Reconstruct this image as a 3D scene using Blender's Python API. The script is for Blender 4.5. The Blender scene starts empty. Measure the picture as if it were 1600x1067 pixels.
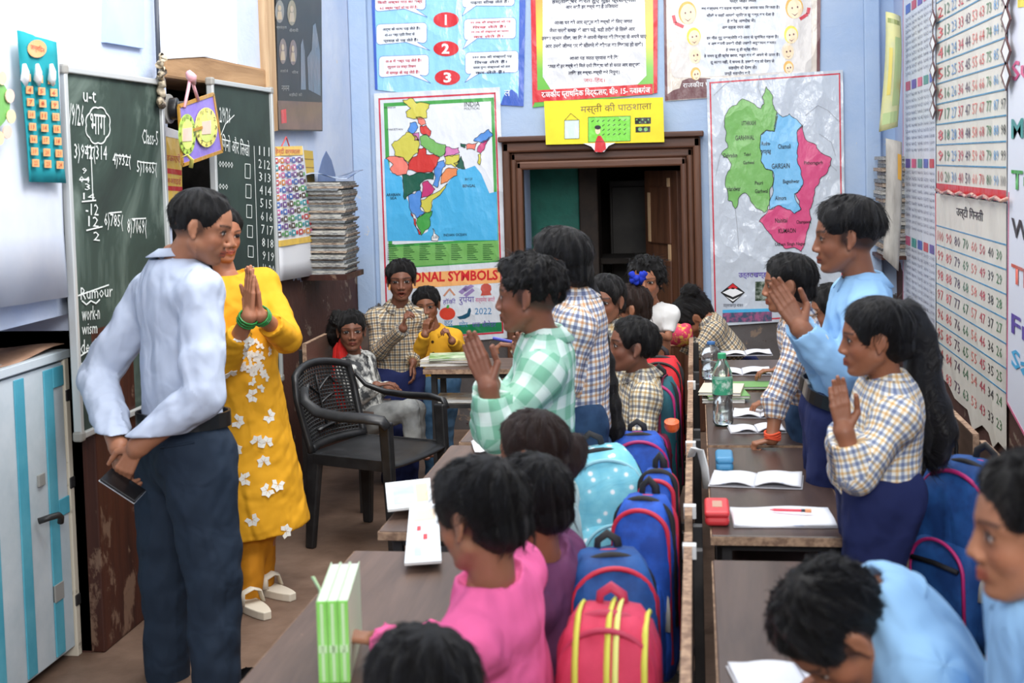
import bpy, bmesh, math, random
import numpy as np
from mathutils import Vector, Matrix
from mathutils.bvhtree import BVHTree
random.seed(7)
rng = np.random.default_rng(7)
SC = bpy.context.scene
COL = SC.collection
V = Vector
# ------------------------------------------------------------------ camera
FPX = 2000.0
CAM_Z = 1.70
YAW, PITCH, ROLL = (math.radians(a) for a in (8.2, 3.2, -1.6))
PPY = 366.0            # principal point row (cropped frame = lens shift)
def _basis():
    cy, sy = math.cos(YAW), math.sin(YAW)
    F = V((-sy, cy, 0)); R = V((cy, sy, 0)); U = V((0, 0, 1))
    F, U = F*math.cos(PITCH)-U*math.sin(PITCH), U*math.cos(PITCH)+F*math.sin(PITCH)
    R, U = R*math.cos(ROLL)+U*math.sin(ROLL), U*math.cos(ROLL)-R*math.sin(ROLL)
    return F, R, U
CF, CR, CU = _basis()
CAMLOC = V((0, 0, CAM_Z))
cam_d = bpy.data.cameras.new('camera')
cam_d.sensor_width = 36.0
cam_d.lens = 36.0*FPX/1600.0
cam_d.shift_y = (PPY-533.5)/1600.0
cam_d.dof.use_dof = True
cam_d.dof.focus_distance = 6.0
cam_d.dof.aperture_fstop = 4.5
cam = bpy.data.objects.new('camera', cam_d)
cam.matrix_world = Matrix.Translation(CAMLOC) @ Matrix((CR, CU, -CF)).transposed().to_4x4()
COL.objects.link(cam)
SC.camera = cam
# ------------------------------------------------------------------ light
SC.view_settings.view_transform = 'Standard'
SC.view_settings.look = 'None'
SC.view_settings.gamma = 1.0
SC.view_settings.use_curve_mapping = False
SC.view_settings.exposure = 0.0
world = bpy.data.worlds.new('world'); SC.world = world
world.use_nodes = True
world.node_tree.nodes['Background'].inputs[0].default_value = (0.98, 0.98, 1.0, 1)
world.node_tree.nodes['Background'].inputs[1].default_value = 0.72
def area(name, loc, target, size, power, col=(1, 1, 1)):
    l = bpy.data.lights.new(name, 'AREA'); l.shape = 'RECTANGLE'
    l.size, l.size_y = size; l.energy = power; l.color = col
    o = bpy.data.objects.new(name, l); COL.objects.link(o)
    o.location = loc
    o.rotation_euler = (V(target)-V(loc)).to_track_quat('-Z', 'Y').to_euler()
    return o
area('camera_side_fill', (1.0, -1.2, 3.3), (-0.5, 5.0, 1.0), (2.6, 1.6), 240, (1, .98, .95))  # added soft fill behind the camera, in place of bounced flash; no window
area('overhead_fill', (-0.5, 4.9, 3.9), (-0.6, 5.2, 0.0), (2.4, 4.6), 150, (1, .99, .97))  # added overhead fill above the open-topped room, lifts the back rows
area('left_wall_fill', (-0.9, 3.6, 3.3), (-2.16, 4.7, 2.6), (1.0, .5), 40, (1, 1, 1))  # added fill that brightens the upper left wall; no tube fitting modelled
# ------------------------------------------------------------------ pixel measuring helpers (photo frame 1600 x 1067)
def ray(px, py):
    return (CF + CR*((px-800)/FPX) - CU*((py-PPY)/FPX))
def at(px, py, Y):
    d = ray(px, py); return CAMLOC + d*(Y/d.y)
def atX(px, py, X):
    d = ray(px, py); return CAMLOC + d*(X/d.x)
def atZ(px, py, Z):
    d = ray(px, py); return CAMLOC + d*((Z-CAM_Z)/d.z)
# ------------------------------------------------------------------ materials
def lin(c):
    out = []
    for x in c[:3]:
        x = x/255.0
        out.append(x/12.92 if x <= .04045 else ((x+.055)/1.055)**2.4)
    return (*out, 1.0)
MATS = {}
def _new(name):
    m = bpy.data.materials.new(name); m.use_nodes = True
    MATS[name] = m
    nt = m.node_tree
    return m, nt, nt.nodes, nt.links, nt.nodes['Principled BSDF']
def _noise(nt, scale, detail=4, rough=.6, vec=None, dist=0):
    n = nt.nodes.new('ShaderNodeTexNoise')
    n.inputs['Scale'].default_value = scale; n.inputs['Detail'].default_value = detail
    n.inputs['Roughness'].default_value = rough; n.inputs['Distortion'].default_value = dist
    if vec: nt.links.new(vec, n.inputs['Vector'])
    return n
def _map(nt, src='Object', scale=(1, 1, 1), rot=(0, 0, 0)):
    tc = nt.nodes.new('ShaderNodeTexCoord'); mp = nt.nodes.new('ShaderNodeMapping')
    mp.inputs['Scale'].default_value = scale; mp.inputs['Rotation'].default_value = rot
    nt.links.new(tc.outputs[src], mp.inputs['Vector'])
    return mp.outputs['Vector']
def _ramp(nt, fac, stops):
    r = nt.nodes.new('ShaderNodeValToRGB'); e = r.color_ramp.elements
    while len(e) < len(stops): e.new(.5)
    for el, (p, c) in zip(e, stops): el.position = p; el.color = c if len(c) == 4 else lin(c)
    nt.links.new(fac, r.inputs['Fac'])
    return r.outputs['Color']
def _mix(nt, fac, a, b, mode='MIX'):
    m = nt.nodes.new('ShaderNodeMix'); m.data_type = 'RGBA'; m.blend_type = mode
    for inp, val in ((m.inputs[0], fac), (m.inputs[6], a), (m.inputs[7], b)):
        if hasattr(val, 'is_linked'): nt.links.new(val, inp)
        else: inp.default_value = val
    return m.outputs[2]
def _math(nt, op, a, b=0.0, c=0.0):
    m = nt.nodes.new('ShaderNodeMath'); m.operation = op
    for i, val in enumerate((a, b, c)):
        if hasattr(val, 'is_linked'): nt.links.new(val, m.inputs[i])
        else: m.inputs[i].default_value = val
    return m.outputs[0]
def _bump(nt, bsdf, h, strength=.3, dist=.01):
    b = nt.nodes.new('ShaderNodeBump'); b.inputs['Strength'].default_value = strength
    b.inputs['Distance'].default_value = dist
    nt.links.new(h, b.inputs['Height']); nt.links.new(b.outputs[0], bsdf.inputs['Normal'])
def mat(name, col, rough=.6, col2=None, scale=6.0, lo=.4, hi=.62, bump=0, bscale=40, spec=.5, metal=0, coat=0, stretch=(1, 1, 1), detail=5, src='Object', bdist=.01, trans=0):
    """plain or two-tone noise material"""
    if name in MATS: return MATS[name]
    m, nt, N, L, b = _new(name)
    b.inputs['Roughness'].default_value = rough
    b.inputs['Specular IOR Level'].default_value = spec
    b.inputs['Metallic'].default_value = metal
    b.inputs['Coat Weight'].default_value = coat
    b.inputs['Coat Roughness'].default_value = .15
    if trans: b.inputs['Transmission Weight'].default_value = trans
    if col2 is None:
        b.inputs['Base Color'].default_value = lin(col)
    else:
        vec = _map(nt, src, stretch)
        n = _noise(nt, scale, detail, .62, vec)
        L.new(_ramp(nt, n.outputs['Fac'], [(lo, col), (hi, col2)]), b.inputs['Base Color'])
    if bump:
        vec = _map(nt, src, stretch)
        n2 = _noise(nt, bscale, 4, .6, vec)
        _bump(nt, b, n2.outputs['Fac'], bump, bdist)
    return m
def paper(name, col, rough=.35, crumple=.5, scale=5.0, coat=.0):
    """plastic film / paper with long creases"""
    m, nt, N, L, b = _new(name)
    b.inputs['Base Color'].default_value = lin(col)
    b.inputs['Roughness'].default_value = rough
    b.inputs['Coat Weight'].default_value = coat; b.inputs['Coat Roughness'].default_value = .12
    vec = _map(nt, 'Object', (1, 1, .6))
    v = nt.nodes.new('ShaderNodeTexVoronoi'); v.inputs['Scale'].default_value = scale
    n0 = _noise(nt, 3.5, 3, .5, vec)
    mx = nt.nodes.new('ShaderNodeVectorMath'); mx.operation = 'MULTIPLY_ADD'
    L.new(n0.outputs['Color'], mx.inputs[0]); mx.inputs[1].default_value = (.35, .35, .35); L.new(vec, mx.inputs[2])
    L.new(mx.outputs[0], v.inputs['Vector'])
    n = _noise(nt, scale*3, 4, .55, vec)
    h = _math(nt, 'ADD', v.outputs['Distance'], _math(nt, 'MULTIPLY', n.outputs['Fac'], .35))
    _bump(nt, b, h, crumple, .03)
    return m
def _folds(nt, b, strength):
    """long creases running with the garment's own UV map plus soft dents"""
    uv = nt.nodes.new('ShaderNodeUVMap'); uv.uv_map = 'UVMap'
    mp = nt.nodes.new('ShaderNodeMapping'); mp.inputs['Scale'].default_value = (8.5, 3.2, 1); mp.inputs['Rotation'].default_value = (0, 0, .45)
    nt.links.new(uv.outputs[0], mp.inputs['Vector'])
    n1 = _noise(nt, 1.0, 1.2, .4, mp.outputs[0], 1.1); n2 = _noise(nt, 9, 1.5, .45, _map(nt, 'Object'), .8)
    h = _math(nt, 'ADD', n1.outputs['Fac'], _math(nt, 'MULTIPLY', n2.outputs['Fac'], .5))
    _bump(nt, b, h, min(1, strength*2.0), .04)
def plaid(name, base, ca, cb, period=.04, wa=.3, wb=.22, stren=.85):
    """woven check on the UV map (metres)"""
    m, nt, N, L, b = _new(name)
    b.inputs['Roughness'].default_value = .85; b.inputs['Specular IOR Level'].default_value = .2
    uv = nt.nodes.new('ShaderNodeUVMap'); uv.uv_map = 'UVMap'
    sp = nt.nodes.new('ShaderNodeSeparateXYZ'); L.new(uv.outputs[0], sp.inputs[0])
    c = lin(base)
    for ax in (0, 1):
        for colr, ph, w in ((ca, 0.0, wa), (cb, .5, wb)):
            t = _math(nt, 'FRACT', _math(nt, 'ADD', _math(nt, 'DIVIDE', sp.outputs[ax], period), ph+50.0))
            mask = _math(nt, 'LESS_THAN', t, w)
            c = _mix(nt, _math(nt, 'MULTIPLY', mask, stren*.75), c, lin(colr), 'MULTIPLY')
    L.new(c, b.inputs['Base Color'])
    _folds(nt, b, .35)
    return m
def cloth(name, col, rough=.85, bump=.3, col2=None, scale=9, spec=.2, sheen=0, fold=False):
    if name in MATS: return MATS[name]
    m, nt, N, L, b = _new(name)
    b.inputs['Roughness'].default_value = rough; b.inputs['Specular IOR Level'].default_value = spec
    b.inputs['Sheen Weight'].default_value = sheen
    if col2 is None: b.inputs['Base Color'].default_value = lin(col)
    else:
        n = _noise(nt, scale, 5, .6, _map(nt))
        L.new(_ramp(nt, n.outputs['Fac'], [(.42, col), (.58, col2)]), b.inputs['Base Color'])
    if fold: _folds(nt, b, bump)
    else:
        n = _noise(nt, 7, 1.5, .45, _map(nt, 'Object', (1, 1, .7)), 1.2)
        _bump(nt, b, n.outputs['Fac'], bump*1.5, .04)
    return m
def wood(name, c1, c2, rough=.5, axis=1, scale=14, bump=.15, wear=None, wl=.62, spec=.4):
    """grain along an axis, optional worn-through colour"""
    if name in MATS: return MATS[name]
    m, nt, N, L, b = _new(name)
    b.inputs['Roughness'].default_value = rough; b.inputs['Specular IOR Level'].default_value = spec
    st = [1, 1, 1]; st[axis] = .08
    vec = _map(nt, 'Object', st)
    n = _noise(nt, scale, 6, .65, vec, .4)
    c = _ramp(nt, n.outputs['Fac'], [(.35, c1), (.65, c2)])
    if wear:
        w = _noise(nt, 7, 6, .7, _map(nt, 'Object', (1, 1, .6)), .3)
        k = _ramp(nt, w.outputs['Fac'], [(wl, (0, 0, 0, 1)), (wl+.05, (1, 1, 1, 1))])
        c = _mix(nt, k, c, lin(wear))
    L.new(c, b.inputs['Base Color'])
    _bump(nt, b, n.outputs['Fac'], bump, .01)
    return m
# ------------------------------------------------------------------ object helpers
ORG = {}
def tag(o, label, cat, group=None):
    o['label'] = label; o['category'] = cat
    if group: o['group'] = group
    return o
def thing(name, label, cat, loc, group=None):
    o = bpy.data.objects.new(name, None); COL.objects.link(o)
    o.empty_display_size = .1
    o.location = loc; ORG[o.name] = V(loc)
    return tag(o, label, cat, group)
def structure(name, loc=(0, 0, 0)):
    o = bpy.data.objects.new(name, None); COL.objects.link(o)
    o.location = loc; ORG[o.name] = V(loc); o['kind'] = 'structure'
    return o
def link(name, me, m, parent=None, smooth=False, bevel=0, origin=None, seg=2):
    """me is in world coordinates; stored relative to its thing's origin"""
    o = bpy.data.objects.new(name, me); COL.objects.link(o)
    if parent is not None:
        org = ORG[parent.name]; o.parent = parent
    else:
        org = V(origin) if origin is not None else None
        if org is None:
            n = len(me.vertices); a = np.empty(n*3); me.vertices.foreach_get('co', a); a = a.reshape(-1, 3)
            lo, hi = a.min(0), a.max(0); org = V(((lo[0]+hi[0])/2, (lo[1]+hi[1])/2, lo[2]))
        o.location = org
    me.transform(Matrix.Translation(-org))
    ORG[o.name] = org
    for mm in (m if isinstance(m, (list, tuple)) else [m]):
        me.materials.append(mm)
    if smooth: me.shade_smooth()
    if bevel:
        b = o.modifiers.new('bevel', 'BEVEL'); b.width = bevel; b.segments = seg; b.limit_method = 'ANGLE'
    return o
class MB:
    """collects polygons in world coordinates"""
    def __init__(s): s.v = []; s.f = []; s.mi = []; s.cur = 0
    def poly(s, pts, faces):
        b = len(s.v); s.v += [tuple(p) for p in pts]
        for f in faces: s.f.append([b+i for i in f]); s.mi.append(s.cur)
        return s
    def hexa(s, p):      # 8 points: bottom ring 0-3, top ring 4-7
        return s.poly(p, [(3, 2, 1, 0), (4, 5, 6, 7), (0, 1, 5, 4), (1, 2, 6, 5), (2, 3, 7, 6), (3, 0, 4, 7)])
    def box(s, lo, hi):
        x0, y0, z0 = lo; x1, y1, z1 = hi
        return s.hexa([(x0, y0, z0), (x1, y0, z0), (x1, y1, z0), (x0, y1, z0), (x0, y0, z1), (x1, y0, z1), (x1, y1, z1), (x0, y1, z1)])
    def obox(s, c, ax, ay, az, sx, sy, sz):
        c = V(c); ax, ay, az = V(ax).normalized()*sx/2, V(ay).normalized()*sy/2, V(az).normalized()*sz/2
        return s.hexa([c-ax-ay-az, c+ax-ay-az, c+ax+ay-az, c-ax+ay-az, c-ax-ay+az, c+ax-ay+az, c+ax+ay+az, c-ax+ay+az])
    def bar(s, a, b, w, h, up=(0, 0, 1)):
        a, b = V(a), V(b); d = (b-a); l = d.length; d.normalize()
        side = d.cross(V(up))
        if side.length < 1e-4: side = d.cross(V((1, 0, 0)))
        side.normalize(); u = side.cross(d)
        return s.obox((a+b)/2, d, side, u, l, w, h)
    def tube(s, pts, r, n=8, closed=False, flat=1.0, caps=True):
        pts = [V(p) for p in pts]; m = len(pts)
        rr = r if isinstance(r, (list, tuple)) else [r]*m
        base = len(s.v); prev = None
        for i, p in enumerate(pts):
            if closed: t = pts[(i+1) % m]-pts[i-1]
            else: t = pts[min(i+1, m-1)]-pts[max(i-1, 0)]
            t.normalize()
            if prev is None:
                a = t.orthogonal().normalized()
                if abs(t.z) < .95: a = V((0, 0, 1)) - t*t.z; a.normalize()
            else:
                a = prev - t*prev.dot(t); a.normalize()
            prev = a; b = t.cross(a)
            for k in range(n):
                an = 2*math.pi*k/n
                s.v.append(tuple(p+(a*math.cos(an)*flat+b*math.sin(an))*rr[i]))
        rng_ = m if closed else m-1
        for i in range(rng_):
            j = (i+1) % m
            for k in range(n):
                k2 = (k+1) % n
                s.f.append([base+i*n+k, base+i*n+k2, base+j*n+k2, base+j*n+k]); s.mi.append(s.cur)
        if caps and not closed:
            s.f.append([base+k for k in range(n)][::-1]); s.mi.append(s.cur)
            s.f.append([base+(m-1)*n+k for k in range(n)]); s.mi.append(s.cur)
        return s
    def lathe(s, c, prof, n=20, axis=(0, 0, 1)):
        c = V(c); ax = V(axis).normalized(); a = ax.orthogonal().normalized(); b = ax.cross(a)
        base = len(s.v)
        for (r, z) in prof:
            for k in range(n):
                an = 2*math.pi*k/n
                s.v.append(tuple(c+ax*z+(a*math.cos(an)+b*math.sin(an))*r))
        for i in range(len(prof)-1):
            for k in range(n):
                k2 = (k+1) % n
                s.f.append([base+i*n+k, base+i*n+k2, base+(i+1)*n+k2, base+(i+1)*n+k]); s.mi.append(s.cur)
        s.f.append([base+k for k in range(n)][::-1]); s.mi.append(s.cur)
        e = base+(len(prof)-1)*n
        s.f.append([e+k for k in range(n)]); s.mi.append(s.cur)
        return s
    def prism(s, pts, depth):          # planar polygon extruded by vector depth
        n = len(pts); d = V(depth)
        s.poly([V(p) for p in pts]+[V(p)+d for p in pts],
               [tuple(range(n))[::-1], tuple(range(n, 2*n))]+[(i, (i+1) % n, n+(i+1) % n, n+i) for i in range(n)])
        return s
    def grid(s, fn, nu, nv, flip=False):  # fn(u,v)->point, u,v in 0..1
        b = len(s.v)
        for j in range(nv+1):
            for i in range(nu+1): s.v.append(tuple(fn(i/nu, j/nv)))
        for j in range(nv):
            for i in range(nu):
                q = [b+j*(nu+1)+i, b+j*(nu+1)+i+1, b+(j+1)*(nu+1)+i+1, b+(j+1)*(nu+1)+i]
                s.f.append(q[::-1] if flip else q); s.mi.append(s.cur)
        return s
    def build(s, name, m, parent=None, smooth=False, bevel=0, origin=None, fix=True, seg=2):
        me = bpy.data.meshes.new(name); me.from_pydata(s.v, [], s.f)
        if isinstance(m, (list, tuple)): me.polygons.foreach_set('material_index', s.mi)
        if fix:
            bm = bmesh.new(); bm.from_mesh(me); bmesh.ops.recalc_face_normals(bm, faces=bm.faces); bm.to_mesh(me); bm.free()
        me.update()
        return link(name, me, m, parent, smooth, bevel, origin, seg)
def single(o, label, cat, group=None): return tag(o, label, cat, group)
def solid(o, t, off=0):
    md = o.modifiers.new('solid', 'SOLIDIFY'); md.thickness = t; md.offset = off
    return o
_fontcurve = None
def text_mesh(body, size, O, ux, uy, align='CENTER', thick=0, res=2, bold=0, spacing=1.0, line=1.0, slant=0.0):
    """mesh of lettering lying on the plane (O, ux right, uy up); world coordinates"""
    c = bpy.data.curves.new('lettering', 'FONT'); c.body = body; c.size = size
    c.align_x = align; c.align_y = 'CENTER'; c.resolution_u = res
    c.offset = bold; c.space_character = spacing; c.space_line = line; c.shear = slant
    o = bpy.data.objects.new('lettering', c)
    me = bpy.data.meshes.new_from_object(o)
    bpy.data.objects.remove(o); bpy.data.curves.remove(c)
    ux, uy = V(ux).normalized(), V(uy).normalized(); uz = ux.cross(uy)
    M = Matrix((ux, uy, uz)).transposed().to_4x4(); M.translation = V(O)
    me.transform(M)
    me.materials.clear()
    return me
def join_meshes(mes):
    bm = bmesh.new()
    for me in mes: bm.from_mesh(me); bpy.data.meshes.remove(me)
    out = bpy.data.meshes.new('mesh'); bm.to_mesh(out); bm.free()
    return out
def lettering(name, items, m, parent):
    """items: list of text_mesh argument tuples/dicts joined into one flat print"""
    o = link(name, join_meshes([text_mesh(**it) for it in items]), m, parent)
    return o
# ================================================================== the room
WL, WR, WB = -2.16, 1.20, 8.0
def fitted(body, A, B, T, Bt, res=2, bold=0.0, align='CENTER', line=1.0):
    """lettering stretched between left A, right B, top T and bottom Bt"""
    me = text_mesh(body, 1.0, (0, 0, 0), (1, 0, 0), (0, 1, 0), align, res=res, bold=bold, line=line)
    n = len(me.vertices); a = np.empty(n*3); me.vertices.foreach_get('co', a); a = a.reshape(-1, 3)
    lo, hi = a.min(0), a.max(0)
    u = (a[:, 0]-lo[0])/max(hi[0]-lo[0], 1e-6); v = (a[:, 1]-lo[1])/max(hi[1]-lo[1], 1e-6)-.5
    if body in ('1', 'I', 'l'): u = .5+(u-.5)*.32
    ux, uy = np.array(B-A), np.array(T-Bt)
    w = np.array(A)[None]+u[:, None]*ux[None]+v[:, None]*uy[None]
    me.vertices.foreach_set('co', w.ravel()); me.update()
    return me
def dev(s):
    """no shaping engine: put the short-i sign before its consonant"""
    out = []
    for ch in s:
        if ch == 'ि' and out:
            k = len(out)-1
            while k >= 2 and out[k-1] == '्': k -= 2
            out.insert(k, ch)
        else: out.append(ch)
    return ''.join(out)
class Plane:
    """a wall surface that prints lie on; maps photo pixels to points on it"""
    def __init__(s, kind, off): s.k = kind; s.off = off
    def p(s, px, py, lift=0.0):
        if s.k == 'back': return at(px, py, WB-s.off-lift)
        if s.k == 'left': return atX(px, py, WL+s.off+lift)
        return atX(px, py, WR-s.off-lift)
    def n(s): return {'back': V((0, -1, 0)), 'left': V((1, 0, 0)), 'right': V((-1, 0, 0))}[s.k]
    def t(s, body, x0, y0, x1, y1, lift=.002, slope=0.0, **kw):
        ym = (y0+y1)/2; d = slope*(x1-x0)/2
        A, B = s.p(x0, ym-d, lift), s.p(x1, ym+d, lift); xm = (x0+x1)/2
        return fitted(dev(body), A, B, s.p(xm, y0, lift), s.p(xm, y1, lift), **kw)
    def poly(s, mb, pts, lift=.001):
        P = [s.p(x, y, lift) for x, y in pts]
        from mathutils.geometry import tessellate_polygon
        tris = tessellate_polygon([P])
        mb.poly(P, tris)
    def sheet(s, name, pts, m, parent, thick=.003, nu=1, nv=1, wave=0.0):
        """paper or board given by its four photo corners TL TR BR BL"""
        c = [s.p(*q) for q in pts]; n = s.n(); mb = MB()
        if nu == 1 and nv == 1 and not wave:
            mb.prism([c[0], c[1], c[2], c[3]], n*-thick)
            return mb.build(name, m, parent)
        def fn(u, v):
            p = (c[0]*(1-u)+c[1]*u)*(1-v)+(c[3]*(1-u)+c[2]*u)*v
            return p+n*(wave*(math.sin(u*9+v*3)+.6*math.sin(u*21-v*5)))
        o = mb.grid(fn, nu, nv).build(name, m, parent, smooth=True, fix=False)
        return solid(o, thick)
def pm(name, col, rough=.3, coat=0): return MATS.get('print_'+name) or paper('print_'+name, col, rough, .5, 5)
def print_texts(name, mes, m, parent):
    o = link(name, join_meshes(mes), m, parent); o['kind'] = 'stuff'; return o
def lines(pl, segs, w=.003, lift=.0025):
    mb = MB(); n = pl.n()
    for pts in segs:
        P = [pl.p(x, y, lift) for x, y in pts]
        for a, b in zip(P, P[1:]): mb.bar(a, b, w, .0012, n)
    return mb
# ---- materials of the shell
def wall_mat(name, top, top2, dado, dado2, zsplit, peel):
    m, nt, N, L, b = _new(name)
    b.inputs['Roughness'].default_value = .75
    g = nt.nodes.new('ShaderNodeNewGeometry'); sp = nt.nodes.new('ShaderNodeSeparateXYZ'); L.new(g.outputs['Position'], sp.inputs[0])
    gp = g.outputs['Position']
    n1 = _noise(nt, 2.2, 6, .65, gp); n2 = _noise(nt, 5.0, 7, .7, gp, .5); n3 = _noise(nt, 14, 5, .6, gp)
    up = _ramp(nt, n1.outputs['Fac'], [(.35, top), (.7, top2)])
    spots = _ramp(nt, n2.outputs['Fac'], [(.66, (0, 0, 0, 1)), (.69, (1, 1, 1, 1))])
    up = _mix(nt, spots, up, lin(peel))
    dn = _ramp(nt, n1.outputs['Fac'], [(.35, dado), (.65, dado2)])
    pl2 = _ramp(nt, n2.outputs['Fac'], [(.60, (0, 0, 0, 1)), (.63, (1, 1, 1, 1))])
    dn = _mix(nt, pl2, dn, lin((128, 110, 96)))
    fl = _ramp(nt, n3.outputs['Fac'], [(.66, (0, 0, 0, 1)), (.68, (1, 1, 1, 1))])
    dn = _mix(nt, fl, dn, lin((60, 34, 28)))
    edge = _math(nt, 'ADD', sp.outputs['Z'], _math(nt, 'MULTIPLY', n2.outputs['Fac'], .35))
    k = _math(nt, 'LESS_THAN', edge, zsplit+.175)
    L.new(_mix(nt, k, up, dn), b.inputs['Base Color'])
    _bump(nt, b, n2.outputs['Fac'], .35, .02)
    return m
M_WALL_B = wall_mat('back_wall_paint', (156, 180, 212), (174, 192, 216), (92, 88, 88), (74, 68, 66), .80, (206, 200, 188))
M_WALL_L = wall_mat('left_wall_paint', (182, 197, 224), (205, 213, 229), (60, 30, 24), (88, 50, 38), 1.12, (214, 208, 198))
M_WALL_R = wall_mat('right_wall_paint', (168, 184, 214), (184, 196, 220), (66, 40, 34), (84, 52, 44), 1.02, (200, 192, 180))
M_FLOOR = mat('stone_floor', (96, 74, 60), .55, (132, 108, 92), 3.0, .35, .68, bump=.25, bscale=22)
M_DOORWOOD = wood('old_brown_door_wood', (72, 44, 31), (104, 68, 48), .45, 2, 16, .3)
M_DOORWOOD_H = wood('old_brown_lintel_wood', (66, 40, 29), (98, 62, 44), .45, 0, 16, .3)
M_RAW = wood('raw_grey_brown_timber', (128, 96, 66), (176, 140, 102), .8, 1, 12, .5)
M_RAWV = wood('raw_upright_timber', (164, 128, 92), (206, 178, 142), .8, 2, 12, .4)
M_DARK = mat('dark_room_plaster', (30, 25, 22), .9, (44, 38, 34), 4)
M_TEAL = mat('teal_painted_plaster', (30, 128, 112), .6, (22, 96, 86), 5, .4, .7, bump=.2)
# ---- floor
fl = MB(); fl.box((-3.2, -2.2, -.08), (2.4, 10.6, 0)); o = fl.build('floor', M_FLOOR); o['kind'] = 'structure'
# ---- back wall with a doorway
dl, dr = at(822, 400, WB).x, at(1066, 400, WB).x
dtop = at(945, 262, WB).z
w = MB(); w.box((-2.5, WB, 0), (dl, WB+.3, 3.4)); w.box((dr, WB, 0), (1.6, WB+.3, 3.4)); w.box((dl, WB, dtop), (dr, WB+.3, 3.4))
o = w.build('wall_back', M_WALL_B); o['kind'] = 'structure'
# pilaster strips at both ends of the back wall
for i, (x0, x1) in enumerate(((556, 584), (1352, 1376))):
    m = MB(); a, b = at(x0, 300, WB).x, at(x1, 300, WB).x
    m.box((a, WB-.05, 0), (b, WB, 3.4)); o = m.build('trim_%d' % (i+1), M_WALL_B, bevel=.008); o['kind'] = 'structure'
# ---- doorway: moulded frame, open leaf, dark room behind
fo_l, fo_r, fo_t = at(791, 400, WB).x, at(1098, 400, WB).x, at(945, 218, WB).z
door = structure('door_1', ((dl+dr)/2, WB, 0))
for step, (k0, k1, dep) in enumerate(((0, .38, .07), (.38, .7, .045), (.7, 1, .085))):
    for side in (-1, 1):
        a, b = (fo_l, dl) if side < 0 else (fo_r, dr)
        x0, x1 = a+(b-a)*k0, a+(b-a)*k1
        MB().box((min(x0, x1), WB-dep, 0), (max(x0, x1), WB+.02, fo_t-(fo_t-dtop)*k0)).build('door_jamb', M_DOORWOOD, door, bevel=.012)
    z0, z1 = fo_t-(fo_t-dtop)*k1, fo_t-(fo_t-dtop)*k0
    MB().box((fo_l+(dl-fo_l)*k0, WB-dep, z0), (fo_r+(dr-fo_r)*k0, WB+.02, z1)).build('door_lintel', M_DOORWOOD_H, door, bevel=.012)
MB().box((fo_l-.02, WB-.10, fo_t), (fo_r+.02, WB+.02, fo_t+.035)).build('cornice_strip', M_DOORWOOD_H, door, bevel=.008)
# open right leaf swung into the dark room, with raised panels
hinge = V((dr-.01, WB+.12, 0)); ld = V((-.50, .87, 0)).normalized(); ln = V((-.87, -.50, 0)); lw, lh = .44, dtop-.03
leaf = MB().obox(hinge+ld*lw/2+V((0, 0, lh/2)), ld, ln, (0, 0, 1), lw, .035, lh).build('door_leaf', M_DOORWOOD, door, bevel=.004)
for (z0, z1) in ((.12, .62), (.72, 1.05), (1.15, lh-.1)):
    MB().obox(hinge+ld*lw/2+V((0, 0, (z0+z1)/2))+ln*.022, ld, ln, (0, 0, 1), lw-.16, .02, z1-z0).build('panel', M_DOORWOOD, leaf, bevel=.012)
MB().obox(hinge+ld*.10+V((0, 0, 1.3))+ln*.024, ld, ln, (0, 0, 1), .025, .01, .55).build('bare_wood_scar', M_RAWV, leaf)
MB().obox(hinge+ld*.35+V((0, 0, 1.32))+ln*.03, ld, ln, (0, 0, 1), .035, .01, .32).build('bare_wood_scar', M_RAWV, leaf)
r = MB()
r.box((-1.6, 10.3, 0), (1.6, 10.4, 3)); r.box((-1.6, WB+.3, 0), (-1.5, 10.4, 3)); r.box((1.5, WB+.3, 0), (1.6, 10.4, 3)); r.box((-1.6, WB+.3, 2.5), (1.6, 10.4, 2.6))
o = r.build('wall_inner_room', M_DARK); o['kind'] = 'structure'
tl, tr = at(842, 300, 8.75).x, at(905, 300, 8.75).x
o = MB().box((tl-.4, 8.75, 0), (tr, 8.95, 2.5)).build('wall_teal', M_TEAL, bevel=.01); o['kind'] = 'structure'
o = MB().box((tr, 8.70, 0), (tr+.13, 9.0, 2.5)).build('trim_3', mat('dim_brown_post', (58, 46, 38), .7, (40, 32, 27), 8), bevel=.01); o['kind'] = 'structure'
# furniture in the dark room
cab = thing('steel_almirah', 'dark steel almirah standing in the unlit room beyond the doorway', 'cupboard', (at(1000, 350, 9.6).x, 9.6, 0))
cx = ORG[cab.name].x
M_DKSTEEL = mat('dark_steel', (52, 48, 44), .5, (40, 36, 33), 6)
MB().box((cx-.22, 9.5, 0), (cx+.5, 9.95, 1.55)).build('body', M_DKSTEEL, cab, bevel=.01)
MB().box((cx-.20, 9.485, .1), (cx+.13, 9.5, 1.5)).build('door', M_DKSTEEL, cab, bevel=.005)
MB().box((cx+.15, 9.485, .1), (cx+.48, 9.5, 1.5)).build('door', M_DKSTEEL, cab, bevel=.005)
tb = thing('wooden_table', 'dim wooden table in the unlit room beyond the doorway', 'table', (at(965, 420, 9.0).x, 9.0, 0))
cx = ORG[tb.name].x
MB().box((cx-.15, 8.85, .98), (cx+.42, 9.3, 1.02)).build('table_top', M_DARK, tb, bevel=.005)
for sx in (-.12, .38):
    for sy in (8.89, 9.26): MB().box((cx+sx-.025, sy-.025, 0), (cx+sx+.025, sy+.025, .98)).build('leg', M_DARK, tb)
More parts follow.
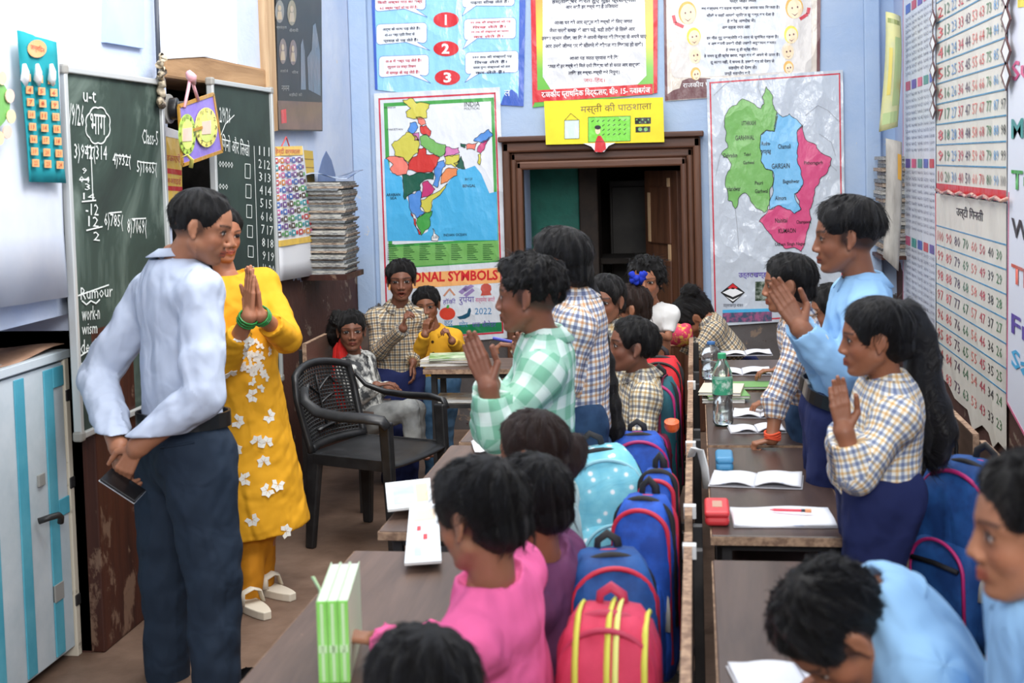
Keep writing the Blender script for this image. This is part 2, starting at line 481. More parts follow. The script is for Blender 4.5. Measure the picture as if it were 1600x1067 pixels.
# ---- left wall with an open niche behind the second blackboard
ny0, ny1 = atX(262, 200, WL).y, atX(424, 200, WL).y
nz1 = atX(300, 122, WL).z
py_ = atX(124, 600, WL).y
w = MB(); w.box((WL-.3, py_, 0), (WL, ny0, 3.4)); w.box((WL-.3, -2.2, 1.22), (WL, py_, 3.4)); w.box((WL-.3, ny1, 0), (WL, WB+.3, 3.4)); w.box((WL-.3, ny0, nz1), (WL, ny1, 3.4)); w.box((WL-.3, ny0, 0), (WL, ny1, .55))
o = w.build('wall_left', M_WALL_L); o['kind'] = 'structure'
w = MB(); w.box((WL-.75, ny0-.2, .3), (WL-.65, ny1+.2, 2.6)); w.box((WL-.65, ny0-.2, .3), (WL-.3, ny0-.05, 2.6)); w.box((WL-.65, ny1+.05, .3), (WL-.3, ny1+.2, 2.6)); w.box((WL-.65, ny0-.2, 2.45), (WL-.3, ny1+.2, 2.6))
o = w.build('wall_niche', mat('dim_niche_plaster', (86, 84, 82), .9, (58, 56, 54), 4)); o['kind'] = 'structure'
lt = MB().box((WL-.28, ny0-.05, nz1-.02), (WL+.025, ny1+.06, nz1+.10)).build('trim_4', M_RAW, bevel=.012); lt['kind'] = 'structure'
# boarded panels on the upper left wall
M_BOARD_W = mat('overexposed_white_board', (238, 240, 244), .55, (222, 228, 238), 3, bump=.1)  # near-white puts the overexposed glare on these panels into their colour
M_BOARD_B = mat('pale_blue_board', (178, 200, 236), .55, (168, 190, 230), 3, bump=.1)
LP = Plane('left', .0)
for nm, pts, m_, th in (('trim_5', ((168, -60), (224, -60), (226, 76), (166, 66)), M_BOARD_B, .02), ('trim_6', ((258, -60), (322, -60), (326, 88), (260, 92)), M_BOARD_W, .03), ('trim_7', ((324, -60), (369, -60), (371, 100), (326, 90)), M_BOARD_W, .022)):
    pl = Plane('left', th); o = pl.sheet(nm, pts, m_, None, thick=th); o['kind'] = 'structure'
# lower left wall: pillar, black panel and timber rail
M_PILL = wood('peeling_maroon_timber', (48, 24, 20), (78, 40, 28), .55, 2, 9, .4, wear=(118, 92, 76), wl=.565)
M_BLK = mat('flaking_black_paint', (14, 13, 13), .5, (24, 22, 22), 6, bump=.3)
o = MB().box((WL-.55, -2.2, 0), (WL-.45, py_+.1, 1.4)).build('wall_recess', mat('recess_blue_plaster', (150, 170, 206), .7, (168, 184, 214), 3)); o['kind'] = 'structure'
pil1 = atX(205, 900, WL).y
for nm, lo, hi, m_ in (('trim_8', (WL-.45, py_, 0), (WL+.05, pil1, 1.16), M_PILL), ('trim_9', (WL, pil1, 0), (WL+.028, pil1+.9, .95), M_PILL), ('trim_10', (WL-.42, py_-.18, .0), (WL-.10, py_, .92), M_BLK), ('trim_11', (WL-.45, py_-1.5, .93), (WL-.06, py_, 1.02), M_RAW)):
    o = MB().box(lo, hi).build(nm, m_, bevel=.006); o['kind'] = 'structure'
# ---- right wall
w = MB(); w.box((WR, -2.2, 0), (WR+.3, WB+.3, 3.4)); o = w.build('wall_right', M_WALL_R); o['kind'] = 'structure'
# ================================================================== hung things: back wall
W_FILM = paper('white_laminated_poster', (214, 219, 226), .2, .75, 5)
BK = Plane('back', .012)
ink = pm('ink', (40, 44, 70)); inkb = pm('black', (22, 22, 26)); redp = pm('red', (206, 40, 48)); crim = pm('crimson', (198, 52, 70))
green = pm('green', (70, 158, 74)); leafg = pm('leaf', (118, 178, 96)); sky = pm('sky', (78, 176, 224)); lblue = pm('light_blue', (134, 200, 234)); white = pm('white', (236, 238, 240)); yel = pm('yellow', (232, 214, 60)); orange = pm('orange', (242, 178, 112)); dgreen = pm('bottle_green', (34, 92, 74)); royal = pm('royal', (62, 96, 186)); pinkp = pm('pink', (214, 90, 138)); olive = pm('olive_yellow', (208, 200, 84)); salmon = pm('salmon', (236, 128, 112)); brick = pm('brick', (206, 58, 54)); magenta = pm('magenta', (196, 62, 118)); mapor = pm('map_orange', (232, 142, 92)); mapbl = pm('map_blue', (84, 142, 214)); grey = pm('grey', (150, 152, 158)); cream = pm('cream', (228, 216, 196)); maroon = pm('maroon', (104, 64, 68)); skinp = pm('face', (238, 214, 178)); gold = pm('gold', (222, 170, 70)); lilac = pm('lilac', (206, 120, 176)); violet = pm('violet', (96, 74, 168)); tealp = pm('teal', (62, 150, 146))
for m_ in (W_FILM,): pass
def shape(name, pl, polys, m, parent, lift=.001):
    if len(polys) <= 8:
        for q in polys: mb = MB(); pl.poly(mb, q, lift); o = mb.build(name, m, parent, fix=False)
        return o
    mb = MB()
    for q in polys: pl.poly(mb, q, lift)
    o = mb.build(name, m, parent, fix=False); o['kind'] = 'stuff'
    return o
def rough(pts, amp=.16, lv=2):
    """ragged boundary: midpoints pushed sideways, the same for both neighbours of an edge"""
    for _ in range(lv):
        out = []
        for a, b in zip(pts, pts[1:]+pts[:1]):
            k, l_ = sorted((a, b)); h = math.sin(k[0]*12.9898+k[1]*78.233+l_[0]*37.719+l_[1]*11.17)*43758.5453; h = (h-math.floor(h)-.5)*2*amp
            out += [a, ((k[0]+l_[0])/2+(l_[1]-k[1])*h, (k[1]+l_[1])/2-(l_[0]-k[0])*h)]
        pts = out
    return pts
def rect(x0, y0, x1, y1, s=-.035): return [(x0, y0), (x1, y0+s*(x1-x0)), (x1, y1+s*(x1-x0)), (x0, y1)]
def oval(cx, cy, rx, ry, n=20, a0=0, a1=2*math.pi): return [(cx+rx*math.cos(a0+(a1-a0)*i/n), cy+ry*math.sin(a0+(a1-a0)*i/n)) for i in range(n)]
def rrect(x0, y0, x1, y1, r=6, s=-.035):
    pts = []
    for cx, cy, a in ((x1-r, y0+r, -90), (x1-r, y1-r, 0), (x0+r, y1-r, 90), (x0+r, y0+r, 180)):
        for k in range(5):
            t = math.radians(a+k*22.5); px = cx+r*math.cos(t); pts.append((px, cy+r*math.sin(t)+s*(px-x0)))
    return pts
# ---- map of India with national symbols
ps = thing('india_map_poster', 'laminated political map of India with national symbols strip, red and green border', 'poster', at(690, 530, WB-.012))
c4 = [(584, 146), (781, 136), (794, 528), (598, 542)]
BK.sheet('sheet', c4, W_FILM, ps)
def quad_in(c, u0, v0, u1, v1):
    def q(u, v):
        x = (c[0][0]*(1-u)+c[1][0]*u)*(1-v)+(c[3][0]*(1-u)+c[2][0]*u)*v
        y = (c[0][1]*(1-u)+c[1][1]*u)*(1-v)+(c[3][1]*(1-u)+c[2][1]*u)*v
        return (x, y)
    return [q(u0, v0), q(u1, v0), q(u1, v1), q(u0, v1)]
def frame_print(name, pl, c, u, v, w, m, parent, lift=.001):
    return shape(name, pl, [quad_in(c, u, v, 1-u, v+w), quad_in(c, u, 1-v-w, 1-u, 1-v), quad_in(c, u, v, u+w*1.8, 1-v), quad_in(c, 1-u-w*1.8, v, 1-u, 1-v)], m, parent, lift)
frame_print('red_border', BK, c4, .035, .02, .007, crim, ps)
shape('green_border', BK, [quad_in(c4, .075, .04, .95, .695)], green, ps, .0008)
shape('map_ground', BK, [quad_in(c4, .105, .055, .925, .60)], pm('map_white', (224, 228, 234)), ps, .0014)
shape('table_panel', BK, [quad_in(c4, .075, .61, .95, .69)], leafg, ps, .0016)
def ic(pts): return [(590+x/3.95, 150+y/3.95) for x, y in pts]
sea = ic([(40, 390), (60, 385), (80, 470), (150, 500), (160, 600), (190, 650), (230, 800), (265, 860), (310, 835), (330, 720), (345, 620), (430, 540), (470, 490), (500, 450), (545, 450), (600, 430), (640, 480), (690, 600), (735, 590), (742, 890), (60, 895)])
shape('printed_sea', BK, [sea], sky, ps, .002)
states = [
 (olive, [(155, 25), (210, 12), (240, 45), (322, 50), (300, 95), (305, 135), (235, 140), (180, 130), (175, 95), (205, 75)]),
 (salmon, [(235, 130), (285, 140), (300, 175), (270, 185), (250, 165)]), (mapbl, [(185, 215), (200, 165), (235, 160), (250, 195), (225, 230)]),
 (brick, [(262, 185), (300, 180), (330, 215), (320, 250), (275, 235)]), (lilac, [(215, 230), (255, 225), (258, 275), (228, 275)]),
 (olive, [(85, 300), (130, 270), (178, 222), (228, 240), (258, 285), (250, 350), (215, 380), (195, 415), (160, 380), (105, 365)]),
 (leafg, [(262, 250), (300, 240), (345, 270), (420, 300), (415, 360), (380, 375), (330, 350), (290, 320), (265, 300)]),
 (salmon, [(48, 385), (160, 380), (190, 430), (180, 480), (120, 490), (75, 450), (95, 420)]),
 (brick, [(190, 420), (215, 375), (245, 365), (250, 325), (290, 318), (300, 360), (385, 380), (370, 420), (335, 470), (240, 470), (190, 455)]),
 (lilac, [(420, 310), (500, 318), (505, 350), (410, 375)]), (olive, [(415, 375), (505, 360), (480, 440), (420, 420)]),
 (dgreen, [(470, 415), (515, 370), (540, 450), (500, 445)]), (mapbl, [(370, 410), (410, 395), (420, 430), (385, 500), (370, 565), (340, 550), (350, 450)]),
 (mapor, [(420, 450), (495, 450), (490, 490), (430, 530), (390, 545), (395, 490)]),
 (dgreen, [(152, 485), (240, 475), (340, 470), (345, 515), (275, 530), (262, 580), (195, 610), (168, 640), (158, 560)]),
 (magenta, [(275, 540), (310, 522), (355, 575), (320, 615), (270, 630)]), (olive, [(270, 640), (330, 610), (430, 540), (420, 565), (340, 640), (325, 715), (290, 715), (262, 680)]),
 (mapbl, [(190, 610), (262, 580), (265, 640), (262, 690), (290, 720), (240, 755), (205, 710)]), (brick, [(205, 720), (235, 760), (268, 850), (255, 855), (225, 790)]),
 (green, [(245, 755), (295, 720), (338, 710), (325, 800), (268, 860)]), (salmon, [(545, 300), (620, 285), (600, 335), (550, 330)]),
 (mapbl, [(592, 275), (640, 230), (685, 205), (712, 240), (690, 265), (630, 285)]), (magenta, [(615, 345), (640, 285), (690, 250), (665, 300), (635, 355)]),
 (olive, [(620, 360), (638, 360), (632, 425), (616, 410)]), (dgreen, [(512, 292), (545, 300), (540, 320), (515, 312)]), (white, [(340, 815), (380, 870), (370, 895), (332, 890)])]
states = [(m_, rough(q)) for m_, q in states]
for m_, pts in states: shape('printed_state', BK, [ic(pts)], m_, ps, .003)
outl = [ic(p+[p[0]]) for _, p in states]
o = lines(BK, outl, .0028, .0038).build('state_outlines', inkb, ps); o['kind'] = 'stuff'
def it(b, x0, y0, x1, y1, **k): return BK.t(b, *(590+x0/3.95, 150+y0/3.95, 590+x1/3.95, 150+y1/3.95), lift=.004, slope=-.03, **k)
print_texts('map_lettering', [it('INDIA', 535, 35, 630, 65), it('POLITICAL', 535, 70, 632, 84), it('ARABIAN', 55, 600, 140, 618, bold=.01), it('SEA', 78, 622, 118, 638, bold=.01), it('BAY OF', 540, 505, 585, 520), it('BENGAL', 525, 545, 605, 563, bold=.01), it('INDIAN OCEAN', 408, 848, 548, 864, bold=.01), it('PAKISTAN', 60, 200, 155, 212), it('AFGHANISTAN', 38, 66, 110, 76), it('SRI LANKA', 340, 858, 372, 880)], inkb, ps)
tbl = []
for cidx in range(7):
    for rr in range(9):
        x0 = 62+cidx*98; ww = 40+((cidx*7+rr*5) % 4)*9; y = 915+rr*11.5
        tbl.append(ic([(x0, y), (x0+ww, y-1), (x0+ww, y+3), (x0, y+4)]))
shape('table_rows', BK, tbl, pm('dark_green_ink', (34, 84, 44)), ps, .003)
shape('orange_band', BK, [quad_in(c4, .06, .718, .955, .778)], orange, ps)
print_texts('title_lettering', [BK.t('NATIONAL SYMBOLS', 602, 424, 778, 440, slope=-.03, bold=.03)], redp, ps)
shape('green_foot_band', BK, [quad_in(c4, .06, .935, .955, .972)], pm('deep_green', (30, 124, 78)), ps)
print_texts('symbol_names', [BK.t('हॉकी', 692, 466, 712, 476, slope=-.03), BK.t('रुपया', 717, 464, 741, 476, slope=-.03), BK.t('शक कैलेंडर', 738, 501, 775, 511, slope=-.02)], violet, ps)
print_texts('red_symbol_names', [BK.t('सत्यमेव जयते', 743, 463, 773, 474, slope=-.03)], magenta, ps)
print_texts('blue_symbol_names', [BK.t('मोर', 717, 501, 731, 511), BK.t('2022', 742, 481, 768, 491, slope=-.02), BK.t('कद्दू', 694, 501, 708, 512)], pm('symbol_blue', (60, 130, 180)), ps)
shape('pumpkin', BK, [oval(699, 490, 12.5, 10)], pm('pumpkin', (214, 70, 52)), ps)
shape('pumpkin_stalk', BK, [[(697, 481), (699, 476), (702, 477), (701, 482)]], green, ps, .002)
shape('peacock', BK, [[(714, 495), (722, 493), (730, 489), (732, 482), (735, 481), (736, 486), (734, 494), (727, 498), (718, 499)]], pm('peacock', (34, 84, 110)), ps)
shape('hockey_sticks', BK, [[(692, 462), (701, 451), (703, 453), (695, 463)], [(712, 461), (703, 450), (701, 452), (709, 462)]], pm('stick', (196, 140, 112)), ps)
shape('banknotes', BK, [[(716, 456), (728, 446), (734, 449), (722, 460)], [(724, 461), (738, 450), (742, 454), (729, 464)], [(722, 452), (736, 444), (741, 447), (728, 456)]], pm('note', (150, 130, 180)), ps)
shape('lion_emblem', BK, [[(751, 462), (753, 456), (751, 452), (752, 446), (757, 443), (762, 443), (767, 446), (768, 452), (766, 456), (768, 461)]], pm('emblem', (190, 84, 74)), ps)
# ---- three big notices along the top
ps = thing('blue_learning_poster', 'pale blue laminated notice with speech boxes and red ovals numbered 1 2 3', 'poster', at(700, 140, WB-.008))
B2 = Plane('back', .008)
c = [(578, -70), (822, -80), (818, 166), (586, 140)]
B2.sheet('sheet', c, paper('blue_laminated_poster', (146, 204, 230), .2, .7, 5), ps)
shape('blue_margin', B2, [[(578, -70), (583, -70), (590, 140), (586, 140)], [(812, -60), (822, -60), (818, 166), (810, 165)]], royal, ps)
def sbox(x0, y0, x1, y1, tail):
    q = rrect(x0, y0, x1, y1); a, b = sorted(tail[:2], key=lambda t: -t[0]); return [q[:10]+[a, tail[2], b]+q[10:]]
boxes = sbox(588, 38, 667, 70, [(634, 66), (652, 66), (672, 79)])+sbox(592, 88, 670, 121, [(640, 117), (656, 117), (673, 130)])+sbox(586, -20, 665, 18, [(632, 14), (650, 14), (668, 27)])
boxes += sbox(725, 30, 806, 63, [(746, 60), (730, 62), (723, 77)])+sbox(727, 82, 810, 116, [(750, 114), (736, 115), (726, 129)])+sbox(722, -24, 804, 12, [(744, 9), (728, 11), (722, 25)])
shape('speech_box', B2, boxes, pm('box_white', (226, 232, 238)), ps, .0016)
o = lines(B2, [q+[q[0]] for q in boxes], .0026, .0012).build('box_outlines', royal, ps); o['kind'] = 'stuff'
shape('red_oval', B2, [oval(697, 31, 20, 12), oval(697, 76, 20, 12), oval(699, 121, 20, 12)], redp, ps, .002)
print_texts('oval_numbers', [B2.t('1', 692, 23, 701, 39, lift=.004, bold=.03), B2.t('2', 690, 68, 702, 84, lift=.004, bold=.03), B2.t('3', 693, 113, 705, 129, lift=.004, bold=.03)], white, ps)
def para(pl, x0, y0, x1, ls, lh, slope=-.035, **k):
    out = []
    for i, s in enumerate(ls):
        sh = [0, 8, 3, 12][i % 4]
        out.append(pl.t(s, x0+sh*.4, y0+i*lh, x1-sh, y0+i*lh+lh*.72, lift=.0035, slope=slope, res=1, bold=.02, **k))
    return out
print_texts('dark_sentences', para(B2, 598, 42, 656, ['अर्थ के साथ पढ़ लेते हैं।', '45-60 शब्द प्रति मिनट के', 'प्रवाह से पढ़ लेते हैं।'], 9)+para(B2, 738, 86, 800, ['999 तक की संख्याएँ पढ़', 'लिख लेते हैं।', 'सरल गुणा संख्याओं को हल', 'कर लेते हैं।'], 8)+para(B2, 735, 0, 795, ['पढ़ना सीख लेते हैं।'], 9), ink, ps)
print_texts('red_sentences', para(B2, 602, 92, 658, ['अ-8 में शब्द पढ़ लेते हैं।', 'न्यूनतम दस वाक्य लिखना', 'में समझ के पढ़ लेते हैं।'], 9)+para(B2, 735, 32, 798, ['99 तक की संख्याओं को पढ़', 'लिख लेते हैं।', '99 तक की संख्याओं का घटाना', 'कर लेते हैं।'], 7.4)+para(B2, 590, 0, 660, ['किसी अक्षर पाठ का शब्द', '4-5 अक्षर शब्दों को पढ़ लेते हैं।'], 9), crim, ps)
shape('blue_dome_logo', B2, [[(782, 164), (786, 152), (792, 142), (800, 140), (808, 146), (812, 160), (817, 166)]], royal, ps, .002)
print_texts('logo_letter', [B2.t('ल', 788, 141, 797, 150, lift=.004)], white, ps)
ps = thing('rainbow_edge_poster', 'laminated school pledge poster with red, yellow and green glowing edges', 'poster', at(925, 170, WB-.009))
B3 = Plane('back', .009)
c = [(828, -80), (1028, -88), (1027, 145), (832, 168)]
m_, nt, N, L, b = _new('rainbow_print'); b.inputs['Roughness'].default_value = .22
vec = _map(nt, 'Object'); sp = nt.nodes.new('ShaderNodeSeparateXYZ'); L.new(vec, sp.inputs[0])
n_ = _noise(nt, 2.2, 2, .5, vec)
L.new(_ramp(nt, _math(nt, 'ADD', sp.outputs['Z'], _math(nt, 'MULTIPLY', n_.outputs['Fac'], .3)), [(.14, (96, 178, 74)), (.38, (120, 190, 70)), (.60, (236, 214, 70)), (.95, (232, 120, 50))]), b.inputs['Base Color'])
B3.sheet('sheet', c, m_, ps)
shape('red_edge', B3, [[(828, -80), (835, -80), (840, 150), (832, 168)], [(1020, -80), (1028, -88), (1027, 145), (1021, 146)]], redp, ps)
shape('white_field', B3, [[(848, -60), (1006, -62), (1010, 118), (996, 132), (862, 142), (848, 120)]], paper('pledge_film', (218, 220, 224), .2, .7, 6), ps, .0016)
shape('red_foot_band', B3, [[(838, 141), (1020, 131), (1020, 147), (836, 160)]], redp, ps, .002)
print_texts('foot_lettering', [B3.t('राजकीय प्राथमिक विद्यालय, बी० 15- नवाबगंज', 846, 137, 1016, 152, lift=.004, slope=-.045, bold=.02)], white, ps)
print_texts('pledge_lettering', [B3.t(s, x0, y, x1, y+9, lift=.0035, slope=-.02, res=1, bold=.03) for s, x0, y, x1 in (
    ('हस्ताक्षर करते हुए मुझे प्रसन्नता', 862, -3, 994), ('और सभी हर बच्चे का है उजियारा', 884, 6, 966), ('आओ घर को और स्कूल को बच्चों के लिए जगत', 866, 30, 988), ('जैसा चमकें समझ के साथ पढ़ें, सही तरीके से लिखें और', 858, 42, 992), ('उनका ज्ञान सीख, जा कि वे अपनी मेहनत की शिक्षा से अपने पाए', 846, 54, 1010), ('और उनके जीवन भर के सीखने के कौशल का विकास हो सके।', 852, 66, 1004), ('आओ यह सतत प्रयास करें कि', 890, 86, 966), ('भारत के हर बच्चे को मिले ऐसी शिक्षा जो हो सरल और सार्थक', 856, 98, 1000), ('ताकि हर बच्चा-बच्ची बने निपुण।', 888, 109, 968))], ink, ps)
print_texts('red_signoff', [B3.t('जय-हिंद।', 912, 121, 945, 129, lift=.0035)], crim, ps)
ps = thing('cartoon_children_poster', 'cream laminated notice edged with cartoon children and a maroon foot', 'poster', at(1150, 150, WB-.010))
B4 = Plane('back', .010)
c = [(1036, -88), (1283, -98), (1281, 140), (1039, 158)]
B4.sheet('sheet', c, paper('cream_laminated_poster', (220, 210, 198), .2, .7, 5), ps)
shape('maroon_edge', B4, [[(1036, -60), (1040, -60), (1043, 157), (1039, 158)], [(1277, -60), (1283, -60), (1281, 130), (1276, 130)]], maroon, ps)
shape('inner_sheet', B4, [rrect(1049, -60, 1268, 122, 10)], pm('inner_cream', (214, 210, 206)), ps, .0014)
shape('text_scroll', B4, [[(1088, -60), (1230, -62), (1226, 112), (1160, 116), (1094, 120)]], paper('scroll_print', (216, 222, 230), .22, .5, 6), ps, .002)
shape('maroon_hill', B4, [[(1041, 157), (1042, 148), (1052, 141), (1062, 138), (1066, 126), (1076, 122), (1110, 122), (1110, 152)]], maroon, ps, .002)
print_texts('foot_lettering', [B4.t('राजकीय प्राथमिक', 1067, 126, 1140, 138, lift=.004, slope=-.05)], white, ps)
print_texts('notice_lettering', [B4.t(s, x0, y, x1, y+7, lift=.0042, slope=-.02, res=1, bold=.03) for s, x0, y, x1 in (
    ('पत्र जहाँ मिल', 1140, -2, 1182), ('बन कल्याण का सहज ज्ञान, बड़ा अपना पाठ निभाता है।', 1096, 9, 1218), ('सीखें न जहाँ आपके प्रतिभा सु शब्द कर देता है', 1104, 20, 1210), ('हे कोई अवरोध में।', 1136, 29, 1180), ('अब सहज नमन और', 1128, 39, 1172), ('हर गीत गुरु नवज्योति को आन से सुगंधित गहना है।', 1104, 55, 1216), ('न अब करनी उनकी दौड़ी उसको अनुशासन करता।', 1106, 64, 1212), ('हे नमन तू ही स्नेह गीत।', 1134, 74, 1184), ('हे नमन तू ही स्नेह छाया, बहुत कर के अपने से ऊपर है।', 1100, 83, 1218), ('तू आशा नहीं, दे सपना है, हमको कर तो देखा ले', 1110, 93, 1210), ('सहयोग दो देखा ले।', 1138, 102, 1182), ('उन्हें सहयोग करें', 1132, 111, 1172))], ink, ps)
for (fx, fy, rx, ry, hair_) in ((1075, 22, 12, 16, gold), (1085, 59, 9, 12, yel), (1087, 88, 8, 11, cream), (1088, 117, 6, 8, gold), (1242, 14, 12, 15, gold), (1237, 56, 9, 12, yel), (1232, 82, 8, 11, cream), (1233, 107, 6, 8, gold)):
    shape('cartoon_hair', B4, [oval(fx-1, fy-2, rx+2, ry+2)], hair_, ps, .0026)
    shape('cartoon_face', B4, [oval(fx, fy, rx, ry)], skinp, ps, .0032)
    shape('cartoon_features', B4, [oval(fx-rx*.35, fy-ry*.1, 1.3, 1.7, 8), oval(fx+rx*.35, fy-ry*.2, 1.3, 1.7, 8), [(fx-rx*.5, fy+ry*.42), (fx, fy+ry*.62), (fx+rx*.5, fy+ry*.36), (fx, fy+ry*.74)]], maroon, ps, .004)
o = lines(B4, [[(1068, 42), (1055, 36), (1052, 24)], [(1250, 30), (1262, 22), (1264, 12)]], .02, .0022).build('cartoon_arms', crim, ps); o['kind'] = 'stuff'
# ---- yellow hand-drawn card over the door
ps = thing('yellow_classroom_card', 'bright yellow handmade card with a green drawn blackboard hung above the doorway', 'card', at(945, 225, WB-.11))
B5 = Plane('back', .115)
B5.sheet('sheet', [(850, 158), (1036, 152), (1038, 222), (853, 226)], mat('yellow_card', (240, 222, 40), .6, (232, 210, 36), 4), ps)
shape('white_pointed_tab', B5, [[(911, 224), (962, 223), (951, 228), (944, 237), (931, 238), (924, 229)]], white, ps, .0006)
shape('green_board_drawing', B5, [rect(919, 183, 985, 222, -.03)], pm('chalk_green', (124, 214, 70)), ps)
shape('window_drawing', B5, [rect(882, 188, 905, 217, -.03)], pm('pale_mint', (206, 226, 216)), ps)
o = lines(B5, [rect(882, 188, 905, 217, -.03)+[(882, 188)], [(882, 188), (892, 177), (904, 187)], rect(919, 183, 985, 222, -.03)+[(919, 183)]], .002, .003).build('drawn_lines', inkb, ps); o['kind'] = 'stuff'
shape('dark_stickers', B5, [rect(992, 184, 1017, 194, -.03), rect(993, 198, 1016, 207, -.03)], inkb, ps)
shape('sticker_dots', B5, [oval(1000, 202, 3.2, 3, 10), oval(1009, 202, 3.2, 3, 10)]+[oval(995+k*4.5, 187+(k % 2)*4, 1.4, 1.4, 8) for k in range(5)], leafg, ps, .002)
print_texts('card_title', [B5.t('मस्ती की पाठशाला', 907, 160, 1018, 177, slope=-.05)], pm('brown_ink', (120, 100, 40)), ps)
chk = []
for r_ in range(4):
    for c_ in range(7):
        if c_ < 2 and r_ > 0: continue
        x, y = 924+c_*8.4, 190+r_*7.2-c_*.3; chk.append([(x, y), (x+3.5, y-2.6), (x+4, y-1.8), (x+.6, y+1)])
shape('drawn_marks', B5, chk, inkb, ps, .002)
shape('drawn_teacher_dress', B5, [[(929, 237), (930, 222), (934, 212), (939, 212), (946, 224), (947, 233), (940, 238)]], redp, ps, .003)
shape('drawn_teacher_face', B5, [oval(934, 204, 4, 6, 12)], skinp, ps, .003)
shape('drawn_teacher_hair', B5, [oval(934, 199, 5, 3.4, 12)], inkb, ps, .0036)
# ---- map of Uttarakhand
ps = thing('uttarakhand_map_poster', 'laminated green, blue and pink district map of Uttarakhand with thin red border', 'poster', at(1210, 500, WB-.016))
B6 = Plane('back', .016)
c6 = [(1104, 124), (1317, 109), (1322, 496), (1113, 510)]
B6.sheet('sheet', c6, paper('grey_laminated_poster', (196, 205, 216), .18, .85, 5), ps)
frame_print('red_border', B6, c6, .02, .012, .006, crim, ps)
def uc(pts): return [(1110+x/3.81, 120+y/3.81) for x, y in pts]
U = [(leafg, [(85, 280), (110, 190), (190, 130), (260, 160), (300, 190), (320, 160), (308, 120), (332, 58), (370, 110), (372, 165), (395, 205), (380, 325), (330, 318), (300, 345), (300, 500), (330, 550), (370, 560), (375, 620), (355, 720), (340, 790), (320, 808), (270, 780), (235, 720), (205, 690), (165, 730), (148, 785), (130, 745), (105, 735), (88, 650), (98, 580), (125, 520), (65, 460), (105, 420), (95, 340)]),
     (pm('district_blue', (120, 188, 232)), [(395, 210), (430, 240), (470, 220), (510, 250), (545, 290), (515, 330), (525, 400), (520, 470), (540, 560), (552, 640), (520, 690), (500, 695), (540, 785), (500, 815), (440, 780), (400, 765), (350, 790), (360, 720), (375, 630), (370, 560), (330, 548), (300, 500), (300, 345), (335, 318), (382, 325)]),
     (pm('district_pink', (212, 78, 128)), [(515, 330), (550, 285), (565, 370), (630, 405), (672, 460), (722, 488), (700, 560), (650, 610), (620, 670), (612, 740), (590, 790), (585, 900), (560, 1000), (540, 1040), (500, 1015), (440, 1020), (390, 980), (350, 930), (325, 900), (290, 860), (345, 790), (400, 765), (440, 780), (500, 815), (540, 790), (505, 695), (552, 640), (540, 560), (520, 470), (525, 400)])]
U = [(m_, rough(q, .13)) for m_, q in U]
for m_, pts in U: shape('printed_district', B6, [uc(pts)], m_, ps, .002)
o = lines(B6, [uc(p+[p[0]]) for _, p in U], .003, .003).build('district_outlines', inkb, ps); o['kind'] = 'stuff'
o = lines(B6, [uc(q) for q in ([(290, 0), (282, 60), (310, 130)], [(20, 110), (80, 50), (130, 20)], [(565, 230), (640, 170), (700, 200), (760, 260)], [(650, 340), (720, 390), (745, 470)], [(30, 590), (60, 460)], [(148, 785), (160, 900), (170, 1040)], [(705, 515), (752, 560)])], .0022, .0022).build('border_rivers', grey, ps); o['kind'] = 'stuff'
def ut(b, x0, y0, x1, y1): return B6.t(b, 1110+x0/3.81, 120+y0/3.81, 1110+x1/3.81, 120+y1/3.81, lift=.004, slope=-.03, bold=.012)
print_texts('district_lettering', [ut('UTTARKASHI', 185, 262, 270, 288), ut('GARHWAL', 148, 348, 262, 376), ut('Dehradun', 78, 455, 160, 480), ut('Tehri', 200, 452, 240, 472), ut('Garhwal', 195, 500, 260, 520), ut('Rudra-', 305, 385, 358, 408), ut('prayag', 302, 435, 360, 464), ut('Chamoli', 402, 400, 478, 428), ut('GAIRSAIN', 365, 515, 472, 546), ut('Bageshwar', 432, 610, 530, 640), ut('Pauri', 265, 620, 312, 642), ut('Garhwal', 265, 668, 342, 692), ut('Haridwar', 102, 652, 180, 680), ut('Almora', 385, 708, 452, 734), ut('Pithoragarh', 558, 500, 668, 528), ut('Nainital', 385, 840, 458, 868), ut('Champawat', 512, 852, 600, 880), ut('KUMAON', 405, 902, 508, 930), ut('Udham Singh Nagar', 385, 985, 565, 1010)], inkb, ps)
print_texts('hindi_title', [B6.t('उत्तराखण्ड', 1154, 426, 1198, 436, slope=-.02, bold=.02)], violet, ps)
shape('emblem_outline', B6, [[(1126, 457), (1145, 442), (1164, 457), (1145, 474)]], inkb, ps, .0016)
shape('emblem_white', B6, [[(1129, 457), (1145, 449), (1161, 457), (1145, 464)], [(1134, 463), (1145, 468), (1156, 463), (1145, 471)]], white, ps, .0026)
shape('emblem_red', B6, [[(1137, 450), (1145, 443), (1153, 450), (1145, 452)]], redp, ps, .0026)
print_texts('emblem_name', [B6.t('उत्तराखण्ड शासन', 1130, 475, 1161, 481)], ink, ps)
for nm, q, a_, b_ in (('valley_photo', rect(1129, 487, 1206, 504, -.03), (60, 84, 110), (160, 90, 130)), ('waterfall_photo', rect(1180, 440, 1206, 470, -.03), (34, 56, 36), (150, 160, 150))):
    shape(nm, B6, [q], mat(nm, a_, .3, b_, 26, .42, .58), ps, .002)
shape('photo_sky_strip', B6, [rect(1129, 484, 1206, 489, -.03)], sky, ps, .0026)
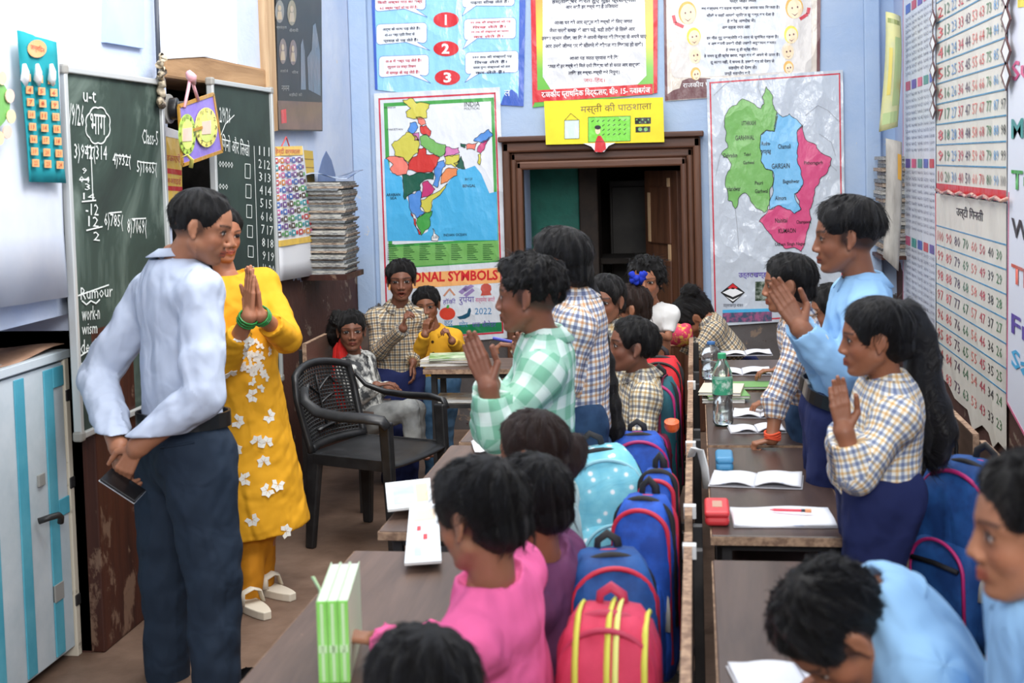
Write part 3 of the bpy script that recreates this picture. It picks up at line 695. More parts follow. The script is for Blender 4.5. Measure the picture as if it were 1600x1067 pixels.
# ================================================================== hung things: left wall
M_SLATE = mat('green_black_slate', (28, 44, 40), .62, (52, 72, 64), 2.2, .35, .75, detail=6)
m_, nt, N, L, b = _new('chalk_smeared_slate'); b.inputs['Roughness'].default_value = .8
n_ = _noise(nt, 1.6, 5, .6, _map(nt), 1.6)
L.new(_ramp(nt, n_.outputs['Fac'], [(.3, (26, 40, 35)), (.5, (44, 62, 54)), (.70, (112, 128, 119))]), b.inputs['Base Color'])
M_SLATE1 = m_
M_CHALK = mat('chalk', (214, 220, 216), .9)
M_ALU = mat('painted_aluminium', (196, 200, 200), .4, metal=.3)
def blackboard(label, quad, slate, off):
    pl = Plane('left', off); c = [pl.p(*q) for q in quad]; c[1].z = c[0].z; c[2].y = c[1].y; c[3].y = c[0].y; c[2].z = c[3].z
    base = (c[2]+c[3])/2
    root = thing('blackboard', label, 'blackboard', base)
    MB().prism(c, V((-.02, 0, 0))).build('slate', slate, root)
    names = ('frame_rail', 'frame_post', 'frame_rail', 'frame_post')
    for i in range(4): MB().bar(c[i], c[(i+1) % 4], .022, .03, (1, 0, 0)).build(names[i], M_ALU, root, bevel=.004)
    for i in range(4): MB().obox(c[i], (0, 1, 0), (0, 0, 1), (1, 0, 0), .036, .036, .036).build('corner_cap', mat('grey_corner_plastic', (150, 148, 142), .5), root, bevel=.008)
    return root, pl
bb, pl = blackboard('tall chalk-smeared blackboard with long division sums, left of the two blackboards', [(97, 108), (249, 134), (270, 600), (121, 683)], M_SLATE1, .05)
def ct(p, b, x0, y0, x1, y1, s=.1, **k): return p.t(b, x0, y0, x1, y1, lift=.003, slope=s, res=1, **k)
print_texts('chalk_writing', [ct(pl, '2/9/26', 103, 162, 131, 196, .12), ct(pl, 'u-t', 130, 142, 150, 160), ct(pl, 'भाग', 141, 178, 165, 210), ct(pl, 'Class-5', 222, 203, 247, 226, .14), ct(pl, '3)942(314', 116, 226, 167, 256, .06), ct(pl, '9\n04', 124, 262, 140, 285), ct(pl, '3\n14', 130, 287, 148, 312), ct(pl, '-12', 134, 318, 154, 336), ct(pl, '12', 138, 338, 154, 354), ct(pl, '2', 146, 362, 156, 376), ct(pl, '4)932(', 176, 240, 204, 264, .1), ct(pl, '5)1665(', 214, 252, 245, 276, .1), ct(pl, '6)785(', 163, 334, 192, 360), ct(pl, '8)7069(', 199, 342, 229, 372, .05), ct(pl, 'Rumour', 126, 447, 176, 466, -.1), ct(pl, 'work-n', 128, 478, 156, 500, -.1), ct(pl, 'wism', 128, 505, 152, 522, -.1), ct(pl, 'deal', 126, 530, 150, 552, -.1), ct(pl, 'D D', 124, 566, 150, 590, -.1)], M_CHALK, bb)
cloud = []
for k in range(48):
    t = 2*math.pi*k/48; rr = 1+.10*abs(math.sin(t*4)); cloud.append((153+18*rr*math.cos(t), 196+27*rr*math.sin(t)))
o = lines(pl, [cloud+[cloud[0]], [(133, 229), (144, 231), (147, 230)], [(124, 281), (139, 280)], [(128, 315), (150, 313)], [(135, 360), (160, 354)], [(142, 232), (145, 310)], [(180, 242), (204, 246)], [(218, 253), (245, 256)], [(170, 333), (190, 331)], [(206, 342), (228, 341)], [(122, 462), (170, 445)], [(126, 556), (150, 540)], [(128, 470), (135, 476), (142, 470), (150, 474), (156, 468)]], .005, .003).build('chalk_lines', M_CHALK, bb); o['kind'] = 'stuff'
bb, pl = blackboard('blackboard with a column of drawn squares and two columns of numbers', [(328, 127), (421, 143), (437, 560), (345, 640)], M_SLATE, .06)
print_texts('chalk_writing', [ct(pl, 'गिनो और लिखो', 347, 214, 390, 240, .25), ct(pl, '2/9/26', 343, 168, 360, 192), ct(pl, 'ooooo', 342, 252, 364, 262), ct(pl, 'ooo', 342, 287, 356, 296)] + [ct(pl, str(k+1), 403+k*.9, 228+k*20.5, 408+k*.9, 242+k*20.5) for k in range(10)] + [ct(pl, str(k+11), 412+k*.9, 230+k*20.5, 421+k*.9, 244+k*20.5) for k in range(10)], M_CHALK, bb)
o = lines(pl, [rect(383+k*1.2, 256+k*32, 391+k*1.2, 278+k*32-k*1.2, .1)+[(383+k*1.2, 256+k*32)] for k in range(6)]+[[(397, 228), (404, 440)], [(345, 212), (352, 194), (366, 180)]], .004, .003).build('chalk_lines', M_CHALK, bb); o['kind'] = 'stuff'
# ---- white corrugated sheet at the far left
pl = Plane('left', .05)
o = pl.sheet('corrugated_sheet', [(-90, 10), (88, 62), (108, 464), (-90, 494)], mat('white_ribbed_plastic', (214, 219, 228), .5, (200, 208, 222), 2), None, thick=.004, nu=60, nv=4, wave=.006)
tag(o, 'white rippled sheet hung on the left wall behind the teal pocket chart', 'sheet')
# ---- teal pocket chart
tp = thing('teal_pocket_chart', 'teal cloth chart with rows of small orange cards, left of the blackboard', 'chart', Plane('left', .08).p(75, 285))
pl = Plane('left', .08)
pl.sheet('cloth', [(27, 47), (86, 66), (104, 286), (45, 284)], cloth('teal_felt', (36, 146, 156), .9, .2), tp, thick=.004, nu=8, nv=10, wave=.004)
shape('orange_title_oval', pl, [oval(58, 76, 15, 14)], pm('card_orange', (240, 168, 112)), tp, .008)
print_texts('title_lettering', [pl.t('जन्मदिन', 48, 70, 70, 82, lift=.010, slope=.3)], pm('rust', (170, 70, 50)), tp)
card_txt = []
for r_ in range(8):
    for c_ in range(3):
        cx_, cy_ = 45+c_*19+r_*1.6-(2 if r_ == 0 else 0), 121+r_*19.2+c_*2.2-c_*r_*.1
        if r_ == 7: cy_ -= 1
        a = [(cx_-5, cy_-6), (cx_+5, cy_-5.4), (cx_+5.4, cy_+6.4), (cx_-4.6, cy_+6)]
        MB().prism([pl.p(x, y, .012) for x, y in a], (-.003, 0, 0)).build('card', pm('card_orange', (240, 168, 112)), tp)
        card_txt.append(pl.t(str(r_*3+c_+1), cx_-2.6, cy_-3.5, cx_+2.8, cy_+3.5, lift=.014, res=1))
print_texts('card_numbers', card_txt, pm('rust', (170, 70, 50)), tp)
for x in (38, 58, 80):
    m = MB(); m.tube([pl.p(x, 100, .02), pl.p(x+2, 112, .024), pl.p(x+1, 124, .02), pl.p(x+3, 134, .016)], [.006, .012, .014, .004], 6)
    m.build('white_tassel', pm('white', (236, 238, 240)), tp, smooth=True)
# ---- green round flower chart
fc = thing('flower_wheel_chart', 'pale green paper wheel with petal cards at the left edge', 'chart', Plane('left', .09).p(0, 215))
pl = Plane('left', .09)
MB().prism([pl.p(x, y) for x, y in oval(-22, 162, 38, 44, 28)], (-.004, 0, 0)).build('wheel', leafg, fc)
for k, (x, y) in enumerate(((4, 122), (16, 150), (18, 182), (12, 206), (0, 216), (-18, 222))):
    MB().prism([pl.p(a, b_, .006) for a, b_ in oval(x, y, 7, 11, 12)], (-.003, 0, 0)).build('petal_card', (pm('petal_yellow', (238, 220, 170)), pm('petal_pink', (236, 196, 180)))[k % 2], fc)
# ---- purple card with two paper clocks, pink ribbon
cl = thing('paper_clock_card', 'purple card with gold edge and two yellow-green paper clock dials on a pink ribbon', 'craft card', atX(312, 240, WL+.16))
pl = Plane('left', .16)
q = [(279, 166), (333, 147), (347, 236), (285, 258)]
pl.sheet('card', q, pm('purple_card', (138, 118, 206)), cl, thick=.004)
m = MB()
for i in range(4): m.bar(pl.p(*q[i]), pl.p(*q[(i+1) % 4]), .014, .008, (1, 0, 0))
m.build('gold_edge', pm('gold_edge', (176, 130, 50)), cl)
for (x, y, rx, ry, mm) in ((293, 210, 13, 32, pm('lime_dial', (176, 206, 90))), (323, 199, 17, 31, pm('yellow_dial', (232, 226, 120)))):
    MB().prism([pl.p(a, b_, .010) for a, b_ in oval(x, y, rx, ry, 26)], (-.004, 0, 0)).build('dial', mm, cl)
    shape('dial_ring', pl, [oval(x, y, rx*.74, ry*.74, 26)], pm('lime_ring', (206, 222, 120)), cl, .0115)
    print_texts('dial_numbers', [pl.t(str(k or 12), x+rx*.86*math.sin(k*math.pi/6)-1.8, y-ry*.86*math.cos(k*math.pi/6)-3, x+rx*.86*math.sin(k*math.pi/6)+1.8, y-ry*.86*math.cos(k*math.pi/6)+3, lift=.013, res=1) for k in range(12)], inkb, cl)
    MB().prism([pl.p(a, b_, .014) for a, b_ in ((x-7, y-9), (x+7, y-11), (x+7, y+10), (x-7, y+11))], (-.002, 0, 0)).build('label_slip', pm('petal_pink', (236, 196, 180)), cl)
m = MB(); m.bar(pl.p(303, 203, .016), pl.p(316, 199, .016), .012, .004, (1, 0, 0)); m.build('link_strip', pm('gold_edge', (176, 130, 50)), cl)
m = MB(); m.tube([pl.p(288, 168, .006), pl.p(294, 140, .01), pl.p(298, 116, .012)], .007, 6); m.tube([pl.p(310, 158, .006), pl.p(303, 136, .01), pl.p(299, 116, .012)], .007, 6); m.tube([pl.p(294, 112, .014), pl.p(299, 120, .02), pl.p(304, 132, .014)], [.012, .022, .006], 6)
m.build('pink_ribbon', pm('ribbon_pink', (236, 176, 184)), cl, smooth=True)
m = MB(); m.tube([pl.p(284, 246, .01), pl.p(292, 242, .03), pl.p(300, 250, .04), pl.p(298, 262, .03)], .010, 6, flat=.25); m.build('curled_strip', pm('yellow_dial', (232, 226, 120)), cl, smooth=True)
# ---- yellow poster beside board, rope and pipe
yp = thing('yellow_red_wall_chart', 'narrow yellow chart with red lettering seen between the two blackboards', 'chart', Plane('left', .02).p(270, 320))
pl = Plane('left', .02)
pl.sheet('sheet', [(254, 196), (283, 206), (286, 350), (260, 352)], pm('chart_yellow', (240, 200, 90)), yp)
shape('white_head', pl, [[(254, 196), (283, 206), (283, 218), (255, 212)]], white, yp)
shape('red_bands', pl, [[(257, 262), (284, 266), (284, 274), (257, 270)], [(258, 290), (285, 292), (285, 299), (258, 297)]], redp, yp)
print_texts('lettering', [pl.t('अआइई', 259, 276, 283, 288, slope=.1), pl.t('उऊएऐ', 259, 240, 282, 254, slope=.1)], crim, yp)
rp = MB(); pl = Plane('left', .05)
rp.tube([pl.p(252+math.sin(k*1.7)*3, 86+k*5.2, .02*(1+math.sin(k*2.3))) for k in range(16)], [.012+.006*(k % 2) for k in range(16)], 7)
tag(rp.build('rope_bundle', mat('jute_rope', (206, 194, 172), .9, (170, 154, 128), 30), smooth=True), 'knotted pale rope hanging between the two blackboards', 'rope')
pp = MB().tube([Plane('left', .03).p(243, -40), Plane('left', .03).p(249, 130)], .010, 8)
tag(pp.build('wall_conduit', mat('dark_conduit', (70, 74, 84), .5), smooth=True), 'thin dark conduit running up the wall above the blackboards', 'pipe')
sw = thing('bulb_holder', 'black electric bulb holder on the wall beside the knotted rope', 'lamp holder', Plane('left', .05).p(266, 172))
c_ = Plane('left', .06).p(266, 170)
MB().lathe(c_, [(.045, 0), (.045, .03), (.03, .035), (.03, .09)], 16, (1, .2, 0)).build('socket', mat('black_bakelite', (24, 24, 26), .35), sw, smooth=True, bevel=.003)
MB().lathe(c_-V((.05, 0, 0)), [(.06, 0), (.06, .05)], 16, (1, 0, 0)).build('backing_disc', mat('grey_corner_plastic', (150, 148, 142), .5), sw)
# ---- framed black photo poster and raw timber post
pf = thing('black_portrait_poster', 'dark poster of oval portraits with a reddish brown foot, high on the left wall', 'poster', Plane('left', .05).p(470, 205))
pl = Plane('left', .05)
pl.sheet('board', [(430, -60), (502, -40), (504, 205), (436, 204)], mat('glossy_black_print', (26, 27, 28), .42, (42, 41, 40), 3), pf, thick=.02)
shape('brown_foot', pl, [[(434, 157), (503, 160), (503, 203), (436, 202)]], mat('brown_print', (86, 58, 48), .3, (110, 78, 62), 4), pf)
for (x, y, rx, ry, mm) in ((437, 18, 7, 18, pm('photo_grey', (120, 116, 108))), (456, 20, 7, 20, pm('photo_tan', (128, 116, 88))), (442, 80, 6, 20, pm('photo_brown', (112, 96, 86))), (458, 82, 6, 20, pm('photo_mauve', (108, 90, 84)))):
    shape('oval_portrait', pl, [oval(x, y, rx, ry, 18)], mm, pf, .001)
    shape('portrait_figure', pl, [oval(x, y-ry*.3, rx*.38, ry*.25, 12), [(x-rx*.6, y+ry*.7), (x-rx*.4, y), (x+rx*.4, y), (x+rx*.6, y+ry*.7)]], pm('photo_dim', (170, 150, 120)), pf, .002)
shape('standing_figures', pl, [[(482, 140), (480, 90), (487, 78), (489, 40), (493, 36), (497, 60), (500, 80), (501, 150)], [(470, 140), (470, 70), (473, 60), (476, 80), (478, 140)]], pm('figure_grey', (96, 104, 116)), pf, .001)
print_texts('captions', [pl.t('स्वतंत्रता', 432, 40, 448, 46), pl.t('सेनानी', 452, 44, 466, 50), pl.t('आज़ादी के', 438, 108, 450, 114), pl.t('वीर', 456, 110, 466, 115), pl.t('नमन', 440, 134, 452, 142), pl.t('शहीदों को', 452, 145, 472, 151)], pm('caption', (150, 148, 140)), pf)
shape('red_logo', pl, [[(439, 172), (447, 170), (448, 192), (440, 193)]], redp, pf, .002)
o = Plane('left', .045).sheet('trim_12', [(414, -60), (426, -60), (435, 204), (424, 206)], M_RAWV, None, thick=.06); o['kind'] = 'structure'
# ---- hindi alphabet chart, yellow strip, newspaper stack
hc_ = thing('hindi_alphabet_chart', 'hanging picture chart of the Hindi alphabet with yellow bands and blank white foot', 'chart', Plane('left', .05).p(468, 438))
pl = Plane('left', .05)
hq = [(427, 229), (472, 228), (500, 428), (434, 440)]
pl.sheet('sheet', hq, mat('chart_paper', (232, 234, 238), .5), hc_, thick=.003, nu=6, nv=8, wave=.003)
shape('yellow_bands', pl, [quad_in(hq, 0, 0, 1, .07), quad_in(hq, .0, .70, 1.0, .745)], pm('chart_yellow', (240, 200, 90)), hc_, .007)
print_texts('chart_title', [pl.t('हिन्दी वर्णमाला', 429, 231, 469, 243, lift=.009)], crim, hc_)
pals = [pm('cell%d' % k, c) for k, c in enumerate(((204, 60, 70), (70, 110, 190), (90, 160, 90), (220, 140, 60), (120, 80, 150), (60, 160, 170), (214, 110, 160), (90, 70, 60)))]
cellm = [MB() for _ in pals]; wh = MB()
for r_ in range(11):
    for c_ in range(5):
        k = (r_*5+c_*3+r_//2) % 8
        u, v = .04+c_*.19, .085+r_*.055
        pl.poly(cellm[k], quad_in(hq, u, v, u+.10, v+.042), .007)
        pl.poly(wh, quad_in(hq, u+.025, v+.012, u+.075, v+.03), .009)
        pl.poly(cellm[(k+3) % 8], quad_in(hq, u+.115, v+.008, u+.165, v+.034), .007)
for mb, mm in zip(cellm, pals): o = mb.build('printed_pictures', mm, hc_, fix=False); o['kind'] = 'stuff'
o = wh.build('printed_letters', white, hc_, fix=False); o['kind'] = 'stuff'
MB().tube([pl.p(440, 229, .004), pl.p(447, 214, .004), pl.p(452, 229, .004)], .004, 5).build('hanging_string', pm('ribbon_red', (200, 80, 80)), hc_)
o = Plane('left', .03).sheet('yellow_ruled_strip', [(472, 234), (489, 236), (499, 396), (485, 398)], mat('mustard_card', (196, 164, 66), .6), None, thick=.004)
o2 = thing('yellow_measuring_strip', 'mustard yellow ruled strip hanging beside the alphabet chart', 'strip', ORG[o.name]); o.parent = o2; o.location = (0, 0, 0); o.name = 'strip'
o = lines(Plane('left', .03), [[(474+k*1.0, 248+k*13), (490+k*.8, 249+k*13)] for k in range(12)], .003, .001).build('ruled_lines', pm('strip_ink', (120, 96, 30)), o2); o['kind'] = 'stuff'
# newspapers in the arched alcove: every folded paper is its own sheet
arch = Plane('left', .004)
a_pts = [(495, 330), (498, 270), (504, 248), (510, 236), (518, 250), (524, 272), (528, 330)]
m = MB(); m.prism([arch.p(x, y) for x, y in a_pts], (-.003, 0, 0)); o = m.build('trim_13', mat('alcove_blue', (112, 132, 172), .7, (96, 116, 158), 3)); o['kind'] = 'structure'
py0 = atX(518, 330, WL+.14)
news = [mat('newsprint_%d' % k, c, .8, c2, 30, .45, .55, stretch=(1, 1, 5)) for k, (c, c2) in enumerate((((176, 176, 172), (120, 122, 124)), ((196, 194, 186), (150, 148, 142)), ((140, 146, 150), (98, 104, 110)), ((184, 168, 150), (128, 110, 96))))]
zt = atX(520, 283, WL+.14).z; zb = atX(520, 426, WL+.14).z; nst = 46
shelf = MB().box((WL, py0.y-.16, zb-.03), (WL+.26, py0.y+.2, zb)).build('shelf_ledge', M_PILL); tag(shelf, 'thin ledge in the alcove carrying the newspaper stack', 'shelf')
paper_rng = random.Random(3)
for k in range(nst):
    z0 = zb+(zt-zb)*k/nst; h = (zt-zb)/nst*.9
    dx, dy = paper_rng.uniform(-.012, .02), paper_rng.uniform(-.02, .02); top = k > nst-9
    w2 = .125+(.035 if top else 0)+paper_rng.uniform(-.01, .01)
    m = MB(); cx_, cy_ = WL+.13+dx, py0.y+dy
    m.hexa([(cx_-.12, cy_-w2, z0), (cx_+.11, cy_-w2, z0-.006), (cx_+.11, cy_+w2, z0-.004), (cx_-.12, cy_+w2, z0), (cx_-.12, cy_-w2, z0+h), (cx_+.115, cy_-w2, z0+h*.6), (cx_+.115, cy_+w2, z0+h*.7), (cx_-.12, cy_+w2, z0+h)])
    tag(m.build('folded_newspaper', news[k % 4]), 'folded newspaper in the tall stack filling the arched alcove', 'newspaper', 'newspapers stacked in the left alcove')
m = MB().grid(lambda u, v: V((WL+.02+.26*u, py0.y-.17+.36*v, zt+.03+.018*math.sin(u*5+v*3)+.01*v)), 8, 8)
o = solid(m.build('plastic_wrapper', mat('blue_white_wrapper', (190, 204, 222), .3, (40, 70, 120), 9, .4, .6), smooth=True), .004)
tag(o, 'crumpled blue and white wrapper lying on top of the newspaper stack', 'wrapper')
# ================================================================== hung things: right wall
RW = Plane('right', .012)
def rt(b, x0, y0, x1, y1, s=0, **k): return RW.t(b, x0, y0, x1, y1, lift=.003, slope=s, res=1, **k)
def hz(px, py): # image slope of horizontals on the right wall
    return (py-238)/(px-1088.0)
def rrow(x, x0, y0): # follow a horizontal wall line from (x0,y0) to column x
    P = RW.p(x0, y0); d = 1e9
    lo_, hi_ = y0-400, y0+400
    for _ in range(40):
        mid = (lo_+hi_)/2
        if RW.p(x, mid).z > P.z: lo_ = mid
        else: hi_ = mid
    return (lo_+hi_)/2
ch = thing('number_chart', 'large cream number chart with blue ruled rows and coloured numerals on the right wall', 'chart', RW.p(1520, 290))
xa, xb = 1463, 1572
M_CHART = paper('cream_chart_film', (220, 216, 206), .4, .35, 4)
q = [(xa, -60), (xb, rrow(xb, xa, -60)), (xb, rrow(xb, xa, 300)), (xa, 300)]
RW.sheet('sheet', q, M_CHART, ch)
shape('red_foot_band', RW, [[(xa, 286), (xb, rrow(xb, xa, 286)), (xb, rrow(xb, xa, 300)), (xa, 300)]], redp, ch)
ncol = [pm('num%d' % k, c) for k, c in enumerate(((214, 90, 96), (80, 128, 96), (100, 150, 200), (200, 70, 90), (90, 70, 96), (226, 130, 120), (206, 70, 70), (80, 130, 90), (100, 160, 210), (60, 56, 60)))]
xs_ = [1465.5+10.9*k-.15*k*(9-k)*.35 for k in range(10)]
rows = [-58+31.6*k for k in range(12)]
o = lines(RW, [[(xa, y), (xb, rrow(xb, xa, y))] for y in rows[1:11]], .006, .002).build('blue_rules', pm('rule_blue', (70, 140, 180)), ch); o['kind'] = 'stuff'
for c_ in range(10):
    mes = []
    for r_ in range(0, 11):
        n_ = r_ if c_ == 0 else c_*10+r_
        x0, x1 = xs_[c_], xs_[c_]+7.5; y = rrow((x0+x1)/2, xa, rows[r_]+17)
        if n_ > 100 or n_ < 1: continue
        mes.append(rt(str(n_), x0, y-8.5, x1, y+8.5, hz(x0, y)))
    print_texts('numerals', mes, ncol[c_], ch)
ch = thing('reverse_counting_chart', 'worn cream reverse counting chart with torn lower edge below the number chart', 'chart', RW.p(1520, 690))
q = [(xa, 302)]+[(xb, rrow(xb, xa, 302)), (xb, 704)]
jag = [(xb, 704), (1560, 690), (1552, 700), (1545, 676), (1535, 664), (1520, 672), (1512, 640), (1500, 630), (1492, 622), (1482, 600), (1472, 590), (1464, 578)]
tsh = MB(); RW.poly(tsh, [(xa, 302), (xb, rrow(xb, xa, 302))]+jag, 0); o = tsh.build('sheet', M_CHART, ch, fix=False); solid(o, .003)
shape('red_left_edge', RW, [[(xa-2, 302), (xa+1, 302), (xa+2, 400), (xa-1, 400)]], redp, ch)
print_texts('heading', [rt('उल्टी गिनती', 1494, 324, 1536, 346, .22, bold=.02)], inkb, ch)
rows = [352+30*k for k in range(11)]
o = lines(RW, [[(xa, y), (xb, rrow(xb, xa, y))] for y in rows[:7]], .006, .002).build('blue_rules', pm('rule_blue', (70, 140, 180)), ch); o['kind'] = 'stuff'
order = [6, 0, 4, 1, 5, 3, 9, 7]
for c_ in range(8):
    mes = []
    for r_ in range(9):
        x0 = 1465+13.1*c_; n_ = 100-c_*10-r_; x1 = x0+8.5
        y = rrow((x0+x1)/2, xa, rows[r_]+15)
        if y > 690 or y > 590+(x0-1464)*1.0: continue
        mes.append(rt(str(n_), x0, y-8, x1, y+8, hz(x0, y)))
    if mes: print_texts('numerals', mes, ncol[order[c_]], ch)
ch = thing('times_tables_chart', 'narrow white multiplication tables chart with coloured headings in the right corner', 'chart', RW.p(1436, 505))
q = [(1411, -40), (1461, rrow(1461, 1411, -40)), (1461, 532), (1411, 488)]
RW.sheet('sheet', q, paper('white_chart_film', (214, 220, 230), .35, .3, 4), ch)
o = lines(RW, [[(1411, 488), (1461, 532)], [(1411, -40), (1411, 488)]], .01, .001).build('pink_edge', pm('pink_edge', (206, 110, 140)), ch); o['kind'] = 'stuff'
hd = [MB() for _ in range(5)]; mes = []
for g in range(5):
    y0 = 12+g*118-(0 if g else 0)
    for c_ in range(5):
        x0 = 1415+c_*9.3; y = rrow(x0, 1411, y0)
        RW.poly(hd[(c_+g) % 5], [(x0, y), (x0+7, y+hz(x0, y)*7), (x0+7, y+14+hz(x0, y)*7), (x0, y+14)], .002)
        for ln_ in range(10):
            yy = rrow(x0, 1411, y0+20+ln_*9.4)
            if yy > 488+(x0-1411)*.85: break
            mes.append(rt('%dx%d=%d' % (g*5+c_+2, ln_+1, (g*5+c_+2)*(ln_+1)), x0, yy-2.8, x0+7.6, yy+2.8, hz(x0, yy)))
for mb, mm in zip(hd, (royal, crim, violet, pinkp, tealp)): o = mb.build('coloured_headings', mm, ch, fix=False); o['kind'] = 'stuff'
print_texts('table_figures', mes, pm('table_ink', (96, 100, 130)), ch)
ch = thing('weekday_banner', 'white banner listing the days of the week in coloured letters at right edge', 'banner', RW.p(1600, 640))
q = [(1576, -60), (1720, -300), (1720, 900), (1573, 628)]
RW.sheet('sheet', q, mat('white_flex', (222, 226, 238), .4), ch)
o = lines(RW, [[(1573, 628), (1720, 900)], [(1576, 300), (1573, 628)]], .012, .001).build('pink_edge', pm('pink_edge', (206, 110, 140)), ch); o['kind'] = 'stuff'
for nm, y, mm in (('Sunday', 112, pinkp), ('Monday', 205, tealp), ('Tuesday', 288, green), ('Wednesday', 372, inkb), ('Thursday', 447, pm('rust_letters', (200, 90, 70))), ('Friday', 520, violet), ('Saturday', 588, sky)):
    yc = y+hz(1600, y)*38
    print_texts('day_lettering', [rt(nm, 1580, yc-22, 1580+17*len(nm), yc+22, hz(1600, y)*1.15, bold=.02)], mm, ch)
shape('yellow_corner', RW, [[(1590, -40), (1640, -70), (1640, 5), (1590, 12)]], yel, ch, .002)
# hanging paper diamonds
for s_i, (xx, ys, lab) in enumerate(((1457, (30, 68, 110, 140, 172), 'string of small paper diamonds at the left edge of the number chart'), (1571, (-8, 30, 80, 118), 'string of larger paper diamonds at the right edge of the number chart'))):
    g = thing('paper_diamond_string', lab, 'garland', RW.p(xx, 180)); pl = Plane('right', .03)
    MB().tube([pl.p(xx, -60), pl.p(xx+1, ys[-1]+(20 if s_i else 10))], .003, 5).build('string', pm('dark_string', (70, 44, 44)), g)
    for k, y in enumerate(ys):
        hh = 15 if s_i == 0 else 24
        d = [(xx, y-hh), (xx+5+s_i*3, y), (xx, y+hh), (xx-5-s_i*3, y)]
        o = MB().prism([pl.p(a, b_, .004) for a, b_ in d], (.004, 0, 0)).build('diamond', pm('brown_edge', (96, 56, 56)), g)
        d2 = [(xx, y-hh*.7), (xx+3.5+s_i*2, y), (xx, y+hh*.7), (xx-3.5-s_i*2, y)]
        shape('white_inset', pl, [d2], white, o, .006)
# swag of shiny ribbon between the two charts
sg = MB().tube([RW.p(1463+k*9.2, rrow(1463+k*9.2, 1463, 296)+5*math.sin(k*1.57)**2, .02) for k in range(13)], .008, 6)
tag(sg.build('ribbon_swag', mat('shiny_maroon_ribbon', (150, 60, 64), .25, (220, 180, 160), 30), smooth=True), 'thin shiny maroon ribbon strung along the foot of the number chart', 'ribbon')
# corner papers: curled yellow leaflet, grey hanging sheets
def curled(name, label, cat, pts, m_, Yc, bow, marks=None):
    """limp paper hung from the wall, turned towards the room"""
    c = [at(x, y, Yc) for x, y in pts]
    fn = lambda u, v: (c[0]*(1-u)+c[1]*u)*(1-v)+(c[3]*(1-u)+c[2]*u)*v+V((bow*math.sin(v*math.pi)*.3, -bow*math.sin(u*math.pi)-.5*bow*math.sin(v*5), 0))
    t = thing(name, label, cat, c[3]); solid(MB().grid(fn, 6, 10).build('sheet', m_, t, smooth=True, fix=False), .003)
    for (u0, v0, u1, v1, mm) in marks or ():
        MB().grid(lambda u, v: fn(u0+(u1-u0)*u, v0+(v1-v0)*v)+V((0, -.004, 0)), 4, 4).build('printed_panel', mm, t, fix=False)
curled('curled_leaflet', 'curled yellow-green printed leaflet hanging in the right corner', 'leaflet', [(1384, 18), (1407, 26), (1403, 198), (1374, 206)], mat('yellow_leaflet', (214, 212, 150), .6, (196, 200, 160), 8), 7.42, .03, [(.1, .05, .9, .09, pm('leaf_ink', (150, 160, 100))), (.55, .2, .95, .8, pm('leaf_green', (176, 196, 140))), (.2, .3, .4, .7, pm('leaf_gold', (222, 206, 110))), (.1, .85, .9, .95, pm('leaf_green', (176, 196, 140)))])
curled('hanging_papers', 'sheaf of grey-white papers hanging below the curled leaflet', 'papers', [(1384, 216), (1409, 222), (1404, 424), (1380, 402)], mat('grey_papers', (196, 192, 184), .7, (140, 136, 130), 7, stretch=(1, 1, .2)), 7.40, .02, [(.7, .1, .95, .3, pm('gold', (222, 170, 70)))])
# right corner newspaper pile
rs = random.Random(5)
pz0, pz1 = at(1368, 398, 7.7).z, at(1368, 244, 7.7).z; cx_ = WR-.07
MB_ = MB().box((WR-.15, 7.55, pz0-.02), (WR, 7.94, pz0)); tag(MB_.build('shelf_ledge', M_PILL), 'thin ledge in the right corner carrying a pile of papers', 'shelf')
for k in range(26):
    z0 = pz0+(pz1-pz0)*k/26
    m = MB().box((cx_-.06+rs.uniform(-.015, .015), 7.58+rs.uniform(-.02, .02), z0), (cx_+.068, 7.9+rs.uniform(-.02, .02), z0+(pz1-pz0)/26*.88))
    tag(m.build('folded_newspaper', news[(k*3+1) % 4]), 'folded newspaper in the stack filling the right-hand back corner', 'newspaper', 'newspapers stacked in the right corner')
# ================================================================== furniture
M_TOP = wood('worn_brown_desk_board', (74, 58, 50), (112, 90, 78), .42, 1, 10, .12, wear=(150, 124, 104), wl=.66)
M_TOPX = wood('worn_brown_desk_board_crosswise', (74, 58, 50), (112, 90, 78), .42, 0, 10, .12, wear=(150, 124, 104), wl=.66)
M_TOPD = wood('dark_varnished_desk_board', (56, 42, 38), (90, 71, 63), .34, 1, 10, .08, wear=(110, 92, 80), wl=.70)
M_EDGE = mat('raw_chipboard_edge', (176, 146, 120), .85, (126, 100, 82), 40, .4, .6, bump=.3)
M_IRON = mat('black_painted_iron', (40, 40, 42), .45, (58, 56, 55), 9, .4, .7)
M_STICK = mat('white_sticker', (224, 226, 226), .5)
def plank(name, lo, hi, top, parent, edge=.006, axis=2):
    """board with painted faces and a raw edge strip round it"""
    o = MB().box(lo, hi).build(name, top, parent, bevel=.003)
    return o
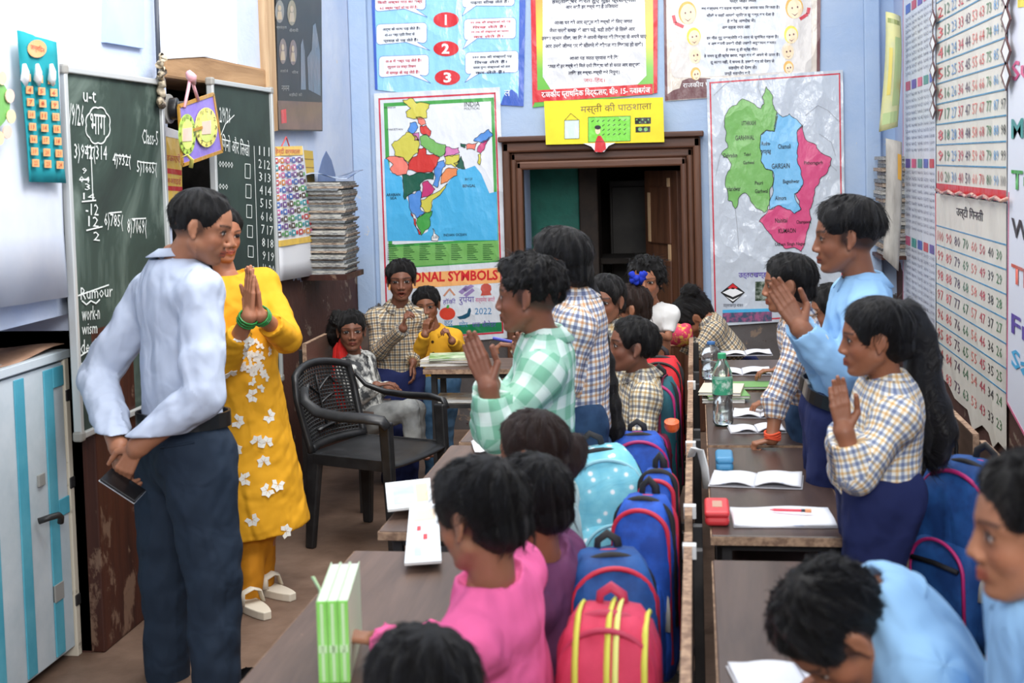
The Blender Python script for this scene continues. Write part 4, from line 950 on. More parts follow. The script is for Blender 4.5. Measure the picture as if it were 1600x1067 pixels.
def desk(label, x0, x1, y0, y1, z, group, shelf=True, m=None, grain=None):
    d = thing('school_desk', label, 'desk', ((x0+x1)/2, (y0+y1)/2, 0), group)
    top = plank('desk_top', (x0, y0, z-.028), (x1, y1, z), grain or M_TOP, d)
    e = .003
    for lo, hi in (((x0-e, y0-e, z-.026), (x1+e, y0, z-.004)), ((x0-e, y1, z-.026), (x1+e, y1+e, z-.004)), ((x0-e, y0, z-.026), (x0, y1, z-.004)), ((x1, y0, z-.026), (x1+e, y1, z-.004))):
        MB().box(lo, hi).build('raw_edge_strip', M_EDGE, top)
    for x in (x0+.04, x1-.04):
        for y in (y0+.06, y1-.06): MB().box((x-.014, y-.014, 0), (x+.014, y+.014, z-.028)).build('leg', M_IRON, d, bevel=.002)
    for y in (y0+.06, y1-.06): MB().box((x0+.04, y-.012, z-.055), (x1-.04, y+.012, z-.030)).build('cross_bar', M_IRON, d)
    for x in (x0+.04, x1-.04): MB().box((x-.012, y0+.06, z-.055), (x+.012, y1-.06, z-.030)).build('side_rail', M_IRON, d)
    MB().box((x0+.05, y0+.08, z-.20), (x1-.05, y1-.08, z-.185)).build('book_shelf', M_TOP, d)
    for y in (y0+.06, y1-.06): MB().box((x0+.04, y-.012, z-.205), (x1-.04, y+.012, z-.185)).build('shelf_bar', M_IRON, d)
    MB().box((x0+.028, y0+.06, .10), (x0+.052, y1-.06, .125)).build('foot_rail', M_IRON, d)
    return d
def bench(label, x0, x1, y0, y1, z, back_x, ztop, group, stick=None):
    """seat x0..x1, upright back board at back_x"""
    b = thing('school_bench', label, 'bench', ((x0+x1)/2, (y0+y1)/2, 0), group)
    MB().box((x0, y0, z-.025), (x1, y1, z)).build('seat', M_TOP, b, bevel=.003)
    s = 1 if back_x > x0 else -1
    bk = MB().box((min(back_x, back_x+s*.02), y0, z+.10), (max(back_x, back_x+s*.02), y1, ztop)).build('back_board', M_TOP, b)
    MB().box((min(back_x, back_x+s*.02), y0-.002, ztop), (max(back_x, back_x+s*.02), y1+.002, ztop+.004)).build('raw_top_edge', M_EDGE, bk)
    MB().box((min(back_x, back_x+s*.02), y0-.004, z+.10), (max(back_x, back_x+s*.02), y0, ztop)).build('raw_end_edge', M_EDGE, bk)
    xp = back_x+s*.033
    for y in (y0+.03, y1-.03):
        MB().box((xp-.013, y-.013, 0), (xp+.013, y+.013, ztop-.03)).build('back_post', M_IRON, b, bevel=.002)
        xf = x0+.03 if s > 0 else x1-.03
        MB().box((xf-.013, y-.013, 0), (xf+.013, y+.013, z-.025)).build('leg', M_IRON, b, bevel=.002)
        MB().box((min(xf, xp), y-.012, z-.05), (max(xf, xp), y+.012, z-.027)).build('cross_bar', M_IRON, b)
    if stick:
        for y in stick: MB().box((back_x-.003, y, ztop-.028), (back_x+.03, y+.03, ztop+.005)).build('white_sticker', M_STICK, bk)
    return b
DZ, SZ = .70, .43
gl, gr = 'long desks of the left column', 'long desks of the right column'
desk('worn brown desk in the left foreground carrying green-edged notebooks', -.90, -.53, 2.12, 3.20, DZ, gl)
desk('worn brown desk beside the plastic chair, second in the left column', -.88, -.51, 3.38, 4.44, DZ, gl)
desk('worn brown desk in front of the mint plaid shirt, third in the left column', -.86, -.49, 4.50, 5.45, DZ, gl)
desk('nearest dark desk of the right column, under the writer in sky blue', .025, .39, 2.0, 3.17, DZ, gr, grain=M_TOPD)
desk('dark desk of the right column carrying the red pencil box', .025, .39, 3.38, 4.42, DZ, gr, grain=M_TOPD)
desk('dark desk of the right column carrying the plastic water bottle', .025, .39, 4.47, 5.47, DZ, gr, grain=M_TOPD)
desk('far dark desk of the right column with piled notebooks below the district map', .025, .39, 5.54, 6.35, DZ, gr, grain=M_TOPD)
desk('far left desk with books, below the India map', -1.34, -.42, 6.12, 6.46, DZ, 'desks at the back', grain=M_TOPX)
gb = 'benches of the left column'; gb2 = 'benches of the right column'
bench('brown bench under the sitters in pink and plum shirts', -.29, -.10, 2.05, 3.22, SZ, -.045, .75, gb, (3.10,))
bench('brown bench behind the left column holding the pale blue schoolbag', -.29, -.10, 3.34, 4.44, SZ, -.045, .76, gb, (3.42, 4.2))
bench('brown bench behind the left column holding the teal and maroon schoolbag', -.29, -.10, 4.50, 5.48, SZ, -.045, .77, gb, (5.3,))
bench('far brown bench behind the left column below the open door leaf', -.29, -.10, 5.55, 6.5, SZ, -.045, .80, gb)
bench('brown bench of the right column under the writer in sky blue', .52, .80, 1.9, 3.1, SZ, .90, .75, gb2)
bench('brown bench of the right column carrying the big blue schoolbag', .56, .82, 3.2, 4.3, SZ, .90, .75, gb2)
bench('brown bench of the right column carrying the black schoolbag', .56, .82, 4.4, 5.45, SZ, .90, .75, gb2)
bench('bench with raw wooden back against the left wall, under the sitter in the patterned jacket', -1.86, -1.62, 6.02, 7.2, .47, -1.90, .84, 'benches at the back')
# ---- black plastic armchair
def frame(loc, az):
    c, s = math.cos(math.radians(az)), math.sin(math.radians(az))
    f = V((c, s, 0)); l = V((-s, c, 0)); o = V(loc)
    return lambda x, y, z: o+f*x+l*y+V((0, 0, z))
M_PLAST = mat('scuffed_black_plastic', (30, 31, 33), .38, (48, 49, 51), 12, .4, .75)
chl = (-1.45, 5.60, 0); ch = thing('plastic_armchair', 'empty black plastic armchair with perforated back, facing right', 'chair', chl); K = frame(chl, -20)
def seatfn(u, v):
    x = -.22+.45*u; y = (-.225+.45*v)*(1-.08*(1-u))
    return K(x, y, .425-.022*math.cos((v-.5)*2.6)*math.sin(u*2.6)-.02*max(0, u-.85)/.15)
solid(MB().grid(seatfn, 12, 12).build('seat', M_PLAST, ch, smooth=True), .012)
for sy in (-1, 1):
    for sx, top in ((-.2, .43), (.2, .60)):
        ft = K(sx*1.12, sy*.225, 0); hd_ = K(sx, sy*.225 if sx > 0 else sy*.2, top)
        d = (hd_-ft); m = MB()
        f_, l_ = K(1, 0, 0)-K(0, 0, 0), K(0, 1, 0)-K(0, 0, 0)
        def ring(p, w, t): return [p-f_*w-l_*sy*t, p+f_*w-l_*sy*t, p+f_*w+l_*sy*t, p-f_*w+l_*sy*t]
        m.hexa(ring(ft, .022, .016)+ring(hd_, .036 if sx < 0 else .028, .02))
        m.build('leg', M_PLAST, ch, bevel=.008)
    # arm rest: broad swept bar from back to front post
    pts = [K(-.25, sy*.20, .72), K(-.22, sy*.235, .665), K(-.13, sy*.265, .628), K(.0, sy*.275, .618), K(.13, sy*.27, .62), K(.20, sy*.255, .612), K(.225, sy*.245, .58)]
    MB().tube(pts, [.018, .024, .029, .031, .031, .028, .022], 10, flat=.5).build('arm_rest', M_PLAST, ch, smooth=True)
    MB().bar(K(-.2, sy*.215, .405), K(.2, sy*.222, .405), .014, .05).build('seat_rail', M_PLAST, ch, bevel=.004)
def bk(u, v):   # curved reclined back, u across, v up
    y = (-.205+.41*u)*(1+.10*v-.35*max(0, v-.72)); curve = .05*(1-((u-.5)*2)**2)
    return K(-.215-.10*v-curve+.02*v*v, y, .43+.37*v*(1-.10*((u-.5)*2)**2))
edge = [bk(0, v/10) for v in range(11)]+[bk(u/10, 1) for u in range(1, 10)]+[bk(1, 1-v/10) for v in range(11)]
MB().tube(edge, .017, 8).build('back_frame', M_PLAST, ch, smooth=True)
net = MB()
for i in range(1, 22): net.tube([bk(i/22, .06+.9*v/10) for v in range(11)], .0042, 4, caps=False)
for j in range(1, 22): net.tube([bk(.04+.92*u/10, j/22) for u in range(11)], .0042, 4, caps=False)
o = net.build('perforated_back', M_PLAST, ch); o['kind'] = 'stuff'
motif = MB()
for (u0, v0, u1, v1, w_) in ((.5, .2, .48, .85, .012), (.49, .6, .3, .78, .01), (.49, .66, .7, .82, .01), (.49, .5, .72, .6, .01), (.5, .42, .28, .52, .01), (.3, .2, .72, .24, .02), (.3, .78, .26, .7, .014), (.7, .82, .75, .72, .014)):
    motif.tube([bk(u0+(u1-u0)*t/4, v0+(v1-v0)*t/4)+(K(.004, 0, 0)-K(0, 0, 0)) for t in range(5)], w_, 6, flat=.3)
motif.build('palm_motif', M_PLAST, ch, smooth=True)
MB().tube([bk(u/10, .03) for u in range(11)], .02, 6).build('back_foot_rail', M_PLAST, ch, smooth=True)
# ---- painted cupboard at the left edge
M_CUPW = mat('white_blue_cupboard_paint', (206, 216, 222), .55, (180, 196, 204), 4, .4, .7)
M_CUPB = mat('turquoise_paint', (74, 164, 188), .5, (100, 184, 204), 5, .4, .7)
M_CUPC = mat('cream_edge_paint', (214, 206, 188), .6, (150, 138, 120), 14, .6, .68)
xf_ = -2.20; yr_ = 4.20; zt = 1.09
cp = thing('painted_cupboard', 'white and turquoise painted wooden cupboard at the left edge', 'cupboard', (xf_-.15, yr_-.35, 0))
fx = lambda x, y, z: V((xf_-y, yr_+x, z))
def cbox(n, x0, x1, y0, y1, z0, z1, m_, par, bv=.003):
    return MB().hexa([fx(x0, y0, z0), fx(x1, y0, z0), fx(x1, y1, z0), fx(x0, y1, z0), fx(x0, y0, z1), fx(x1, y0, z1), fx(x1, y1, z1), fx(x0, y1, z1)]).build(n, m_, par, bevel=bv)
cw = .95
mat('grey_patch', (150, 150, 146), .7)
cbox('carcass', -cw, 0, .02, .36, .03, zt-.03, M_CUPW, cp)
cbox('top_board', -cw-.02, .005, -.012, .36, zt-.03, zt, M_CUPW, cp)
cbox('corner_post', -.03, .0, -.008, .36, .0, zt-.03, M_CUPC, cp)
dr_ = cbox('door', -cw, -.034, 0, .02, .04, zt-.04, M_CUPW, cp)
k = 0
for x0, x1, z0, z1, mm in ((-.17, -.11, .05, zt-.05, M_CUPB), (-.108, -.036, zt-.12, zt-.05, M_CUPB), (-.108, -.036, .52, .58, M_CUPB), (-.36, -.30, .05, zt-.05, M_CUPB), (-.17, -.11, .24, .30, mat('grey_patch', (150, 150, 146), .7)), (-.24, -.20, .66, .70, mat('grey_patch', (150, 150, 146), .7)), (-.55, -.49, .05, zt-.05, M_CUPB)):
    cbox('painted_slat', x0, x1, -.006 if mm is not MATS['grey_patch'] else -.010, 0, z0, z1, mm, dr_, .002)
for zz in (.93, .62, .20): cbox('iron_strap', -.032, .002, -.012, -.006, zz-.02, zz+.02, M_IRON, cp)
MB().tube([fx(-.26, -.01, .55), fx(-.245, -.045, .56), fx(-.20, -.05, .555), fx(-.175, -.045, .54), fx(-.17, -.04, .52)], .011, 8).build('handle', M_IRON, dr_, smooth=True)
o = MB().grid(lambda u, v: fx(-.75+.80*u, .01+.30*v, zt+.004+.012*math.sin(u*9)*math.sin(v*4+1)+.006), 14, 8).build('brown_paper_sheet', mat('brown_paper', (188, 150, 124), .8, (160, 122, 98), 6), None, smooth=True)
solid(o, .003); tag(o, 'crumpled brown paper lying on top of the painted cupboard', 'paper')
# ---- schoolbags
def bag(label, loc, az, w, d, h, main, trim, pocket=None, tilt=0, lean=0, strap=None, zipm=None, tab=None, stripes=None):
    """loc base centre, az the direction its front faces"""
    b = thing('schoolbag', label, 'schoolbag', loc, 'schoolbags left on the benches')
    K0 = frame((0, 0, 0), az); R = Matrix.Rotation(math.radians(lean), 3, K0(1, 0, 0)) @ Matrix.Rotation(math.radians(tilt), 3, K0(0, 1, 0))
    P = lambda x, y, z: V(loc)+R @ K0(x, y, z)
    strap = strap or mat('black_strap', (26, 26, 30), .7); zipm = zipm or strap
    def body(cx, cw_, cd, z0, z1, n=28, m=14, ex=.45):
        mb = MB(); base = 0
        for j in range(m+1):
            t = j/m; z = z0+(z1-z0)*t
            sh = (1-max(0, (t-.62)/.38)**2.4*.62)*(1-max(0, (.12-t)/.12)**2*.15)
            if j == m: sh *= .55
            for i in range(n):
                a = 2*math.pi*i/n; c, s = math.cos(a), math.sin(a)
                x = math.copysign(abs(c)**ex, c)*cd/2*(sh if c > 0 else (.6+.4*sh)); y = math.copysign(abs(s)**ex, s)*cw_/2*(.55+.45*sh)
                wob = 1+.03*math.sin(i*2.1+j*1.3)
                mb.v.append(tuple(P(cx+x*wob, y*wob, z)))
        for j in range(m):
            for i in range(n):
                mb.f.append([j*n+i, j*n+(i+1) % n, (j+1)*n+(i+1) % n, (j+1)*n+i]); mb.mi.append(0)
        mb.f.append([m*n+i for i in range(n)]); mb.f.append([i for i in range(n)][::-1]); mb.mi += [0, 0]
        return mb
    bd = body(0, w, d, 0, h).build('body', main, b, smooth=True)
    pk = body(d*.40, w*.84, d*.5, .02, h*.60).build('front_pocket', pocket or main, b, smooth=True)
    def arch_(cx, cw_, z0, z1, r, n=18):
        pts = [P(cx, -cw_/2, z0)]
        for i in range(n+1):
            a = math.pi*(1-i/n); pts.append(P(cx, math.cos(a)*cw_/2*.96, z1-cw_*.42+math.sin(a)*cw_*.42))
        pts.append(P(cx, cw_/2, z0)); return MB().tube(pts, r, 7)
    arch_(d*.30, w*.94, .04, h*.965, .006).build('piping', trim, bd, smooth=True)
    arch_(-d*.22, w*.98, .04, h*.99, .006).build('piping', trim, bd, smooth=True)
    arch_(d*.06, w*.97, .12, h*1.005, .009).build('zip', zipm, bd, smooth=True)
    arch_(d*.62, w*.72, .04, h*.595, .005).build('piping', trim, pk, smooth=True)
    MB().tube([P(d*.66, -w*.30, h*.46), P(d*.665, 0, h*.47), P(d*.66, w*.30, h*.46)], .007, 6).build('zip', zipm, pk, smooth=True)
    if stripes:
        q1, q2 = body(0, w, d, 0, h), body(d*.40, w*.84, d*.5, .02, h*.60)
        bt = BVHTree.FromPolygons([V(q) for q in q1.v+q2.v], q1.f+[[i+len(q1.v) for i in f_] for f_ in q2.f])
        for yy, mm in stripes:
            pts = []; c0 = P(0, yy*w*.8, h*.55)
            for t in range(27):
                th = math.radians(-52+t*6.5); dr_ = (P(math.cos(th), 0, math.sin(th))-P(0, 0, 0)).normalized()
                hit = bt.ray_cast(c0+dr_*.6, -dr_)
                if hit[0] is not None: pts.append(hit[0]+dr_*.002)
            if len(pts) > 3: MB().tube(pts, .011, 6, flat=.35).build('stripe', mm, bd, smooth=True)
    MB().tube([P(-d*.30, -w*.13, h*.96), P(-d*.32, -w*.11, h*1.04), P(-d*.32, 0, h*1.08), P(-d*.32, w*.11, h*1.04), P(-d*.30, w*.13, h*.96)], .011, 7, flat=.45).build('handle', strap, b, smooth=True)
    for s in (-1, 1):
        pts = [P(-d*.42, s*w*.18, h*.92), P(-d*.58, s*w*.24, h*.85), P(-d*.68, s*w*.30, h*.55), P(-d*.60, s*w*.36, h*.22), P(-d*.40, s*w*.42, h*.06)]
        MB().tube(pts, .024, 8, flat=.3).build('shoulder_strap', strap, b, smooth=True)
    if tab: MB().tube([P(d*.34, w*.40, h*.50), P(d*.40, w*.44, h*.40), P(d*.44, w*.45, h*.30)], .011, 6, flat=.4).build('zip_pull', tab, b, smooth=True)
    return b
C_ = lambda n, c, c2=None: cloth(n, c, .7, .25, c2, 10, .35)
mb_blue = C_('bag_blue', (34, 84, 150), (26, 64, 124)); mb_royal = C_('bag_royal', (36, 88, 190), (28, 66, 150)); t_red = mat('red_piping', (200, 40, 66), .5); t_mag = mat('magenta_piping', (180, 40, 110), .5)
mb_pink = C_('bag_pink', (206, 60, 92), (190, 50, 80)); t_lime = mat('lime_trim', (206, 206, 80), .6); mb_teal = C_('bag_teal', (30, 92, 104), (24, 70, 84)); mb_mar = C_('bag_maroon', (112, 30, 62)); mb_red = C_('bag_red', (196, 34, 44)); mb_blk = C_('bag_black', (24, 24, 28), (34, 34, 40))
mm, nt, N, L, b = _new('pale_blue_floral'); b.inputs['Roughness'].default_value = .7
v_ = nt.nodes.new('ShaderNodeTexVoronoi'); v_.inputs['Scale'].default_value = 34; L.new(_map(nt), v_.inputs['Vector'])
cc_ = _ramp(nt, v_.outputs['Distance'], [(.0, (250, 236, 240)), (.18, (240, 244, 248)), (.30, (132, 206, 222)), (.9, (110, 190, 212))])
L.new(cc_, b.inputs['Base Color']); n_ = _noise(nt, 9, 4, .5, _map(nt), .6); _bump(nt, b, n_.outputs['Fac'], .3, .03)
mb_flo = mm
t_grey = mat('grey_web_strap', (168, 166, 160), .7)
sz = SZ
bag('pink schoolbag with lime green stripes in the foreground beside the maroon shirt', (-.185, 2.46, sz), -92, .20, .20, .385, mb_pink, mat('dark_pink_piping', (176, 44, 76), .6), stripes=((-.36, t_lime), (.02, t_lime), (.12, mat('pale_lime_trim', (222, 224, 130), .6)), (.46, t_lime)), zipm=mat('dark_pink_piping', (176, 44, 76), .6), strap=mat('dark_pink_piping', (176, 44, 76), .6))
bag('blue schoolbag with red piping just behind the pink one', (-.205, 2.83, sz), -80, .20, .19, .385, mb_blue, t_red, mb_blue)
bag('blue schoolbag with red piping leaning on the back board beside the pale blue one', (-.14, 3.14, sz), -100, .15, .18, .43, mb_royal, t_red, tab=t_grey)
bag('pale blue flower-print schoolbag on the middle bench', (-.25, 3.60, sz), -75, .25, .20, .45, mb_flo, mat('pale_trim', (150, 206, 220), .6), lean=6)
bag('dark blue schoolbag with black straps next to the pale blue flower-print one, nearest the aisle', (-.40, 3.98, sz-.15), -70, .18, .17, .46, mb_blue, t_red)
bag('blue schoolbag with magenta piping behind the pale blue one', (-.20, 4.12, sz), -85, .20, .18, .38, mb_royal, t_mag)
bag('royal blue schoolbag with red piping standing against the back board', (-.115, 3.42, sz), -95, .10, .14, .43, mb_royal, t_red, tab=t_grey)
bag('teal and maroon striped schoolbag behind the seated checked shirt', (-.16, 4.78, sz), -100, .17, .18, .45, mb_teal, t_mag, mb_mar, stripes=((-.25, mb_mar), (.2, mb_mar)))
bag('red and black schoolbag on the far bench', (-.16, 5.35, sz), -95, .19, .18, .44, mb_red, mat('black_piping', (24, 22, 24), .6), mb_red)
bag('big blue schoolbag with red piping beside the person in pale checks', (.69, 3.42, sz+.0), 215, .26, .19, .46, mb_blue, t_mag, mb_blue, tab=t_grey, zipm=mb_blk)
bag('black schoolbag against the right wall beside the long ponytail', (.72, 4.55, sz), 200, .24, .2, .46, mb_blk, mat('purple_piping', (70, 60, 120), .6))
bag('small blue schoolbag on the right bench at the right edge, lower front', (.76, 2.92, sz), 205, .22, .17, .34, mb_blue, t_red, mb_blue)
bag('red cloth schoolbag hung behind the patterned jacket', (-1.78, 6.36, .47), 0, .22, .10, .36, C_('bag_scarlet', (214, 40, 36)), mat('scarlet_piping', (190, 30, 30), .6), strap=C_('bag_scarlet', (214, 40, 36)))
# ================================================================== people
class Vol:
    """signed distance volume, polygonised by surface nets"""
    def __init__(s, lo, hi, res):
        s.lo = np.array(lo, float); s.res = res
        s.n = np.maximum(np.ceil((np.array(hi)-s.lo)/res).astype(int)+1, 4)
        s.d = np.full(s.n, .5, np.float32)
        s.ax = [(s.lo[i]+np.arange(s.n[i])*res).astype(np.float32) for i in range(3)]
    def sub(s, lo, hi):
        sl = []
        for i in range(3):
            a = int(max(0, math.floor((lo[i]-s.lo[i])/s.res))); b = int(min(s.n[i], math.ceil((hi[i]-s.lo[i])/s.res)+1))
            if b <= a: return None
            sl.append(slice(a, b))
        X = s.ax[0][sl[0]][:, None, None]; Y = s.ax[1][sl[1]][None, :, None]; Z = s.ax[2][sl[2]][None, None, :]
        return tuple(sl), X, Y, Z
    def comb(s, sl, d, k, op):
        o = s.d[sl]
        if op == 'u':
            if k > 0:
                h = np.clip(.5+.5*(o-d)/k, 0, 1); s.d[sl] = o*(1-h)+d*h-k*h*(1-h)
            else: s.d[sl] = np.minimum(o, d)
        elif op == 's':
            if k > 0:
                h = np.clip(.5-.5*(o+d)/k, 0, 1); s.d[sl] = o*(1-h)-d*h+k*h*(1-h)
            else: s.d[sl] = np.maximum(o, -d)
    def cap(s, a, b, ra, rb=None, k=.02, op='u', flat=1.0, thin=None):
        a, b = np.array(a, float), np.array(b, float); rb = ra if rb is None else rb
        m = max(ra, rb)*max(1, flat)+k+s.res*3
        r = s.sub(np.minimum(a, b)-m, np.maximum(a, b)+m)
        if r is None: return s
        sl, X, Y, Z = r; ab = b-a; L2 = max(float(ab@ab), 1e-12)
        wx, wy, wz = X-a[0], Y-a[1], Z-a[2]
        t = np.clip((wx*ab[0]+wy*ab[1]+wz*ab[2])/L2, 0, 1)
        qx, qy, qz = wx-t*ab[0], wy-t*ab[1], wz-t*ab[2]
        q2 = qx*qx+qy*qy+qz*qz
        if flat != 1.0:
            n = np.array(thin, float); n /= np.linalg.norm(n)
            qn = qx*n[0]+qy*n[1]+qz*n[2]; q2 = q2+qn*qn*(1/flat**2-1)
        d = (np.sqrt(np.maximum(q2, 1e-12))-(ra+(rb-ra)*t))*(min(1, flat)*.5+.5)
        s.comb(sl, d.astype(np.float32), k, op); return s
    def ell(s, c, r, R=None, k=.02, op='u'):
        c = np.array(c, float); r = np.array(r, float); m = r.max()+k+s.res*3
        g = s.sub(c-m, c+m)
        if g is None: return s
        sl, X, Y, Z = g; R = np.eye(3) if R is None else np.array(R, float)   # columns = axes
        x, y, z = X-c[0], Y-c[1], Z-c[2]
        u = [(x*R[0, i]+y*R[1, i]+z*R[2, i])/r[i] for i in range(3)]
        k0 = np.sqrt(u[0]**2+u[1]**2+u[2]**2+1e-12)
        k1 = np.sqrt((u[0]/r[0])**2+(u[1]/r[1])**2+(u[2]/r[2])**2+1e-12)
        s.comb(sl, (k0*(k0-1)/k1).astype(np.float32), k, op); return s
    def cut(s, p, n, k=0.0, zone=None):
        """remove everything on the +n side of the plane, optionally only near zone (centre, radius)"""
        n = np.array(n, float); n /= np.linalg.norm(n); p = np.array(p, float)
        lo, hi = s.lo, s.lo+s.n*s.res
        if zone is not None: lo, hi = np.array(zone[0])-zone[1], np.array(zone[0])+zone[1]
        g = s.sub(lo, hi)
        if g is None: return s
        sl, X, Y, Z = g
        d = (X-p[0])*n[0]+(Y-p[1])*n[1]+(Z-p[2])*n[2]
        if zone is not None:
            rr = np.sqrt((X-zone[0][0])**2+(Y-zone[0][1])**2+(Z-zone[0][2])**2)
            d = np.where(rr < zone[1], d, -1)
        s.d[sl] = np.maximum(s.d[sl], d.astype(np.float32)); return s
    def noise(s, amp, freq, seed=0):
        r = np.random.default_rng(seed); X = s.ax[0][:, None, None]; Y = s.ax[1][None, :, None]; Z = s.ax[2][None, None, :]
        for i in range(5):
            v = r.normal(size=3); v /= np.linalg.norm(v); v *= freq*(.6+.5*i); w = r.normal(size=3)*freq*.35
            s.d += (amp/(1+.5*i))*np.sin(v[0]*X+v[1]*Y+v[2]*Z+1.3*np.sin(w[0]*X+w[1]*Y+w[2]*Z)+r.uniform(0, 6))
        return s
    def mesh(s):
        d = s.d; neg = d < 0; n = s.n
        c = np.zeros(n-1, np.uint8)
        for i in (0, 1):
            for j in (0, 1):
                for k in (0, 1): c += neg[i:n[0]-1+i, j:n[1]-1+j, k:n[2]-1+k]
        act = (c > 0) & (c < 8); I = np.argwhere(act)
        if len(I) == 0: return np.zeros((0, 3)), np.zeros((0, 4), int)
        idx = np.full(n-1, -1, np.int32); idx[tuple(I.T)] = np.arange(len(I))
        off = np.array([(i, j, k) for i in (0, 1) for j in (0, 1) for k in (0, 1)])
        val = np.stack([d[I[:, 0]+o[0], I[:, 1]+o[1], I[:, 2]+o[2]] for o in off], 1)
        acc = np.zeros((len(I), 3)); cnt = np.zeros(len(I))
        for a in range(8):
            for b in range(a+1, 8):
                if np.abs(off[a]-off[b]).sum() != 1: continue
                va, vb = val[:, a], val[:, b]; m = (va < 0) != (vb < 0)
                t = np.where(m, va/np.where(m, va-vb, 1), 0)
                acc += m[:, None]*(off[a]+t[:, None]*(off[b]-off[a])); cnt += m
        P = s.lo+(I+acc/cnt[:, None])*s.res
        Q = []
        for ax in range(3):
            u, v = (ax+1) % 3, (ax+2) % 3
            sa = [slice(None)]*3; sb = [slice(None)]*3
            sa[ax] = slice(0, n[ax]-1); sb[ax] = slice(1, n[ax])
            A, B = neg[tuple(sa)], neg[tuple(sb)]
            E = np.argwhere(A != B); E = E[(E[:, u] > 0) & (E[:, v] > 0) & (E[:, u] < n[u]-1) & (E[:, v] < n[v]-1)]
            if len(E) == 0: continue
            inside = A[tuple(E.T)]
            def cell(du, dv):
                q = E.copy(); q[:, u] -= du; q[:, v] -= dv; return idx[tuple(q.T)]
            f = np.stack([cell(1, 1), cell(0, 1), cell(0, 0), cell(1, 0)], 1)
            f[~inside] = f[~inside][:, ::-1]; Q.append(f)
        F = np.concatenate(Q); F = F[(F >= 0).all(1)]
        return P, F
def np_mesh(name, P, F):
    me = bpy.data.meshes.new(name); nf = len(F)
    me.vertices.add(len(P)); me.vertices.foreach_set('co', np.asarray(P, np.float32).ravel())
    me.loops.add(nf*4); me.loops.foreach_set('vertex_index', np.asarray(F, np.int32).ravel())
    me.polygons.add(nf); me.polygons.foreach_set('loop_start', np.arange(nf, dtype=np.int32)*4)
    me.polygons.foreach_set('use_smooth', np.ones(nf, bool))
    me.update(calc_edges=True)
    return me
def relax(P, F, it=2, f=.5):
    e = np.concatenate([F[:, [0, 1]], F[:, [1, 2]], F[:, [2, 3]], F[:, [3, 0]]])
    for _ in range(it):
        a = np.zeros_like(P); c = np.zeros(len(P))
        for i in range(3): a[:, i] = np.bincount(e[:, 0], P[e[:, 1], i], len(P))+np.bincount(e[:, 1], P[e[:, 0], i], len(P))
        c = np.bincount(e[:, 0], minlength=len(P))+np.bincount(e[:, 1], minlength=len(P))
        P = P*(1-f)+f*a/np.maximum(c, 1)[:, None]
    return P
def biggest(P, F, keep=.25):
    """drop loose crumbs: keep only components of at least keep x the largest"""
    lab = np.arange(len(P)); e = np.concatenate([F[:, [0, 1]], F[:, [1, 2]], F[:, [2, 3]], F[:, [3, 0]]])
    while True:
        old = lab.copy(); m = np.minimum(lab[e[:, 0]], lab[e[:, 1]])
        np.minimum.at(lab, e[:, 0], m); np.minimum.at(lab, e[:, 1], m); lab = lab[lab]; lab = lab[lab]
        if (lab == old).all(): break
    u, c = np.unique(lab, return_counts=True); ok = np.isin(lab, u[c >= c.max()*keep])
    idx = np.cumsum(ok)-1
    return P[ok], idx[F[ok[F[:, 0]]]]
def set_col(me, C):
    a = me.color_attributes.new('Col', 'FLOAT_COLOR', 'POINT')
    full = np.ones((len(C), 4), np.float32); full[:, :3] = C
    a.data.foreach_set('color', full.ravel())
def set_uv(me, P, F, segs):
    """cloth coordinates in metres: round and along the nearest body segment. segs: (a, b, ref)"""
    fc = P[F].mean(1); best = None; bd = None
    D = []
    for a, b, ref, bias in segs:
        ab = b-a; L = np.linalg.norm(ab); t = np.clip(((fc-a)@ab)/(L*L), 0, 1)
        D.append(np.linalg.norm(fc-(a+t[:, None]*ab), axis=1)-bias)
    w = np.argmin(np.stack(D), 0)
    uv = np.zeros((len(F), 4, 2), np.float32)
    for i, (a, b, ref, bias) in enumerate(segs):
        m = w == i
        if not m.any(): continue
        z = (b-a)/np.linalg.norm(b-a); x = ref-z*(ref@z); x /= np.linalg.norm(x); y = np.cross(z, x)
        q = P[F[m]]-a; ang = np.arctan2(q@y, q@x); a0 = ang[:, :1]
        ang = a0+(ang-a0+np.pi) % (2*np.pi)-np.pi
        rad = np.median(np.hypot(q@y, q@x))
        uv[m, :, 0] = ang*rad*1.12; uv[m, :, 1] = q@z
    l = me.uv_layers.new(name='UVMap'); l.data.foreach_set('uv', uv.reshape(-1))
